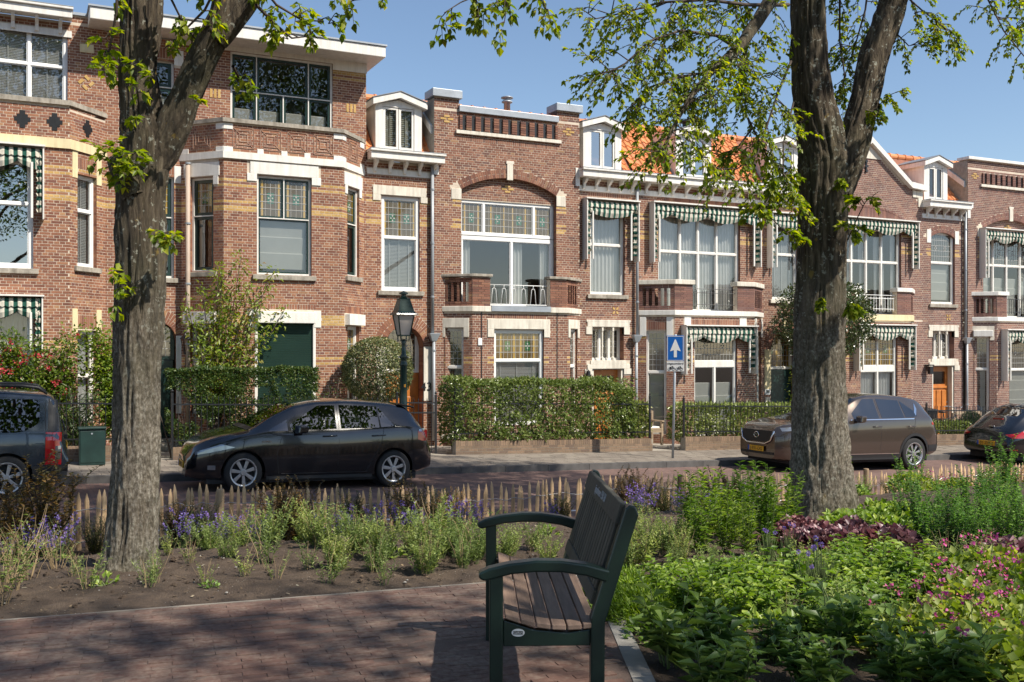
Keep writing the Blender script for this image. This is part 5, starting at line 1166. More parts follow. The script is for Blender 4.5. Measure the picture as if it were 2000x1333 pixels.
# utility cabinet
uc=wempty('utility_cabinet',(1.2,20.85,zwalk(1.2)),'dark green steel utility cabinet on the pavement left of the trunk','cabinet'); M['cabgreen']=paint('cabinet_green',(.012,.035,.03),.45,.3,4); zb=zwalk(1.2)
one('body',M['cabgreen'],uc,lambda m:m.box(.98,1.44,20.65,20.95,zb,zb+.68),bevel=.01); one('lid',M['cabgreen'],uc,lambda m:m.box(.96,1.46,20.62,20.97,zb+.682,zb+.72),bevel=.01); one('door',M['cabgreen'],uc,lambda m:m.box(1.0,1.42,20.64,20.649,zb+.05,zb+.65),bevel=.004); one('lock',M['zinc'],uc,lambda m:m.lathe([(.018,0),(.018,-.012),(0,-.013)],(1.2,20.64,zb+.6),8,'y'))
# wooden garden bench in the gap (and a second one far right)
def garden_bench(x,y,label,seed):
    zb=zwalk(x); g=empty('garden_bench',(x,y,zb),0,label,'bench','wooden garden benches')
    for s in (-1,1):
        one('leg',M['oldwood'],g,lambda m:m.box(s*.62-.03,s*.62+.03,-.28,-.22,0,.62)); one('leg',M['oldwood'],g,lambda m:m.box(s*.62-.03,s*.62+.03,.2,.26,0,.9)); one('armrest',M['oldwood'],g,lambda m:m.box(s*.62-.04,s*.62+.04,-.32,.198,.622,.66),bevel=.008)
    for k in range(5): one('seat_slat',M['oldwood'],g,lambda m:m.box(-.585,.585,-.28+k*.095,-.2+k*.095,.42,.45),bevel=.004)
    one('back_rail',M['oldwood'],g,lambda m:m.box(-.585,.585,.2,.24,.84,.93),bevel=.008); one('back_rail',M['oldwood'],g,lambda m:m.box(-.585,.585,.2,.24,.52,.58),bevel=.008); one('apron',M['oldwood'],g,lambda m:m.box(-.585,.585,-.28,-.25,.34,.415))
    for k in range(9):
        for s in (-1,1): one('lattice_slat',M['oldwood'],g,lambda m:m.hexa([(-.56+k*.125-s*.05-.012,.21,.582),(-.56+k*.125-s*.05+.012,.21,.582),(-.56+k*.125-s*.05+.012,.22+s*.004,.582),(-.56+k*.125-s*.05-.012,.22+s*.004,.582),(-.56+k*.125+s*.05-.012,.21,.838),(-.56+k*.125+s*.05+.012,.21,.838),(-.56+k*.125+s*.05+.012,.22+s*.004,.838),(-.56+k*.125+s*.05-.012,.22+s*.004,.838)]))
    return g
garden_bench(14.95,23.0,'weathered wooden bench with lattice back in the gap by the sign',1); garden_bench(27.4,22.6,'weathered wooden bench behind the iron fence at far right',2)
one('seat_cushion',M['curtain'],None,lambda m:m.box(14.4,15.5,22.74,23.14,zwalk(14.95)+.452,zwalk(14.95)+.5),bevel=.02); tag(bpy.data.objects['seat_cushion'],'white cushion lying on the lattice-back wooden bench','cushion')
# wheelie bin and bicycle in the far right front garden
X_=on_plane(1806,22.9); zb=zwalk(X_); wb=empty('wheelie_bin',(X_,22.9,zb),0,'dark lidded bin beside the orange door of the gabled house','bin')
one('body',M['iron'],wb,lambda m:m.hexa([(-.2,-.22,.06),(.2,-.22,.06),(.2,.22,.06),(-.2,.22,.06),(-.26,-.28,.95),(.26,-.28,.95),(.26,.28,.95),(-.26,.28,.95)]),bevel=.02); one('lid',M['iron'],wb,lambda m:m.hexa([(-.28,-.31,.952),(.28,-.31,.952),(.28,.3,.952),(-.28,.3,.952),(-.26,-.28,1.0),(.26,-.28,1.0),(.26,.28,1.05),(-.26,.28,1.05)]),bevel=.015)
for s in (-1,1): one('wheel',M['lead'],wb,lambda m:m.tube([(s*.2-.03,.2,.09),(s*.2+.03,.2,.09)],.09,14))
X_=on_plane(1852,22.3); zb=zwalk(X_); bk_=empty('bicycle',(X_,22.3,zb),R(8),'dark upright bicycle behind the iron fence near the orange door','bicycle')
for x in (-.53,.53):
    w_=one('wheel',M['iron'],bk_,lambda m:m.tube([(x+.34*math.cos(t),0,.35+.34*math.sin(t)) for t in [2*math.pi*k/28 for k in range(29)]],.018,6),True)
    one('spokes',M['zinc'],w_,lambda m:[m.tube([(x,0,.35),(x+.33*math.cos(t),0,.35+.33*math.sin(t))],.0025,3) for t in [2*math.pi*k/14 for k in range(14)]],kind='stuff')
one('frame',M['iron'],bk_,lambda m:[m.tube(p,.016,6) for p in ([(.53,0,.35),(.36,0,.95)],[(.38,0,.88),(-.1,0,.3)],[(.4,0,.78),(-.2,0,.72)],[(-.1,0,.3),(-.25,0,.9)],[(-.53,0,.35),(-.1,0,.3)],[(-.53,0,.35),(-.22,0,.75)])])
one('handlebar',M['zinc'],bk_,lambda m:m.tube([(.22,-.28,1.08),(.34,-.26,1.1),(.4,0,1.06),(.34,.26,1.1),(.22,.28,1.08)],.013,6),True); one('stem',M['zinc'],bk_,lambda m:m.tube([(.36,0,.95),(.38,0,1.06)],.013,6)); one('saddle',M['iron'],bk_,lambda m:m.hexa([(-.4,-.1,.92),(-.12,-.03,.92),(-.12,.03,.92),(-.4,.1,.92),(-.4,-.1,.98),(-.12,-.03,.96),(-.12,.03,.96),(-.4,.1,.98)]),bevel=.02); one('carrier',M['iron'],bk_,lambda m:m.box(-.85,-.4,-.07,.07,.74,.76)); one('mudguard',M['iron'],bk_,lambda m:m.tube([(-.53+.385*math.cos(t),0,.35+.385*math.sin(t)) for t in [math.pi*k/12 for k in range(2,14)]],.022,6))
# ================================================================== CARS
def carpaint(name,c,rough=.12,metal=.3):
    m=Nd(name); m.col(c,rough,metal); m.b.inputs['Coat Weight'].default_value=1; m.b.inputs['Coat Roughness'].default_value=.04; return m.m
M['cblack']=carpaint('black_car_paint',(.006,.0065,.008),.16,0); M['cbrown']=carpaint('bronze_car_paint',(.105,.082,.066),.2,.7); M['cgrey']=carpaint('slate_car_paint',(.036,.052,.072),.2,.5)
M['plastic']=paint('black_plastic',(.018,.018,.019),.55,.1,8); M['tyre']=paint('tyre_rubber',(.018,.018,.019),.85,.15,10); M['alloy']=paint('alloy_wheel',(.55,.55,.56),.3,.05,4,metal=.8); M['chrome']=paint('chrome',(.75,.75,.76),.12,.02,4,metal=1)
M['tail']=carpaint('red_lamp',(.42,.008,.012),.1,0); M['lamp']=carpaint('clear_lamp',(.3,.32,.34),.06,.6); M['cglass']=glassmat('car_glass',(.09,.11,.1),.09); M['plate']=paint('yellow_plate',(.72,.4,.02),.45,.04,4); M['plateb']=paint('plate_blue',(.01,.08,.4),.45,.04,4); M['seat']=paint('car_interior',(.03,.03,.032),.8,.2,5)
def crv(pts):
    xs=[p[0] for p in pts]; ys=[p[1] for p in pts]
    def f(x):
        return float(np.interp(x,xs,ys))
    def g(x):  # light smoothing
        h=.06; return (f(x-h)+2*f(x)+f(x+h)+f(x-h/2)*2+f(x+h/2)*2)/8
    return g
class Car:
    def __init__(s,name,label,X,Y,flip,L,top,belt,w,wroof,bot,paintm,wheels,wr,tint='cglass'):
        s.L=L; s.top,s.belt,s.w,s.wr_,s.bot=crv(top),crv(belt),crv(w),crv(wroof),crv(bot); s.pm=paintm
        s.o=empty(name,(X,Y,zroad(X+(L/2))),0,label,'car','cars parked along the kerb'); s.o.rotation_euler=(0,math.atan(.0275),0)
        if flip: s.o.rotation_euler=(0,-math.atan(.0275),math.pi); s.o.location=(X+L,Y,zroad(X+L/2))
        if not flip: s.o.location=(X,Y,zroad(X))
        else: s.o.location=(X+L,Y,zroad(X+L))
        N=64; m=MB(); rings=[]
        for i in range(N+1):
            t=i/N; x=L*(.5-.5*math.cos(math.pi*t))*.6+L*t*.4; rings.append((x,s.ring(x)))
        K=len(rings[0][1])*2-2
        for x,r in rings:
            full=[( y,z) for y,z in r]+[(-y,z) for y,z in r[-2:0:-1]]
            m.v+=[(x,y,z) for y,z in full]
        for i in range(N):
            for j in range(K):
                a=i*K+j;b=i*K+(j+1)%K; m.f.append((a,b,b+K,a+K)); m.m.append(0)
        m.f.append(tuple(range(K-1,-1,-1))); m.f.append(tuple(N*K+j for j in range(K))); m.m+= [0,0]
        body=m.build('body',M[paintm],s.o,True)
        dg=None
        for wx in wheels:
            c=MB(); c.lathe([(wr+.045,-1.2),(wr+.045,1.2)],(wx,0,wr),40,'y'); co=c.build('arch_cutter',M['plastic'],s.o)
            bo=body.modifiers.new('arch','BOOLEAN'); bo.operation='DIFFERENCE'; bo.object=co; bo.solver='EXACT'
            dg=bpy.context.evaluated_depsgraph_get(); me=bpy.data.meshes.new_from_object(body.evaluated_get(dg)); body.modifiers.clear(); old=body.data; body.data=me; me.materials.clear(); me.materials.append(M[paintm]); bpy.data.meshes.remove(old); bpy.data.objects.remove(co)
        try: me.set_sharp_from_angle(angle=R(35))
        except Exception: pass
        s.body=body
        for wx in wheels:
            ww=s.w(wx); one('wheel_well',M['seat'],s.o,lambda q:q.lathe([(wr+.044,-ww*.6),(wr+.044,ww*.6)],(wx,0,wr),24,'y'))
        one('underbody',M['seat'],s.o,lambda q:q.box(.3,L-.3,-.7,.7,s.bot(L/2)-.06,s.bot(L/2)+.1))
    def ring(s,x):
        t,b,w,r,z0=s.top(x),s.belt(x),s.w(x),s.wr_(x),s.bot(x); b=min(b,t-.03); h=b-z0; g=t-b; e=min(.07,g*.3)
        return [(0,z0),(w*.55,z0),(w*.86,z0+.01),(w*.955,z0+.05),(w*.985,z0+h*.2),(w,z0+h*.45),(w*1.0,z0+h*.7),(w*.985,b-h*.09),(w*.965,b-.01),(w*.945,b+min(.02,g*.1)),
                (w*.945+(r-w*.945)*.5,b+(g-e)*.5),(r,t-e),(r*.95,t-e*.55),(r*.8,t-e*.22),(r*.4,t-e*.04),(0,t)]
    def y(s,x,z):
        r=s.ring(x)[3:13]; return float(np.interp(z,[q[1] for q in r],[q[0] for q in r]))
    def zt(s,x,y):
        r=s.ring(x)[8:][::-1]; return float(np.interp(abs(y),[q[0] for q in r],[q[1] for q in r]))
    def side(s,name,mat,x0,x1,lo,hi,sides=(-1,1),eps=.004,n=18,k=4,parent=None):
        for sg in sides:
            m=MB()
            for i in range(n):
                a=x0+(x1-x0)*i/n; b=x0+(x1-x0)*(i+1)/n
                for j in range(k):
                    P=[]
                    for x,t in ((a,j/k),(b,j/k),(b,(j+1)/k),(a,(j+1)/k)):
                        z=lo(x)+(hi(x)-lo(x))*t; P.append((x,sg*(s.y(x,z)+eps),z))
                    m.quad(*(P if sg<0 else P[::-1]))
            m.build(name,M[mat],parent or s.o,True)
    def topp(s,name,mat,x0,x1,hw,eps=.006,n=14,k=10,y0=None):
        m=MB()
        for i in range(n):
            a=x0+(x1-x0)*i/n; b=x0+(x1-x0)*(i+1)/n
            for j in range(k):
                P=[]
                for x,t in ((a,j/k),(b,j/k),(b,(j+1)/k),(a,(j+1)/k)):
                    y=-hw(x)+2*hw(x)*t; P.append((x,y,s.zt(x,y)+eps))
                m.quad(*P)
        return m.build(name,M[mat],s.o,True)
    def seam(s,pts,name='door_seam',mat='seat',w=.006,sides=(-1,1)):
        for sg in sides:
            m=MB(); P=[]
            for (x,z),(x2,z2) in zip(pts,pts[1:]):
                for t in (0,.25,.5,.75): P.append((x+(x2-x)*t,z+(z2-z)*t))
            P.append(pts[-1]); m.tube([(x,sg*(s.y(x,z)+.001),z) for x,z in P],w*.6,4); m.build(name,M[mat],s.o)
    def wheel(s,x,r,style,n):
        for sg in (-1,1):
            yy=sg*(s.w(x)-.015); W=one('wheel',M['tyre'],s.o,lambda m:m.lathe([(r*.7,-.1),(r*.9,-.105),(r*.985,-.08),(r,-.03),(r,.03),(r*.985,.08),(r*.9,.105),(r*.7,.1)],(x,yy-sg*.1,r),32,'y',cap=False),True)
            one('rim',M['alloy'],W,lambda m:[m.lathe([(r*.71,-.1),(r*.71,.102),(r*.66,.104),(r*.63,.09),(r*.61,.02),(r*.61,-.02),(r*.63,-.09),(r*.66,-.104),(r*.71,-.102)],(x,yy-sg*.1,r),32,'y',cap=False)],True)
            one('brake_disc',M['seat'],W,lambda m:m.lathe([(r*.58,-.02),(r*.58,.02)],(x,yy-sg*.13,r),24,'y'))
            def sp(m):
                m.lathe([(r*.14,-.02),(r*.16,.0),(r*.14,.02)],(x,yy-sg*.03,r),16,'y')
                for k in range(n):
                    t=2*math.pi*k/n+.3; c,q=math.cos(t),math.sin(t); w0,w1=(.02,.03) if style=='thick' else (.011,.013)
                    for off in ((0,) if style=='thick' else (-.09,.09)):
                        c1,q1=math.cos(t+off),math.sin(t+off)
                        A=[(c*r*.1-q*w0,q*r*.1+c*w0),(c*r*.1+q*w0,q*r*.1-c*w0),(c1*r*.61+q1*w1,q1*r*.61-c1*w1),(c1*r*.61-q1*w1,q1*r*.61+c1*w1)]
                        ya=yy-sg*.03; yb=yy-sg*.055; P0=[(x+u,ya,r+v) for u,v in A]; P1=[(x+u,yb,r+v) for u,v in A]
                        m.hexa(P1+P0)
            one('spokes',M['alloy'],W,sp,bevel=.004)
    def nplate(s,txt,x,y,z,face,w=.52,h=.11,rz=0):
        sgn=-1 if face=='front' else 1
        p=one('number_plate',M['plate'],s.o,lambda m:m.box(min(x,x+sgn*.015),max(x,x+sgn*.015),y-w/2,y+w/2,z-h/2,z+h/2),bevel=.004)
        e=-1 if face=='front' else 1
        by=(y+w/2,y+w/2-.05) if face=='front' else (y-w/2,y-w/2+.05)
        one('plate_band',M['plateb'],p,lambda m:m.box(min(x+sgn*.0155,x+sgn*.017),max(x+sgn*.0155,x+sgn*.017),min(by),max(by),z-h/2+.002,z+h/2-.002))
        t=text_mesh(txt,.105,.001); t.materials.append(M['signk']); o=place(t,'lettering',p); o.location=(x+sgn*.0165,y+(-.02 if face=='front' else .02),z-.005); o.rotation_euler=(R(90),0,R(-90) if face=='front' else R(90))
        return p
YN=17.0
# ---- black hatchback
c=Car('parked_car','black five-door hatchback parked in tree shade, front to the left',2.44,YN+.88,False,4.27,
 [(0,.5),(.03,.62),(.1,.73),(.25,.82),(.5,.9),(.8,.955),(.98,.99),(1.36,1.22),(1.72,1.385),(2.1,1.455),(2.6,1.475),(3.0,1.465),(3.5,1.425),(3.8,1.375),(3.88,1.3),(4.02,1.1),(4.12,.98),(4.2,.88),(4.27,.62)],
 [(0,.45),(.1,.62),(.3,.74),(.8,.89),(1.2,.95),(2.5,.97),(3.6,1.03),(4.05,1.0),(4.27,.58)],
 [(0,.36),(.04,.5),(.12,.63),(.3,.77),(.55,.85),(.85,.88),(3.3,.88),(3.85,.86),(4.1,.8),(4.22,.72),(4.27,.64)],
 [(0,.3),(.1,.52),(.3,.66),(.6,.72),(1.0,.73),(1.4,.66),(2.0,.6),(3.3,.58),(3.8,.57),(4.05,.66),(4.27,.58)],
 [(0,.22),(.3,.17),(.6,.19),(3.6,.19),(4.0,.24),(4.27,.3)],'cblack',(.87,3.5),.315)
for x in (.87,3.5): c.wheel(x,.315,'thick',7)
c.side('side_window','cglass',1.64,2.45,lambda x:.985+.02*(x-1.7),lambda x:min(1.375+.02*(x-2.2),1.02+(x-1.56)*.6)); c.side('side_window','cglass',2.53,3.22,lambda x:1.0+.02*(x-2.4),lambda x:1.385-.03*(x-2.5)); c.side('quarter_window','cglass',3.25,3.5,lambda x:1.02+.05*(x-3.2),lambda x:max(1.03,1.365-(x-3.25)*1.3),n=8)
c.side('quarter_window','cglass',1.28,1.6,lambda x:.965+.02*(x-1.3),lambda x:max(.97,.975+(x-1.26)*.5),n=8)
c.topp('cowl','plastic',.93,1.03,lambda x:.64,n=3); c.topp('windscreen','cglass',1.035,1.78,lambda x:.6-.06*(x-1.0)); c.seam([(.34,.8),(.7,.9),(.98,.955)],'bonnet_seam'); c.topp('rear_window','cglass',3.87,4.02,lambda x:.5)
c.side('headlight','lamp',.12,.72,lambda x:.58+.22*(x-.1),lambda x:.63+.34*(x-.1)-max(0,x-.5)*.55); c.side('tail_lamp','tail',3.95,4.22,lambda x:.78+.0*x+.3*max(0,4.05-x),lambda x:.97-.1*abs(x-4.05)); c.side('tail_lamp_lens','lamp',3.97,4.16,lambda x:.945,lambda x:.985,eps=.008,n=6,k=1)
c.side('fog_lamp','lamp',.3,.42,lambda x:.36,lambda x:.43,n=6,k=2); c.side('sill_trim','plastic',1.25,3.1,lambda x:.19,lambda x:.25,eps=.01)
for p in ([(1.5,.93),(1.42,.6),(1.45,.28)],[(2.49,1.36),(2.49,.95),(2.47,.28)],[(3.3,1.0),(3.25,.75),(3.05,.4),(2.98,.28)],[(1.5,.28),(3.0,.28)]): c.seam(p)
for x in (2.2,3.08):
    for sg in (-1,1): one('door_handle',M['cblack'],c.o,lambda m:m.tube([(x,sg*(c.y(x,.88)+.008),.88),(x+.06,sg*(c.y(x,.88)+.035),.885),(x+.18,sg*(c.y(x,.88)+.035),.89),(x+.24,sg*(c.y(x,.88)+.008),.89)],.014,6),True)
for sg in (-1,1):
    one('mirror',M['cblack'],c.o,lambda m:m.hexa([(1.7,sg*.87,.93),(1.86,sg*.87,.94),(1.9,sg*1.05,.95),(1.72,sg*1.05,.93),(1.7,sg*.87,1.06),(1.88,sg*.87,1.07),(1.92,sg*1.05,1.06),(1.75,sg*1.05,1.06)] if sg>0 else [(1.72,-1.05,.93),(1.9,-1.05,.95),(1.86,-.87,.94),(1.7,-.87,.93),(1.75,-1.05,1.06),(1.92,-1.05,1.06),(1.88,-.87,1.07),(1.7,-.87,1.06)]),bevel=.025)
bt=text_mesh('HYBRID',.045,.002); bt.materials.append(M['chrome']); o=place(bt,'badge',c.o); o.location=(1.24,-(c.y(1.24,.8)+.004),.8); o.rotation_euler=(R(90),0,0)
c.nplate('79-NVZ-2',-.005,0,.4,'front'); one('spoiler',M['cblack'],c.o,lambda m:m.hexa([(3.65,-.56,1.385),(3.95,-.54,1.33),(3.95,.54,1.33),(3.65,.56,1.385),(3.65,-.56,1.42),(3.97,-.54,1.36),(3.97,.54,1.36),(3.65,.56,1.42)]),bevel=.008)
c.o.scale=(1,1,1.045)
# ---- bronze SUV
c=Car('parked_car','bronze-brown SUV parked behind the right trunk, front to the left',14.82,YN+.93,False,4.55,
 [(0,.8),(.05,.92),(.2,1.0),(.6,1.08),(1.1,1.13),(1.35,1.17),(1.8,1.43),(2.15,1.59),(2.5,1.655),(3.0,1.665),(3.6,1.63),(4.0,1.57),(4.12,1.5),(4.3,1.28),(4.42,1.13),(4.5,1.0),(4.55,.75)],
 [(0,.76),(.4,.93),(1.0,1.02),(1.4,1.09),(3.6,1.16),(4.2,1.16),(4.55,.72)],
 [(0,.55),(.05,.68),(.15,.78),(.4,.88),(.8,.92),(3.7,.92),(4.2,.89),(4.45,.82),(4.55,.7)],
 [(0,.5),(.2,.68),(.6,.76),(1.2,.77),(1.8,.68),(2.4,.64),(3.5,.62),(4.1,.6),(4.35,.7),(4.55,.6)],
 [(0,.28),(.3,.22),(.7,.24),(3.8,.24),(4.3,.3),(4.55,.4)],'cbrown',(.96,3.66),.355)
for x in (.96,3.66): c.wheel(x,.355,'thin',8)
c.side('side_window','cglass',1.9,2.62,lambda x:1.13+.015*(x-2),lambda x:min(1.555,1.13+(x-1.75)*.75)); c.side('side_window','cglass',2.7,3.36,lambda x:1.145+.015*(x-2.6),lambda x:1.56-.05*(x-2.7)); c.side('quarter_window','cglass',3.4,3.76,lambda x:1.165+.12*max(0,x-3.55),lambda x:max(1.19,1.525-(x-3.4)*.68),n=10)
c.side('window_trim','chrome',1.8,3.86,lambda x:1.1+.015*(x-2)+1.1*max(0,x-3.66),lambda x:1.12+.015*(x-2)+1.5*max(0,x-3.64),eps=.008,k=1)
c.topp('cowl','plastic',1.26,1.39,lambda x:.7,n=3); c.topp('windscreen','cglass',1.4,2.12,lambda x:.64); c.topp('rear_window','cglass',4.12,4.3,lambda x:.52)
c.side('tail_lamp','tail',4.2,4.53,lambda x:1.0-.02*(x-4.2),lambda x:1.06+.04*(x-4.2)); c.side('headlight','lamp',.12,.72,lambda x:.86+.1*(x-.1),lambda x:.93+.12*(x-.1)-max(0,x-.5)*.15)
c.side('wheel_arch_trim','plastic',.5,1.42,lambda x:max(.3,.355+math.sqrt(max(0,.4**2-(x-.96)**2))),lambda x:max(.32,.355+math.sqrt(max(0,.46**2-(x-.96)**2))),eps=.008,n=24,k=1); c.side('wheel_arch_trim','plastic',3.2,4.12,lambda x:max(.3,.355+math.sqrt(max(0,.4**2-(x-3.66)**2))),lambda x:max(.32,.355+math.sqrt(max(0,.46**2-(x-3.66)**2))),eps=.008,n=24,k=1)
c.side('sill_cladding','plastic',1.42,3.22,lambda x:.25,lambda x:.36,eps=.01); c.side('sill_chrome','chrome',1.45,3.2,lambda x:.37,lambda x:.385,eps=.012,k=1); c.side('rear_bumper_trim','plastic',4.1,4.53,lambda x:.4,lambda x:.55,eps=.006)
for p in ([(1.62,1.06),(1.55,.7),(1.6,.38)],[(2.66,1.54),(2.66,1.1),(2.64,.38)],[(3.68,1.15),(3.62,.85),(3.35,.55),(3.25,.38)]): c.seam(p)
for x in (2.42,3.42):
    for sg in (-1,1): one('door_handle',M['cbrown'],c.o,lambda m:m.tube([(x,sg*(c.y(x,.96)+.008),.96),(x+.05,sg*(c.y(x,.96)+.035),.965),(x+.18,sg*(c.y(x,.96)+.035),.97),(x+.23,sg*(c.y(x,.96)+.008),.97)],.016,6),True)
for sg in (-1,1): one('mirror',M['cbrown'],c.o,lambda m:m.hexa([(1.9,min(sg*.9,sg*1.1),1.05),(2.05,min(sg*.9,sg*1.1),1.07),(2.05,max(sg*.9,sg*1.1),1.07),(1.9,max(sg*.9,sg*1.1),1.05),(1.92,min(sg*.9,sg*1.1),1.2),(2.07,min(sg*.9,sg*1.1),1.21),(2.07,max(sg*.9,sg*1.1),1.21),(1.92,max(sg*.9,sg*1.1),1.2)]),bevel=.03)
gr=one('grille',M['plastic'],c.o,lambda m:m.hexa([(-.02,-.42,.62),(-.02,.42,.62),(.1,.42,.62),(.1,-.42,.62),(-.01,-.5,.86),(-.01,.5,.86),(.1,.5,.86),(.1,-.5,.86)][::1])); 
one('grille_trim',M['chrome'],gr,lambda m:m.tube([(-.005,-.56,.86),(-.03,-.47,.66),(-.035,-.3,.585),(-.035,.3,.585),(-.03,.47,.66),(-.005,.56,.86)],.018,8),True)
def emb(m):
    m.tube([(-.03,.075*math.cos(t),.76+.06*math.sin(t)) for t in [2*math.pi*k/20 for k in range(21)]],.008,5); m.tube([(-.03,-.07,.775),(-.03,-.03,.79),(-.03,0,.745),(-.03,.03,.79),(-.03,.07,.775)],.008,5)
one('emblem',M['chrome'],gr,emb); c.nplate('J-931-DG',-.03,0,.47,'front'); one('lower_grille',M['plastic'],c.o,lambda m:m.box(-.015,.1,-.55,.55,.36,.41))
c.o.scale=(1.06,1,1.05)
# ---- slate van (rear shows at the left edge)
c=Car('parked_car','slate grey van with roof rails, its tail at left edge',-3.83,YN+.87,False,4.47,
 [(0,.7),(.1,.85),(.8,1.0),(1.1,1.06),(1.7,1.45),(2.0,1.55),(2.6,1.6),(3.6,1.59),(4.15,1.55),(4.27,1.5),(4.35,1.2),(4.42,.9),(4.47,.6)],
 [(0,.65),(.6,.9),(1.2,1.0),(3.8,1.02),(4.3,1.0),(4.47,.56)],
 [(0,.6),(.1,.75),(.5,.85),(3.9,.87),(4.2,.85),(4.38,.8),(4.47,.74)],
 [(0,.5),(.6,.7),(1.2,.72),(1.9,.64),(4.0,.62),(4.3,.66),(4.47,.6)],
 [(0,.25),(.5,.22),(3.9,.24),(4.47,.36)],'cgrey',(.8,3.62),.32)
for x in (.8,3.62): c.wheel(x,.32,'thick',6)
c.side('side_window','cglass',3.15,4.05,lambda x:.98+max(0,(x-3.7))**2*1.2,lambda x:1.46-.5*max(0,x-3.98)); c.side('side_window','cglass',1.7,3.05,lambda x:1.03,lambda x:min(1.48,1.05+(x-1.6)*.8))
c.side('pillar_trim','plastic',4.17,4.31,lambda x:.99,lambda x:1.48-.12*(x-4.1)); c.side('tail_lamp','tail',4.14,4.37,lambda x:.5,lambda x:.985-.05*(x-4.14)); c.side('tail_lamp_lens','lamp',4.28,4.36,lambda x:.58,lambda x:.78,eps=.01,n=6,k=4); c.side('bumper','plastic',3.97,4.46,lambda x:.3,lambda x:.49,eps=.012)
c.topp('rear_window','cglass',4.27,4.37,lambda x:.55,n=10)
for sg in (-1,1): one('roof_rail',M['plastic'],c.o,lambda m:m.tube([(1.9,sg*.6,1.53),(2.05,sg*.6,1.63),(2.4,sg*.6,1.66),(3.8,sg*.6,1.655),(4.02,sg*.6,1.63),(4.15,sg*.6,1.54)],[.02,.025,.024,.024,.025,.02],8),True)
one('tailgate_trim',M['plastic'],c.o,lambda m:m.box(4.36,4.46,-.5,.5,.86,.93),bevel=.012); c.nplate('97-XK-GB',4.455,-.12,.74,'rear'); one('door_handle',M['plastic'],c.o,lambda m:m.tube([(4.39,.25,.8),(4.45,.25,.95),(4.4,.25,1.1)],.018,6),True)
c.seam([(4.12,1.5),(4.14,1.0),(4.12,.5)]); c.seam([(3.1,1.5),(3.1,.5)])
c.o.scale=(1,1,1.04)
# ---- rounded black car at the right edge, tail towards us
c=Car('parked_car','rounded black car at the right edge, tail towards the brown SUV',22.15,YN+.9,True,4.28,
 [(0,.6),(.1,.72),(.4,.86),(.9,.97),(1.3,1.03),(1.8,1.32),(2.1,1.43),(2.5,1.48),(2.9,1.46),(3.3,1.36),(3.7,1.16),(4.0,.95),(4.15,.82),(4.23,.68),(4.28,.5)],
 [(0,.55),(.5,.8),(1.2,.93),(2.5,.95),(3.3,.93),(3.9,.82),(4.2,.7),(4.28,.46)],
 [(0,.55),(.1,.68),(.4,.82),(.8,.88),(3.5,.9),(3.9,.87),(4.12,.8),(4.24,.7),(4.28,.62)],
 [(0,.4),(.4,.6),(1.2,.68),(1.8,.6),(2.5,.57),(3.1,.55),(3.7,.6),(4.05,.62),(4.28,.5)],
 [(0,.22),(.4,.18),(3.6,.19),(4.0,.24),(4.28,.32)],'cblack',(.85,3.39),.33)
for x in (.85,3.39): c.wheel(x,.33,'thick',5)
c.topp('rear_window','cglass',3.15,3.66,lambda x:.47-.1*(x-3.2)); c.topp('windscreen','cglass',1.34,2.0,lambda x:.58); c.side('side_window','cglass',1.75,2.6,lambda x:.97,lambda x:min(1.38,1.0+(x-1.7)*.8)); c.side('side_window','cglass',2.65,3.25,lambda x:.97,lambda x:max(.99,1.36-(x-2.6)*.5))
c.side('tail_lamp','tail',3.92,4.2,lambda x:.66-.05*(x-4),lambda x:.83-.35*(x-3.92)); one('brake_lamp',M['tail'],c.o,lambda m:m.box(3.78,3.83,-.14,.14,1.07,1.1)); 
one('emblem',M['chrome'],c.o,lambda m:m.lathe([(.0,.0),(.07,.0),(.07,.02),(.0,.025)],(4.05,0,.9),20,'z')); c.nplate('01-ZLF-2',4.275,.02,.5,'rear'); c.side('reflector','tail',4.1,4.24,lambda x:.36,lambda x:.385,eps=.006,n=6,k=1)
c.o.scale=(1,1,1.04)
# ================================================================== PARK BENCH
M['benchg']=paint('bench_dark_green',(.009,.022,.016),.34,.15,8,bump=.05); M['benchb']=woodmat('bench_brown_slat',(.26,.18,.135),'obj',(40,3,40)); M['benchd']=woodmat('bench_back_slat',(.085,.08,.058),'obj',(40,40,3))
BA=math.atan2(-.403,.916)
bn=empty('park_bench',(1.70,3.64,.036),BA,'dark green park bench with brown slats on the brick path','bench')
BL=1.17; zb=0
SEATZ=lambda x:.40+.05*((x-.27)/.25)**2-.02*(x-.05)
for y in (0,BL):
    one('front_leg',M['benchg'],bn,lambda m:m.box(-.027,.027,y-.03,y+.03,0,.6),bevel=.006)
    def bl(m):
        P=[(.375,0),(.43,0),(.432,.4),(.567,.83),(.555,.862),(.53,.87),(.515,.855),(.376,.42)]; G=Fr(0,y-.03); m.prism(G,P,0,.06)
    one('back_leg',M['benchg'],bn,bl,bevel=.006)
    def arm(m):
        up=[(-.07,.585),(-.068,.605),(-.03,.622),(.05,.64),(.16,.652),(.26,.65),(.36,.635),(.452,.61)]; lo=[(.44,.562),(.36,.588),(.26,.604),(.16,.606),(.06,.598),(-.01,.58),(-.05,.572)]
        m.prism(Fr(0,y-.035),(up+lo)[::-1],0,.07)
    one('armrest',M['benchg'],bn,arm,bevel=.008)
    one('side_rail',M['benchg'],bn,lambda m:m.prism(Fr(0,y-.02),[(.028,.31),(.374,.31),(.374,.375),(.28,.362),(.15,.375),(.028,.415)],0,.04),bevel=.004)
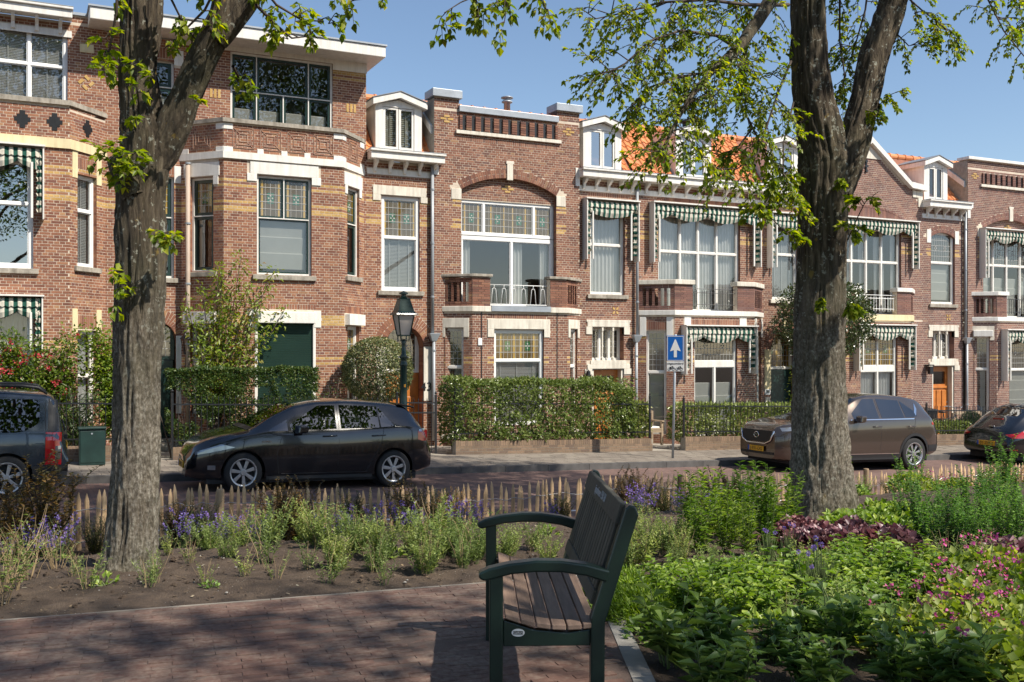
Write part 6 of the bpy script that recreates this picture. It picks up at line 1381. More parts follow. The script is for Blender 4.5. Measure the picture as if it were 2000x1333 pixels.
for k in range(6):
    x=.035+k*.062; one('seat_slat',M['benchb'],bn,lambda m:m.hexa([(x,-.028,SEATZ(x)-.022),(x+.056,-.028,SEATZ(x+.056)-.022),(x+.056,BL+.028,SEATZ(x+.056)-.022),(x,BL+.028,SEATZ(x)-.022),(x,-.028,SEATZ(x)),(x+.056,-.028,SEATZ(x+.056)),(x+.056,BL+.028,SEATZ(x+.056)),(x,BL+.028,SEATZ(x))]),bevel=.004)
def bx(t): return .405+t*.128, .455+t*.405
def bslab(m,y0,y1,t0,t1,o0,o1):
    (xa,za),(xb,zb_)=bx(t0),bx(t1); nx,nz=-.953,.302
    P=lambda x,z,o,y:(x+nx*o,y,z+nz*o)
    m.hexa([P(xa,za,o1,y0),P(xa,za,o0,y0),P(xa,za,o0,y1),P(xa,za,o1,y1),P(xb,zb_,o1,y0),P(xb,zb_,o0,y0),P(xb,zb_,o0,y1),P(xb,zb_,o1,y1)])
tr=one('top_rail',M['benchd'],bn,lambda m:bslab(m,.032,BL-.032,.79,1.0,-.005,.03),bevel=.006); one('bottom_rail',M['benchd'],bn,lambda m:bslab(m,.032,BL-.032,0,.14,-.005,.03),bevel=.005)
ns=17
for k in range(ns):
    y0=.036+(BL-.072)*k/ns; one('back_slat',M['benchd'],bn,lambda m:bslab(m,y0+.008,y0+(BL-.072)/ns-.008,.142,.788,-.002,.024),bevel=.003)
M['benchtext']=paint('engraved_grey_letters',(.4,.42,.44),.6,.05); t=text_mesh('ijspalmen 150-50',.052,.0008); t.materials.append(M['benchtext']); o=place(t,'lettering',tr); xa,za=bx(.9); o.location=(xa-.953*.0315,BL*.5,za+.302*.0315); o.rotation_euler=(R(90-17.5),0,R(-90))
lg=one('maker_badge',M['signw'],bn,lambda m:m.prism(Fr(0,-.02),[(.087+.026*math.cos(a),.365+.0155*math.sin(a)) for a in [2*math.pi*k/24 for k in range(24)]],-.002,-.0003)); one('badge_banner',M['signk'],lg,lambda m:m.prism(Fr(0,-.0225),[(.068,.359),(.106,.358),(.106,.371),(.068,.372)],-.0006,-.0001)); t=text_mesh('Gelfort',.012,.0003); t.materials.append(M['signw']); o=place(t,'lettering',lg); o.location=(.087,-.0235,.3648); o.rotation_euler=(R(90),0,0)
# ================================================================== PALING FENCE
random.seed(17); FY=12.35
pf=wempty('paling_fence',(6,FY,zroad(6)),'low chestnut paling fence of pointed stakes along the road','fence'); vars_=[]
for k in range(5):
    random.seed(40+k); w=random.uniform(.024,.031); h=random.uniform(.76,.84); lean=random.uniform(-.012,.012); m=MB(); th=random.uniform(.009,.013); n=6
    rings=[(1,-.25,0),(1.05,.2,lean*.3),(.95,.5,lean*.7),(.92,h-.09,lean),(.2,h,lean*1.1)]
    for s,z,dx in rings: m.v+=[(dx+w*s*math.cos(a),th*s*math.sin(a)*1.1,z) for a in [2*math.pi*j/n for j in range(n)]]
    for i in range(4):
        for j in range(n): m.f.append((i*n+j,i*n+(j+1)%n,(i+1)*n+(j+1)%n,(i+1)*n+j)); m.m.append(0)
    m.f.append(tuple(4*n+j for j in range(n))); m.m.append(0); vars_.append(m.mesh('picket',M['picket']))
x=-1.6; tops=[]
while x<17.2:
    o=place(random.choice(vars_),'picket',pf); zz=zroad(x)-.15+random.uniform(-.025,.025)+.05*math.sin(x*.9); yy=FY+.05*math.sin(x*1.3)
    o.location=Vector((x,yy,zz))-BASE[pf.name]; o.rotation_euler=(random.uniform(-.03,.03),random.uniform(-.04,.04),random.uniform(-.25,.25)); tops.append((x,yy,zz)); x+=random.uniform(.076,.102)
for h in (.24,.6): one('wire',M['wire'],pf,lambda m:m.tube([(a,b_-.018,c_+h) for a,b_,c_ in tops],.004,4))
for px in (430,1235,1690,1330): 
    X=on_plane(px,FY-.06); one('fence_post',M['post'],pf,lambda m:m.lathe([(.045,-.3),(.045,.66),(.04,.68),(.0,.685)],(X,FY-.08,zroad(X)),12))
# ================================================================== TREES
def barkmat():
    m=Nd('bark'); co=m.co((1,1,.14)); g=m.noise(24,8,.68,co); c=m.ramp(g,[(.36,(.03,.021,.014)),(.5,(.085,.063,.04)),(.66,(.19,.15,.1))])
    v=m.noise(13,5,.6); l=m.ramp(v,[(.55,(0,0,0)),(.58,(1,1,1))]); v2=m.noise(38,3,.5); l2=m.ramp(v2,[(.52,(0,0,0)),(.58,(.9,.9,.9))]); ll=m.mix(1.0,l,l2,'MULTIPLY')
    c=m.mix(ll,c,(.38,.38,.31))
    sep=m.n('SeparateXYZ'); m.l(m.co(),sep.inputs[0]); y=m.ramp(m.noise(5.3,4,.6,m.co((1.3,1.3,1))),[(.66,(0,0,0)),(.7,(.8,.8,.8))]); c=m.mix(y,c,(.3,.2,.035))
    sz=m.n('MapRange'); m.l(sep.outputs[2],sz.inputs[0]); sz.inputs[1].default_value=2.3; sz.inputs[2].default_value=.9
    cr=m.ramp(m.noise(48,5,.7,m.co((1,1,.6))),[(.38,(.08,.066,.046)),(.52,(.25,.215,.165)),(.66,(.5,.46,.38))]); cf_=m.n('Math',operation='MULTIPLY'); m.l(sz.outputs[0],cf_.inputs[0]); m.l(m.ramp(m.noise(3,5,.6),[(.3,(.35,.35,.35)),(.58,(.95,.95,.95))]),cf_.inputs[1]); c=m.mix(cf_.outputs[0],c,cr)
    mo=m.ramp(m.noise(1.7,4,.6),[(.45,(0,0,0)),(.7,(.55,.55,.55))]); c=m.mix(mo,c,(.055,.055,.022)); m.col(c,.95); m.bump(m.noise(30,8,.72,m.co((1,1,.16))),1.0,.045); return m.m
M['bark']=barkmat()
def limb(mb,pts,rad,nr=40,ds=.03,amp=.012,seed=0):
    pts=[Vector(p) for p in pts]; L=[0]
    for a,b in zip(pts,pts[1:]): L.append(L[-1]+(b-a).length)
    n=max(3,int(L[-1]/ds)); b0=len(mb.v)
    def ev(s):
        i=0
        while i<len(L)-2 and L[i+1]<s: i+=1
        t=(s-L[i])/max(1e-6,L[i+1]-L[i]); p0=pts[max(0,i-1)];p1=pts[i];p2=pts[i+1];p3=pts[min(len(pts)-1,i+2)]
        p=.5*((2*p1)+(p2-p0)*t+(2*p0-5*p1+4*p2-p3)*t*t+(3*p1-p0-3*p2+p3)*t**3); ts=t*t*(3-2*t); return p,rad[i]+(rad[i+1]-rad[i])*ts
    for i in range(n+1):
        s=L[-1]*i/n; p,r=ev(s); q,_=ev(min(L[-1],s+.02)); o,_=ev(max(0,s-.02)); t=(q-o).normalized(); x=t.cross(Vector((.3,.95,.1))); x.normalize(); y=t.cross(x)
        for j in range(nr):
            a=2*math.pi*j/nr; c,sn=math.cos(a),math.sin(a); k=r*38
            f=noise.noise((c*k+seed,sn*k,s*2.0+seed)); f2=noise.noise((c*k*2.3,sn*k*2.3+seed,s*6)); lo=noise.noise((c*1.3+seed,sn*1.3,s*1.1))
            rr=r*(1+.07*lo)+amp*1.5*((1-abs(f)*3.2)*.75+f2*.5)*min(1,r/.12)
            mb.v.append(tuple(p+(x*c+y*sn)*rr))
    for i in range(n):
        for j in range(nr): k=(j+1)%nr; mb.f.append((b0+i*nr+j,b0+i*nr+k,b0+(i+1)*nr+k,b0+(i+1)*nr+j)); mb.m.append(0)
    mb.f.append(tuple(b0+n*nr+j for j in range(nr))); mb.m.append(0)
class Spray:
    def __init__(s): s.P=[];s.D=[];s.N=[];s.L=[];s.tw=MB()
    def leaf(s,p,d,L): s.P.append(tuple(p)); s.D.append(tuple(d)); s.N.append((random.gauss(0,.35),random.gauss(0,.35),1)); s.L.append(L)
    def twig(s,a,b,r=.006,n=7,L=.075,droop=.05):
        a=Vector(a);b=Vector(b); mid=(a+b)/2+Vector((0,0,droop)); pts=[a,a.lerp(mid,.6),mid,mid.lerp(b,.6)-Vector((0,0,droop*.1)),b]; s.tw.tube(pts,[r,r*.85,r*.7,r*.5,r*.3],4,False)
        d=(b-a).normalized(); sd=d.cross(Vector((0,0,1))); 
        if sd.length<.1: sd=Vector((random.gauss(0,1),random.gauss(0,1),0))
        sd.normalize()
        for i in range(n):
            t=.25+.75*(i+random.random()*.5)/n; k=min(3,int(t*4)); q=pts[k].lerp(pts[k+1],t*4-k); sg=1 if i%2 else -1
            s.leaf(q,d*.7+sd*sg*random.uniform(.5,1.1)+Vector((0,0,random.uniform(-.55,.05))),L*random.uniform(.7,1.2))
        for _ in range(3): s.leaf(b,d+Vector((random.gauss(0,.6),random.gauss(0,.6),random.gauss(-.3,.3))),L*random.uniform(.8,1.2))
    def branch(s,pts,r0,r1,twigs,tl=.35,L=.047,nl=9,t0=.1,down=.4):
        pts=[Vector(p) for p in pts]; k=len(pts)-1
        s.tw.tube(pts,[r0+(r1-r0)*i/k for i in range(k+1)],6,False)
        for _ in range(twigs):
            t=random.uniform(t0,1)*k; i=min(k-1,int(t)); q=pts[i].lerp(pts[i+1],t-i); dr=(pts[i+1]-pts[i]).normalized()
            v=dr*.5+Vector((random.gauss(0,.6),random.gauss(0,.6),random.gauss(-down,.4))); v.normalize(); l=tl*random.uniform(.5,1.3)
            e=q+v*l; s.twig(q,e,.005,nl,L)
            for _k in range(2):
                v2=(v+Vector((random.gauss(0,.7),random.gauss(0,.7),random.gauss(-.2,.5)))).normalized(); s.twig(q.lerp(e,.5),q.lerp(e,.5)+v2*l*.7,.004,nl-1,L)
    def build(s,parent,mat='tree'):
        b=BASE[parent.name]
        if s.tw.f: s.tw.build('twigs',M['twig'],parent,True,kind='stuff')
        o=foliage(parent,'leaves',s.P,s.D,s.N,np.array(s.L),np.array(s.L)*.62,mat); o['kind']='stuff'
def crown(parent,c,r,n,seed,L=.17,zmin=6.2,thr=.0):
    random.seed(seed); P=[];D=[];N=[]; k=0
    while len(P)<n:
        v=Vector((random.gauss(0,1),random.gauss(0,1),random.gauss(0,1))).normalized()*random.random()**.4
        p=Vector((c[0]+v.x*r[0],c[1]+v.y*r[1],c[2]+v.z*r[2])); k+=1
        dep=SA*p.x+CA*p.y
        if p.z<zmin+.42*max(0,p.y-4.5): continue
        if noise.noise((p.x*.9+seed,p.y*.9,p.z*.9))<thr: continue
        P.append(tuple(p)); D.append((random.gauss(0,1),random.gauss(0,1),random.gauss(-.3,.6))); N.append((random.gauss(0,.5),random.gauss(0,.5),1))
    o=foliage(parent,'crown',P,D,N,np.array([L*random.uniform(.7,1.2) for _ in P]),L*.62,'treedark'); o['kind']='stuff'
def lim(mb,lst,t,amp=.012,nr=44,seed=0,dt=None):
    pts=[at_depth(a,b,t+(dt[i] if dt else 0)) for i,(a,b,w) in enumerate(lst)]; rad=[w/2*(t+(dt[i] if dt else 0))/F_PX for i,(a,b,w) in enumerate(lst)]; limb(mb,pts,rad,int(nr*1.6),.022,amp,seed); return pts
random.seed(50)
# ---- left tree
tL=7.05; bL=at_depth(255,1108,tL); TL_=wempty('street_tree',(bL.x,bL.y,.0),'forked tree with lichen-spotted trunk at the left','tree','park trees by the fence')
def thin(l,k=.88): return [(a,b,w*k) for a,b,w in l]
m=MB(); lim(m,thin([(248,1140,170),(252,1112,132),(256,1075,110),(262,1000,99),(265,890,95),(267,750,94),(271,620,98),(277,500,102),(275,400,99),(280,330,104),(284,280,104),(276,215,84),(270,135,77),(274,60,79),(277,0,84),(275,-150,78),(268,-420,66),(250,-900,45),(255,-1500,20)]),tL,.013,56,1)
lim(m,thin([(296,330,60),(318,290,72),(340,245,70),(362,190,62),(390,125,62),(418,70,60),(438,20,54),(446,-40,50),(462,-180,48),(500,-500,36),(540,-900,15)]),tL,.011,44,5,[0,0,-.02,-.04,-.06,-.08,-.1,-.1,-.1,0,.2]); lim(m,[(425,80,40),(455,45,40),(487,0,40),(515,-60,38),(600,-250,30),(760,-600,14)],tL-.1,.008,32,9); lim(m,[(262,385,40),(250,360,46),(238,330,44),(231,312,40),(229,306,30)],tL-.13,.008,28,12)
m.build('trunk',M['bark'],TL_,True)
one('cut_stub',M['stemtan'],TL_,lambda q:q.lathe([(.06,.0),(.062,.012),(.0,.016)],at_depth(229,306,tL-.15),16)) if False else None
S=Spray()
for (px,py,k,r) in ((262,128,4,.05),(262,170,3,.05),(238,325,14,.13),(205,300,8,.12),(262,300,7,.08),(268,325,6,.08),(240,350,6,.08),(225,535,4,.05),(232,560,4,.06),(225,590,5,.08),(320,455,7,.08),(330,470,5,.07),(330,285,0,.05),(300,150,3,.04),(205,75,5,.1),(200,135,5,.1),(380,200,3,.05),(255,232,3,.05),(270,180,3,.05)):
    q=at_depth(px,py,tL-.3)
    for _ in range(k):
        v=Vector((random.gauss(0,1),random.gauss(-.3,.8),random.gauss(0,.6))).normalized(); S.twig(q,q+v*r*random.uniform(.6,1.2),.003,3,.06,.01)
for pts,tw in (([(440,-60),(400,20),(350,70),(322,95)],14),([(330,-80),(335,0),(365,60),(400,95)],10),([(500,-40),(540,10),(590,40),(632,42)],13),([(500,10),(540,50),(570,75),(600,72)],9),([(455,130),(470,160),(478,140)],5),([(620,-80),(650,-20),(690,0),(740,-5)],6),([(230,-90),(228,20),(212,110),(205,140)],7)):
    S.branch([at_depth(a,b,tL+random.uniform(-.4,.3)) for a,b in pts],.012,.004,max(3,int(tw*.6)),.15,.062,5)
S.build(TL_)
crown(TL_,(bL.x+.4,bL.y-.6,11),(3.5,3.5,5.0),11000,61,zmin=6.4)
# ---- right tree
tR=9.25; bR=at_depth(1603,1012,tR); TR_=wempty('street_tree',(bR.x,bR.y,.0),'big forked tree with leafy drooping branches right of the bench','tree','park trees by the fence')
m=MB(); lim(m,thin([(1602,1045,190),(1603,1015,156),(1604,985,140),(1603,935,124),(1601,870,113),(1602,790,106),(1601,665,100),(1604,500,97),(1607,400,96),(1611,330,106),(1603,270,92),(1588,195,78),(1580,115,72),(1578,50,66),(1578,0,66),(1576,-150,60),(1570,-450,48),(1560,-900,25)],.93),tR,.015,60,21)
lim(m,[(1640,380,44),(1652,330,58),(1664,285,60),(1680,230,54),(1692,180,50),(1707,110,53),(1732,45,52),(1745,0,50),(1770,-120,46),(1820,-400,34),(1880,-800,14)],tR,.012,44,27,[-.05,-.03,0,.03,.05,.08,.1,.1,.1,.1,.1])
lim(m,[(1575,-80,34),(1520,-20,28),(1480,40,24),(1440,95,19),(1390,140,14),(1350,190,10),(1320,240,7),(1295,290,4)],tR-.2,.004,16,33,[.1,-.2,-.5,-.8,-1.0,-1.1,-1.2,-1.3])
m.build('trunk',M['bark'],TR_,True)
S=Spray(); random.seed(77)
def bp(lst,t,r0,r1,tw,**k): S.branch([at_depth(a,b,t+dt) for a,b,dt in lst],r0,r1,tw,**k)
bp([(1480,40,-.5),(1440,95,-.8),(1390,140,-1.0),(1350,190,-1.1),(1320,240,-1.2),(1295,300,-1.3)],tR-.2,.02,.006,46,tl=.36)
bp([(1500,0,-.3),(1470,60,-.2),(1445,130,0),(1445,200,.1),(1470,250,.1),(1495,300,.2),(1520,335,.2)],tR,.02,.005,40,tl=.36)
bp([(1440,95,-.8),(1400,70,-1.),(1330,60,-1.2),(1270,80,-1.4),(1215,130,-1.5),(1190,140,-1.5)],tR,.016,.004,34,tl=.33)
bp([(1540,10,-.3),(1460,10,-.7),(1380,0,-1.0),(1290,5,-1.2),(1220,25,-1.4),(1150,40,-1.6)],tR,.018,.004,44,tl=.34)
bp([(1390,140,-1),(1330,150,-1.2),(1270,170,-1.3),(1225,215,-1.4)],tR,.012,.004,22,tl=.33)
bp([(1545,120,-.2),(1520,180,-.4),(1500,240,-.5),(1480,300,-.5),(1440,330,-.6),(1400,330,-.6)],tR,.013,.004,28,tl=.32)
bp([(1470,250,.1),(1440,290,0),(1410,310,0),(1380,290,-.1)],tR,.01,.003,14,tl=.28)
bp([(1550,200,-.1),(1530,280,-.3),(1530,340,-.4),(1545,390,-.4)],tR,.01,.003,16,tl=.28)
bp([(1545,330,-.2),(1510,370,-.4),(1490,410,-.5),(1530,450,-.5),(1555,470,-.5)],tR,.008,.003,9,tl=.18,L=.07)
bp([(1620,-80,.2),(1640,0,.4),(1640,80,.5),(1650,150,.5),(1640,200,.5)],tR,.014,.004,22,tl=.3)
bp([(1700,-60,.5),(1690,20,.6),(1670,90,.6),(1650,150,.6)],tR,.012,.004,14,tl=.26)
bp([(1755,-20,.1),(1800,20,0),(1840,50,-.1),(1850,60,-.1)],tR,.01,.003,12,tl=.26); bp([(1745,60,.1),(1775,90,.0),(1800,85,0)],tR,.008,.003,7,tl=.2)
bp([(1900,-80,-.6),(1930,0,-.8),(1960,60,-1.0),(2000,110,-1.2),(2030,130,-1.2)],tR,.01,.003,14,tl=.24); bp([(1930,-60,-.6),(1990,0,-.8),(2020,40,-1)],tR,.01,.003,8,tl=.24)
bp([(1640,280,.2),(1632,240,0),(1625,235,0)],tR,.005,.003,3,tl=.12); bp([(1712,210,0),(1740,185,-.1),(1752,180,-.1)],tR,.005,.003,4,tl=.12); bp([(1690,215,-.3),(1715,222,-.3)],tR,.005,.003,3,tl=.1)
bp([(1655,470,-.3),(1675,425,-.3),(1690,395,-.35),(1715,375,-.4)],tR,.006,.003,6,tl=.12,L=.065); bp([(1650,590,-.3),(1655,600,-.35),(1665,610,-.35)],tR,.004,.003,4,tl=.08,L=.07); bp([(1600,590,-.32),(1606,595,-.34)],tR,.004,.003,3,tl=.07); bp([(1632,360,-.3),(1640,355,-.32)],tR,.004,.003,3,tl=.07)
# spray reaching in from above, left of centre
bp([(1300,-190,-1.5),(1150,-110,-2.0),(1040,-50,-2.3),(960,-20,-2.5),(900,5,-2.5),(868,25,-2.6)],tR,.012,.003,8,tl=.2,L=.062,nl=4)
bp([(1040,-50,-2.3),(1060,0,-2.4),(1075,40,-2.4)],tR,.007,.003,4,tl=.15,L=.062,nl=4); bp([(980,-30,-2.4),(990,10,-2.4),(985,45,-2.4)],tR,.007,.003,4,tl=.15,L=.062,nl=4); bp([(930,-10,-2.5),(930,15,-2.5),(935,40,-2.5)],tR,.006,.003,3,tl=.13,L=.062,nl=4)
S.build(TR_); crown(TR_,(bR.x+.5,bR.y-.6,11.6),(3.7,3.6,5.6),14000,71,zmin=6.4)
# ---- trees of the park outside the picture whose shade falls into it
def far_tree(x,y,h,r,n,seed,label,zc=None,rz=3.2):
    t=wempty('street_tree',(x,y,zbed(x,y) if y>7 else 0),label,'tree','park trees by the fence'); m=MB(); random.seed(seed)
    limb(m,[(x,y,-.1+(zbed(x,y) if y>7 else 0)),(x,y,2),(x+.1,y,4),(x-.1,y+.1,7),(x,y,h)],[.34,.26,.24,.16,.03],20,.1,.01,seed)
    for k in range(7):
        a=k*2.4; z=4.2+k*.6; limb(m,[(x,y,z),(x+math.cos(a)*r*.4,y+math.sin(a)*r*.4,z+1.3),(x+math.cos(a)*r*.8,y+math.sin(a)*r*.8,z+2.2)],[.1,.07,.02],10,.15,.004,seed+k)
    m.build('trunk',M['bark'],t,True); crown(t,(x,y,zc or h-2.6),(r,r,rz),n,seed,zmin=5.2); return t
far_tree(13.0,7.3,17.0,4.3,19000,81,'tree of the same row, out of frame to the right',12.2,5.0); far_tree(4.9,-4.2,12.0,3.7,7600,91,'park tree outside the picture whose shade falls on the path'); far_tree(-1.8,-4.8,12.0,3.4,4500,95,'park tree outside the picture, at the far end of the path'); far_tree(-5.6,7.6,12.5,4.0,8000,97,'tree of the same row, out of frame to the left')
# ================================================================== PLANTS
LG['sage']=leafmat('sage_leaf',[(0,(.15,.21,.06)),(.6,(.28,.36,.11)),(1,(.42,.48,.2))],.35,.6); LG['nepeta']=leafmat('catmint_leaf',[(0,(.06,.1,.04)),(1,(.15,.2,.08))],.3,.6); LG['purple']=leafmat('purple_floret',[(0,(.18,.1,.45)),(1,(.36,.26,.7))],.3,.6)
LG['yew']=leafmat('yew_needle',[(0,(.035,.06,.018)),(.45,(.08,.105,.03)),(.75,(.16,.16,.045)),(1,(.26,.22,.05))],.2,.5); LG['russet']=leafmat('russet_leaf',[(0,(.09,.085,.03)),(.4,(.19,.15,.05)),(.8,(.33,.18,.06)),(1,(.46,.27,.08))],.25,.5)
LG['bright']=leafmat('bright_leaf',[(0,(.1,.19,.03)),(.6,(.2,.31,.06)),(1,(.33,.42,.12))],.4,.5); LG['broad']=leafmat('broad_leaf',[(0,(.12,.21,.035)),(.6,(.22,.34,.065)),(1,(.38,.48,.14))],.35,.42); LG['heuch']=leafmat('plum_leaf',[(0,(.09,.035,.05)),(.6,(.2,.085,.11)),(1,(.36,.2,.22))],.2,.4)
LG['geran']=leafmat('geranium_leaf',[(0,(.14,.21,.03)),(.6,(.25,.32,.06)),(1,(.38,.43,.12))],.4,.5); LG['magenta']=leafmat('magenta_flower',[(0,(.45,.05,.28)),(1,(.7,.16,.45))],.35,.6); LG['pinkbud']=leafmat('pink_bud',[(0,(.4,.14,.12)),(1,(.55,.25,.2))],.3,.6); LG['parsley']=leafmat('feathery_leaf',[(0,(.07,.17,.03)),(.6,(.14,.28,.055)),(1,(.26,.42,.11))],.35,.45); LG['moss']=leafmat('moss_needle',[(0,(.13,.23,.02)),(.6,(.24,.36,.04)),(1,(.36,.46,.08))],.35,.6); LG['dark']=leafmat('dark_herb_leaf',[(0,(.08,.15,.04)),(.6,(.16,.26,.07)),(1,(.26,.37,.12))],.3,.42)
M['gstem']=paint('green_stem',(.12,.16,.05),.8,.2,9)
PROTO={}
def proto(kind,v,fn):
    """prototype plant: list of (part name, mesh) built round the origin"""
    random.seed(sum(map(ord,kind))*7+v); PROTO[(kind,v)]=fn()
def stems_leaves(ns,h,spread,nleaf,L,W,mat,t0=.2,stemr=.003,stemmat='gstem',droop=.2,up=.5,curve=.3,pair=False,jit=.01,flower=None,ft0=.7,fl=.012,fn=10,dry=0,hv=.25):
    m=MB(); P=[];D=[];N=[];L_=[]; FP=[];FD=[]; dm=MB()
    for i in range(ns):
        a=random.uniform(0,6.283); s=spread*random.random()**.6; hh=h*random.uniform(1-hv*1.4,1+hv*.4); bx_,by_=math.cos(a)*s*.25,math.sin(a)*s*.25; ex,ey=math.cos(a)*s,math.sin(a)*s
        pts=[]
        for k in range(5):
            t=k/4; q=t**(1+curve); pts.append(Vector((bx_+(ex-bx_)*q+random.uniform(-jit,jit)*k*.5,by_+(ey-by_)*q+random.uniform(-jit,jit)*k*.5,hh*t*(1-.08*t))))
        isdry=random.random()<dry; (dm if isdry else m).tube(pts,[stemr,stemr*.9,stemr*.75,stemr*.6,stemr*.35],4,False)
        if isdry: continue
        for j in range(nleaf):
            t=t0+(1-t0)*((j+random.random())/nleaf); k=min(3,int(t*4)); q=pts[k].lerp(pts[k+1],t*4-k)
            b=random.uniform(0,6.283) if not pair else (j//2)*1.57+(j%2)*3.14+random.uniform(-.3,.3)
            P.append(q); D.append(Vector((math.cos(b),math.sin(b),up+random.uniform(-.4,.4)))); N.append(Vector((random.gauss(0,.2),random.gauss(0,.2),1))); L_.append(L*random.uniform(.65,1.2)*(1.1-.45*t))
        if flower and random.random()<.75:
            for j in range(fn):
                t=ft0+(1.0-ft0)*random.random(); k=min(3,int(t*4)); q=pts[k].lerp(pts[k+1],t*4-k)+(Vector((0,0,hh*.12)) if t>.8 else Vector())
                FP.append(q+Vector((random.gauss(0,.007),random.gauss(0,.007),0))); FD.append(Vector((random.gauss(0,1),random.gauss(0,1),random.gauss(.3,.5))))
    out=[]
    if m.f: out.append(('stems',m.mesh('stems',M[stemmat],smooth=True)))
    if dm.f: out.append(('dry_stems',dm.mesh('dry_stems',M['stemtan'],smooth=True)))
    if P: out.append(('leaves',leaf_mesh('leaves',np.array([tuple(p) for p in P]),[tuple(d) for d in D],[tuple(d) for d in N],np.array(L_),np.array(L_)*(W/L),LG[mat],curl=droop)))
    if FP: out.append(('flowers',leaf_mesh('flowers',np.array([tuple(p) for p in FP]),[tuple(d) for d in FD],rdir(len(FD)),fl*1.4,fl,LG[flower])))
    return out
def globes(ns,h,spread):
    m=MB(); P=[];D=[]; b=MB()
    for i in range(60):
        a=random.uniform(0,6.28); s=spread*random.random(); hh=h*random.uniform(.5,.9); m.tube([(math.cos(a)*s*.3,math.sin(a)*s*.3,0),(math.cos(a)*s*.6,math.sin(a)*s*.6,hh*.6),(math.cos(a)*s,math.sin(a)*s,hh)],[.003,.0025,.001],4,False)
    for i in range(ns):
        a=random.uniform(0,6.28); s=spread*random.random()*.8; c=Vector((math.cos(a)*s,math.sin(a)*s,h*random.uniform(.9,1.15))); m.tube([(c.x*.4,c.y*.4,0),tuple(c)],[.003,.002],4,False)
        for _ in range(40): v=Vector((random.gauss(0,1),random.gauss(0,1),random.gauss(0,1))).normalized(); P.append(tuple(c+v*.008)); D.append(tuple(v))
    return [('blades',m.mesh('blades',M['gstem'])),('flowers',leaf_mesh('flowers',np.array(P),D,rdir(len(D)),.011,.006,LG['purple']))]
def mound(n,r,h,L,W,mat,flow=None,fn=0,lobed=False):
    v=rdir(n); v[:,2]=abs(v[:,2]); k=rng.uniform(.55,1,n)**.5; k*=1+.25*np.array([noise.noise(Vector(q)*2.5) for q in v]); P=v*k[:,None]*np.array([r,r,h])
    out=[('leaves',leaf_mesh('leaves',P,v*.8+rdir(n)*.6+np.array([0,0,.2]),v*.4+np.array([0,0,1])+rdir(n)*.35,rng.uniform(.7,1.2,n)*L,W,LG[mat]))]
    m=MB()
    for i in range(14): q=P[rng.integers(n)]; m.tube([(q[0]*.1,q[1]*.1,0),(q[0]*.6,q[1]*.6,q[2]*.7),tuple(q)],[.004,.003,.002],4,False)
    out.append(('stems',m.mesh('stems',M['gstem'])))
    if flow:
        FP=[];FD=[];FP2=[];FD2=[]; m2=MB()
        for i in range(fn):
            a=random.uniform(0,6.28); s=r*random.random()**.5; c=Vector((math.cos(a)*s,math.sin(a)*s,h*random.uniform(1.0,1.5))); m2.tube([(c.x*.7,c.y*.7,h*.4),tuple(c)],[.002,.0015],4,False)
            for _ in range(5): FP.append(tuple(c+Vector((random.gauss(0,.012),random.gauss(0,.012),random.gauss(0,.01))))); FD.append((random.gauss(0,1),random.gauss(0,1),.8))
            for _ in range(5): FP2.append(tuple(c+Vector((random.gauss(0,.02),random.gauss(0,.02),random.gauss(0,.015))))); FD2.append((random.gauss(0,1),random.gauss(0,1),.4))
        out.append(('flower_stems',m2.mesh('flower_stems',M['gstem']))); out.append(('flowers',leaf_mesh('flowers',np.array(FP),FD,rdir(len(FD)),.02,.017,LG[flow]))); out.append(('buds',leaf_mesh('buds',np.array(FP2),FD2,rdir(len(FD2)),.018,.01,LG['pinkbud'])))
    return out
for v in range(5):
    proto('sage',v,lambda:stems_leaves(24,.33,.2,28,.045,.013,'sage',.12,.0025,dry=.15,droop=.1,up=.6))
    proto('sparse',v,lambda:stems_leaves(12,.3,.17,18,.045,.012,'sage',.15,.0025,dry=.45,droop=.1,up=.6))
    proto('nepeta',v,lambda:stems_leaves(18,.34,.2,14,.03,.016,'nepeta',.05,.0025,flower='purple',ft0=.55,fl=.013,fn=22))
    proto('yew',v,lambda:stems_leaves(30,.62,.24,95,.05,.014,'yew',.1,.004,'twig',droop=.05,up=.5,curve=.1,jit=.03))
    proto('russet',v,lambda:stems_leaves(28,.66,.27,80,.042,.024,'russet',.08,.004,'twig',droop=.1,up=.4,curve=.0,jit=.04))
    proto('tall',v,lambda:stems_leaves(8,.6,.15,38,.085,.012,'bright',.08,.003,droop=.35,up=.7,curve=.1,hv=.2))
    proto('broad',v,lambda:stems_leaves(11,.34,.17,13,.095,.04,'broad',.2,.004,droop=.3,up=.35,pair=True))
    proto('herb',v,lambda:stems_leaves(9,.3,.14,10,.13,.055,'dark',.15,.005,droop=.3,up=.6,pair=True))
    proto('parsley',v,lambda:stems_leaves(15,.75,.3,48,.05,.036,'parsley',.12,.004,droop=.1,up=.3,curve=.2,jit=.03))
    proto('heuchera',v,lambda:mound(200,.18,.15,.055,.055,'heuch'))
    proto('geranium',v,lambda:mound(400,.24,.2,.046,.042,'geran','magenta',3))
    proto('moss',v,lambda:mound(1500,.15,.1,.03,.006,'moss'))
    proto('creeper',v,lambda:mound(150,.24,.13,.06,.045,'broad'))
    proto('weed',v,lambda:mound(26,.06,.045,.035,.022,'broad'))
    proto('chive',v,lambda:globes(3,.33,.09))
    proto('drygrass',v,lambda:stems_leaves(24,.36,.22,16,.04,.012,'sage',.2,.002,'stemtan',dry=.5,up=.5,jit=.02))
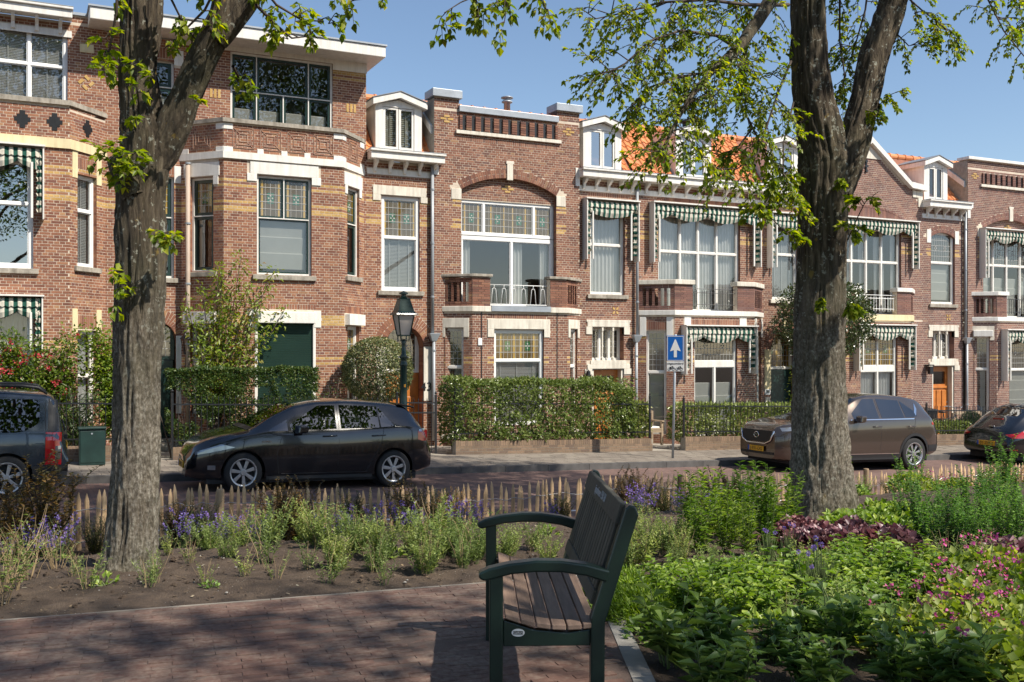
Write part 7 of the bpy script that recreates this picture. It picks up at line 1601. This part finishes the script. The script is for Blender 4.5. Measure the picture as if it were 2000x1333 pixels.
INFO={'weed':('weed_seedling','tiny green weed seedling on the bare soil','plant','weed seedlings'),'sage':('sage_bush','grey-green fine-leaved bush in the flower bed','bush','grey-green bushes in the bed'),'sparse':('young_sage','thin young grey-green plant on bare soil','plant','thin young plants on bare soil'),'nepeta':('catmint_plant','low plant with violet flower spikes near the fence','plant','violet-flowered plants by the fence'),'yew':('yew_sapling','dark green yew sapling before the paling fence','bush','saplings along the paling fence'),'russet':('russet_shrub','reddish-brown leaved shrub before the paling fence','bush','saplings along the paling fence'),'tall':('goldenrod_plant','tall narrow-leaved bright green plant beside right trunk','plant','tall narrow-leaved plants'),'broad':('phlox_plant','mid-green plant with paired broad leaves in right bed','plant','broad-leaved plants in the right bed'),'herb':('herb_plant','dark large-leaved young plant at front of bed','plant','dark young plants at the front'),'parsley':('feathery_perennial','tall deep green cut-leaved plant in right bed','plant','cut-leaved tall plants'),'heuchera':('heuchera_plant','low plum-coloured leafy plant near the right trunk','plant','plum-coloured plants'),'geranium':('geranium_plant','lime green geranium with magenta flowers at lower right','plant','magenta-flowered geraniums'),'moss':('moss_cushion','bright green mossy cushion behind the park bench','plant','bright green cushions'),'creeper':('ground_cover_plant','low spreading green plant in right bed','plant','ground cover by the trunk'),'chive':('chive_clump','chive clump with round purple flower heads','plant','chive clumps'),'drygrass':('dry_tuft','tuft of dry tan stems in left bed','plant','dry tufts in the left bed')}
NP={}; ALLP={}
def plant(kind,px=None,py=None,sc=1.0,xy=None):
    x,y=xy if xy else spot(px,py); z=zbed(x,y)-.01; nm,lb,ct,gp_=INFO[kind]; v=NP.get(kind,0)%5; NP[kind]=NP.get(kind,0)+1
    e=empty(nm,(x,y,z),random.uniform(0,6.28),lb,ct,gp_); s=sc*random.uniform(.75,1.2); e.scale=(s,s,s*random.uniform(.92,1.1))
    for n,me in PROTO[(kind,v)]: place(me,n,e,'stuff')
    ALLP.setdefault(kind,[]).append(e); return e
random.seed(123)
J=lambda a:random.uniform(-a,a)
# saplings along the fence
for px in (25,75,185,350,392,548,582,690,790,852,885,1095,1195,1240,1290,1412,1450,1742,1830,1880,1950,1985):
    k='yew' if px in (185,392,690,852,1095,1290,1742) else 'russet'; Y=FY-.3-random.random()*.3; plant(k,xy=(on_plane(px,Y),Y),sc=random.uniform(.85,1.2)*(1.6 if px<100 else 1))
for px in (20,120,60,100,345,420,460,510,620,650,680,740,790,820,880,910,940,1080,1240,1270,1340,1400,1480): 
    Y=FY-2.0-random.random()*1.0; plant('nepeta',xy=(on_plane(px+J(15),Y),Y),sc=1.0)
# grey-green bushes, back row to front row
for px,py,s in ((400,1075,.75),(470,1070,.95),(530,1065,1.0),(600,1060,1.05),(640,1075,1.1),(700,1080,1.1),(745,1090,1.1),(800,1080,1.15),(850,1090,1.1),(880,1085,1.2),(930,1090,1.15),(905,1110,1.0),(1000,1085,1.0),(1040,1075,1.05),(1070,1100,.9),(1240,1060,1.0),(1275,1080,1.1),(1310,1070,1.0),(650,1110,.8),(730,1120,.8),(835,1120,.9),(450,1090,.7),(1250,1110,.9),(1330,1100,.9)):
    plant('sage',px,py,s)
    if random.random()<.75: plant('sage',px+J(26),py+J(16)-6,s*random.uniform(.7,1.0))
for px,py,s in ((370,1100,.7),(330,1085,.9),(300,1140,.9),(290,1150,.7),(480,1125,.9),(540,1135,.9),(640,1140,.8),(750,1140,.7),(400,1140,.8),(170,1150,.9),(145,1130,.9),(520,1100,1),(600,1110,.9),(235,1100,.8)): plant('sparse',px,py,s)
for px,py,s in ((15,1160,1.3),(50,1130,1.2),(110,1110,1.1),(130,1080,1.1),(-10,1180,1.3),(75,1090,1.0),(40,1070,1.0)): plant('drygrass',px,py,s)
for px,py in ((1350,1060),(1385,1055),(1420,1050),(1445,1060),(1470,1045),(1500,1040),(1520,1055),(1370,1085),(1415,1080),(1460,1085),(1495,1075),(1400,1035),(1440,1030),(1485,1025),(1540,1035)): plant('tall',px+J(6),py,.85)
for i in range(17): plant('heuchera',1540+i*13+J(14),1062+J(18) if i<12 else 1085+J(15),1.0)
for px,py in ((1965,1115),(1990,1105),(1950,1100),(1985,1130)): plant('heuchera',px,py,1.2)
for px,py in ((1665,1020),(1690,1015),(1720,1025),(1750,1020),(1680,1035),(1710,1040),(1740,1045),(1780,1030),(1765,1050),(1650,1030),(1800,1010),(1720,1005)): plant('creeper',px+J(8),py,1.0)
for px,py in ((1800,1060),(1840,1050),(1880,1060),(1920,1050),(1960,1060),(1990,1045),(1860,1085),(1900,1090),(1940,1085),(1830,1085),(1980,1085),(1790,1035),(1850,1030),(1900,1030),(1950,1025),(1990,1020)): plant('parsley',px+J(10),py,.7)
for px,py in ((1330,1180),(1360,1165),(1395,1160),(1430,1165),(1465,1160),(1500,1165),(1380,1195),(1420,1200),(1460,1195),(1500,1195),(1535,1185),(1350,1205),(1395,1215),(1440,1225),(1550,1160),(1480,1220),(1290,1190),(1300,1165),(1640,1130),(1680,1120),(1720,1125),(1760,1120),(1800,1130),(1650,1155),(1690,1150),(1735,1160),(1780,1165),(1820,1160),(1660,1185),(1700,1190),(1745,1200),(1790,1195),(1830,1190),(1640,1205),(1690,1225),(1740,1235),(1620,1160),(1850,1150),(1670,1100),(1730,1100),(1600,1200),(1570,1215)): plant('broad',px+J(10),py,.82)
for px,py in ((1840,1200),(1880,1190),(1920,1200),(1960,1190),(1990,1200),(1850,1230),(1890,1235),(1935,1230),(1980,1235),(1830,1260),(1870,1270),(1915,1265),(1960,1270),(1995,1260),(1880,1310),(1930,1305),(1980,1310),(1800,1250),(1780,1275),(1900,1160),(1950,1155),(1985,1160),(1870,1165),(1930,1345),(1985,1345),(1840,1300)): plant('geranium',px+J(12),py,1.0)
for px,py in ((1305,1300),(1415,1300),(1450,1345),(1520,1300),(1580,1262),(1640,1285),(1560,1340),(1720,1300),(1740,1355),(1800,1335),(1380,1360),(1700,1255),(1860,1360),(1620,1370)): plant('herb',px+J(10),py,1.0)
for px,py in ((1215,1185),(1245,1200),(1270,1190),(1230,1170),(1260,1175),(1205,1205),(1285,1205),(1240,1215),(1215,1150),(1195,1165)): plant('moss',px,py,1.15)
for px,py in ((1590,1170),(1605,1180),(1540,1110),(1500,1115),(1575,1190)): plant('chive',px,py,1.0)
for px,py in ((1350,1270),(1370,1255),(1440,1265)): plant('moss',px,py,.6)
for i in range(34):
    x=random.uniform(-.4,7.5); y=random.uniform(6.3,9.2) if x<3.6 else random.uniform(4.4,7.5)
    if not inside(x,y-.1,PATH) and x>(y*.46+.75 if y<5.8 else -1): plant('weed',xy=(x,y),sc=random.uniform(.6,1.5))
for px,py in ((1285,1250),(1330,1235),(1500,1245),(1560,1240),(1620,1235),(1475,1110),(1560,1130),(1610,1100),(1340,1130),(1400,1125),(1450,1130),(1880,1120),(1820,1110),(1760,1085),(1700,1080)): plant('creeper',px+J(14),py,random.uniform(.5,.9))
for px,py in ((1380,1120),(1480,1140),(1590,1140),(1850,1130),(1930,1125),(1640,1240),(1545,1225)): plant('sage',px+J(10),py,.8)
for i in range(30):
    k=('broad','sage','geranium','tall','creeper','parsley')[i%6]; plant(k,xy=(random.uniform(8.6,13.5),random.uniform(5.0,10.5)),sc=random.uniform(.8,1.1))
# each plant is named by its place in its row, counted from the left edge of the picture
ORD=['zeroth','first','second','third','fourth','fifth','sixth','seventh','eighth','ninth','tenth','eleventh','twelfth','thirteenth','fourteenth','fifteenth','sixteenth','seventeenth','eighteenth','nineteenth','twentieth']
def nth(i): return ORD[i] if i<=20 else ('twenty-'+ORD[i-20] if i<30 else 'thirtieth' if i==30 else 'thirty-'+ORD[i-30] if i<40 else 'fortieth' if i==40 else 'forty-'+ORD[i-40])
for kind,L_ in ALLP.items():
    L_.sort(key=lambda e:(CA*e.location.x-SA*e.location.y)/(SA*e.location.x+CA*e.location.y))
    for i,e in enumerate(L_): e['label']=INFO[kind][1]+', '+nth(i+1)+' from left'
# stones and litter on the soil
st=MB(); st.lathe([(.0,-.01),(.02,-.006),(.026,.004),(.018,.014),(0,.018)],(0,0,0),7); ste=st.mesh('pebble',M['kerb']); random.seed(9); pb=MB()
for i in range(260):
    x=random.uniform(-.5,8); y=random.uniform(4.2,8.5)
    if inside(x,y,PATH): continue
    z=zbed(x,y); s=random.uniform(.1,.45); a=random.random()*6
    k=len(pb.v); pb.v+=[(x+s*(v[0]*math.cos(a)-v[1]*math.sin(a))*random.uniform(.8,1.2),y+s*(v[0]*math.sin(a)+v[1]*math.cos(a)),z+s*v[2]) for v in st.v]
    for f in st.f: pb.f.append(tuple(k+q for q in f)); pb.m.append(0)
lit=MB()
for i in range(2600):
    x=random.uniform(-.8,8); y=random.uniform(4.0,9.5)
    if inside(x,y,PATH): continue
    z=zbed(x,y)+.012; a=random.random()*6.28; l=random.uniform(.008,.035); w_=random.uniform(.003,.008); c_,s_=math.cos(a),math.sin(a); t_=random.uniform(-.006,.012)
    lit.quad((x-s_*w_,y+c_*w_,z),(x+s_*w_,y-c_*w_,z),(x+c_*l+s_*w_,y+s_*l-c_*w_,z+t_),(x+c_*l-s_*w_,y+s_*l+c_*w_,z+t_))
LG['litter']=leafmat('dry_litter',[(0,(.06,.04,.025)),(.6,(.16,.11,.07)),(.9,(.3,.22,.14)),(1,(.5,.45,.36))],.1,.9); tag(lit.build('leaf_litter',LG['litter']),'dry leaf crumbs and twigs scattered over the soil','litter',kind='stuff')
cl=MB()
for i in range(1500):
    x=random.uniform(-.8,8); y=random.uniform(4.0,9.0)
    if inside(x,y,PATH): continue
    z=zbed(x,y)+.004; s=random.uniform(.3,1.3)*random.random(); k=len(cl.v); cl.v+=[(x+s*v[0]*random.uniform(.6,1.4),y+s*v[1]*random.uniform(.6,1.4),z+s*v[2]*random.uniform(.7,1.5)) for v in st.v]
    for f in st.f: cl.f.append(tuple(k+q for q in f)); cl.m.append(0)
tag(cl.build('soil_clods',M['soil']),'loose crumbs of dark soil on the bed','soil',kind='stuff')
tag(pb.build('pebbles',M['kerb']),'small pale pebbles scattered over the bare soil','pebbles',kind='stuff')
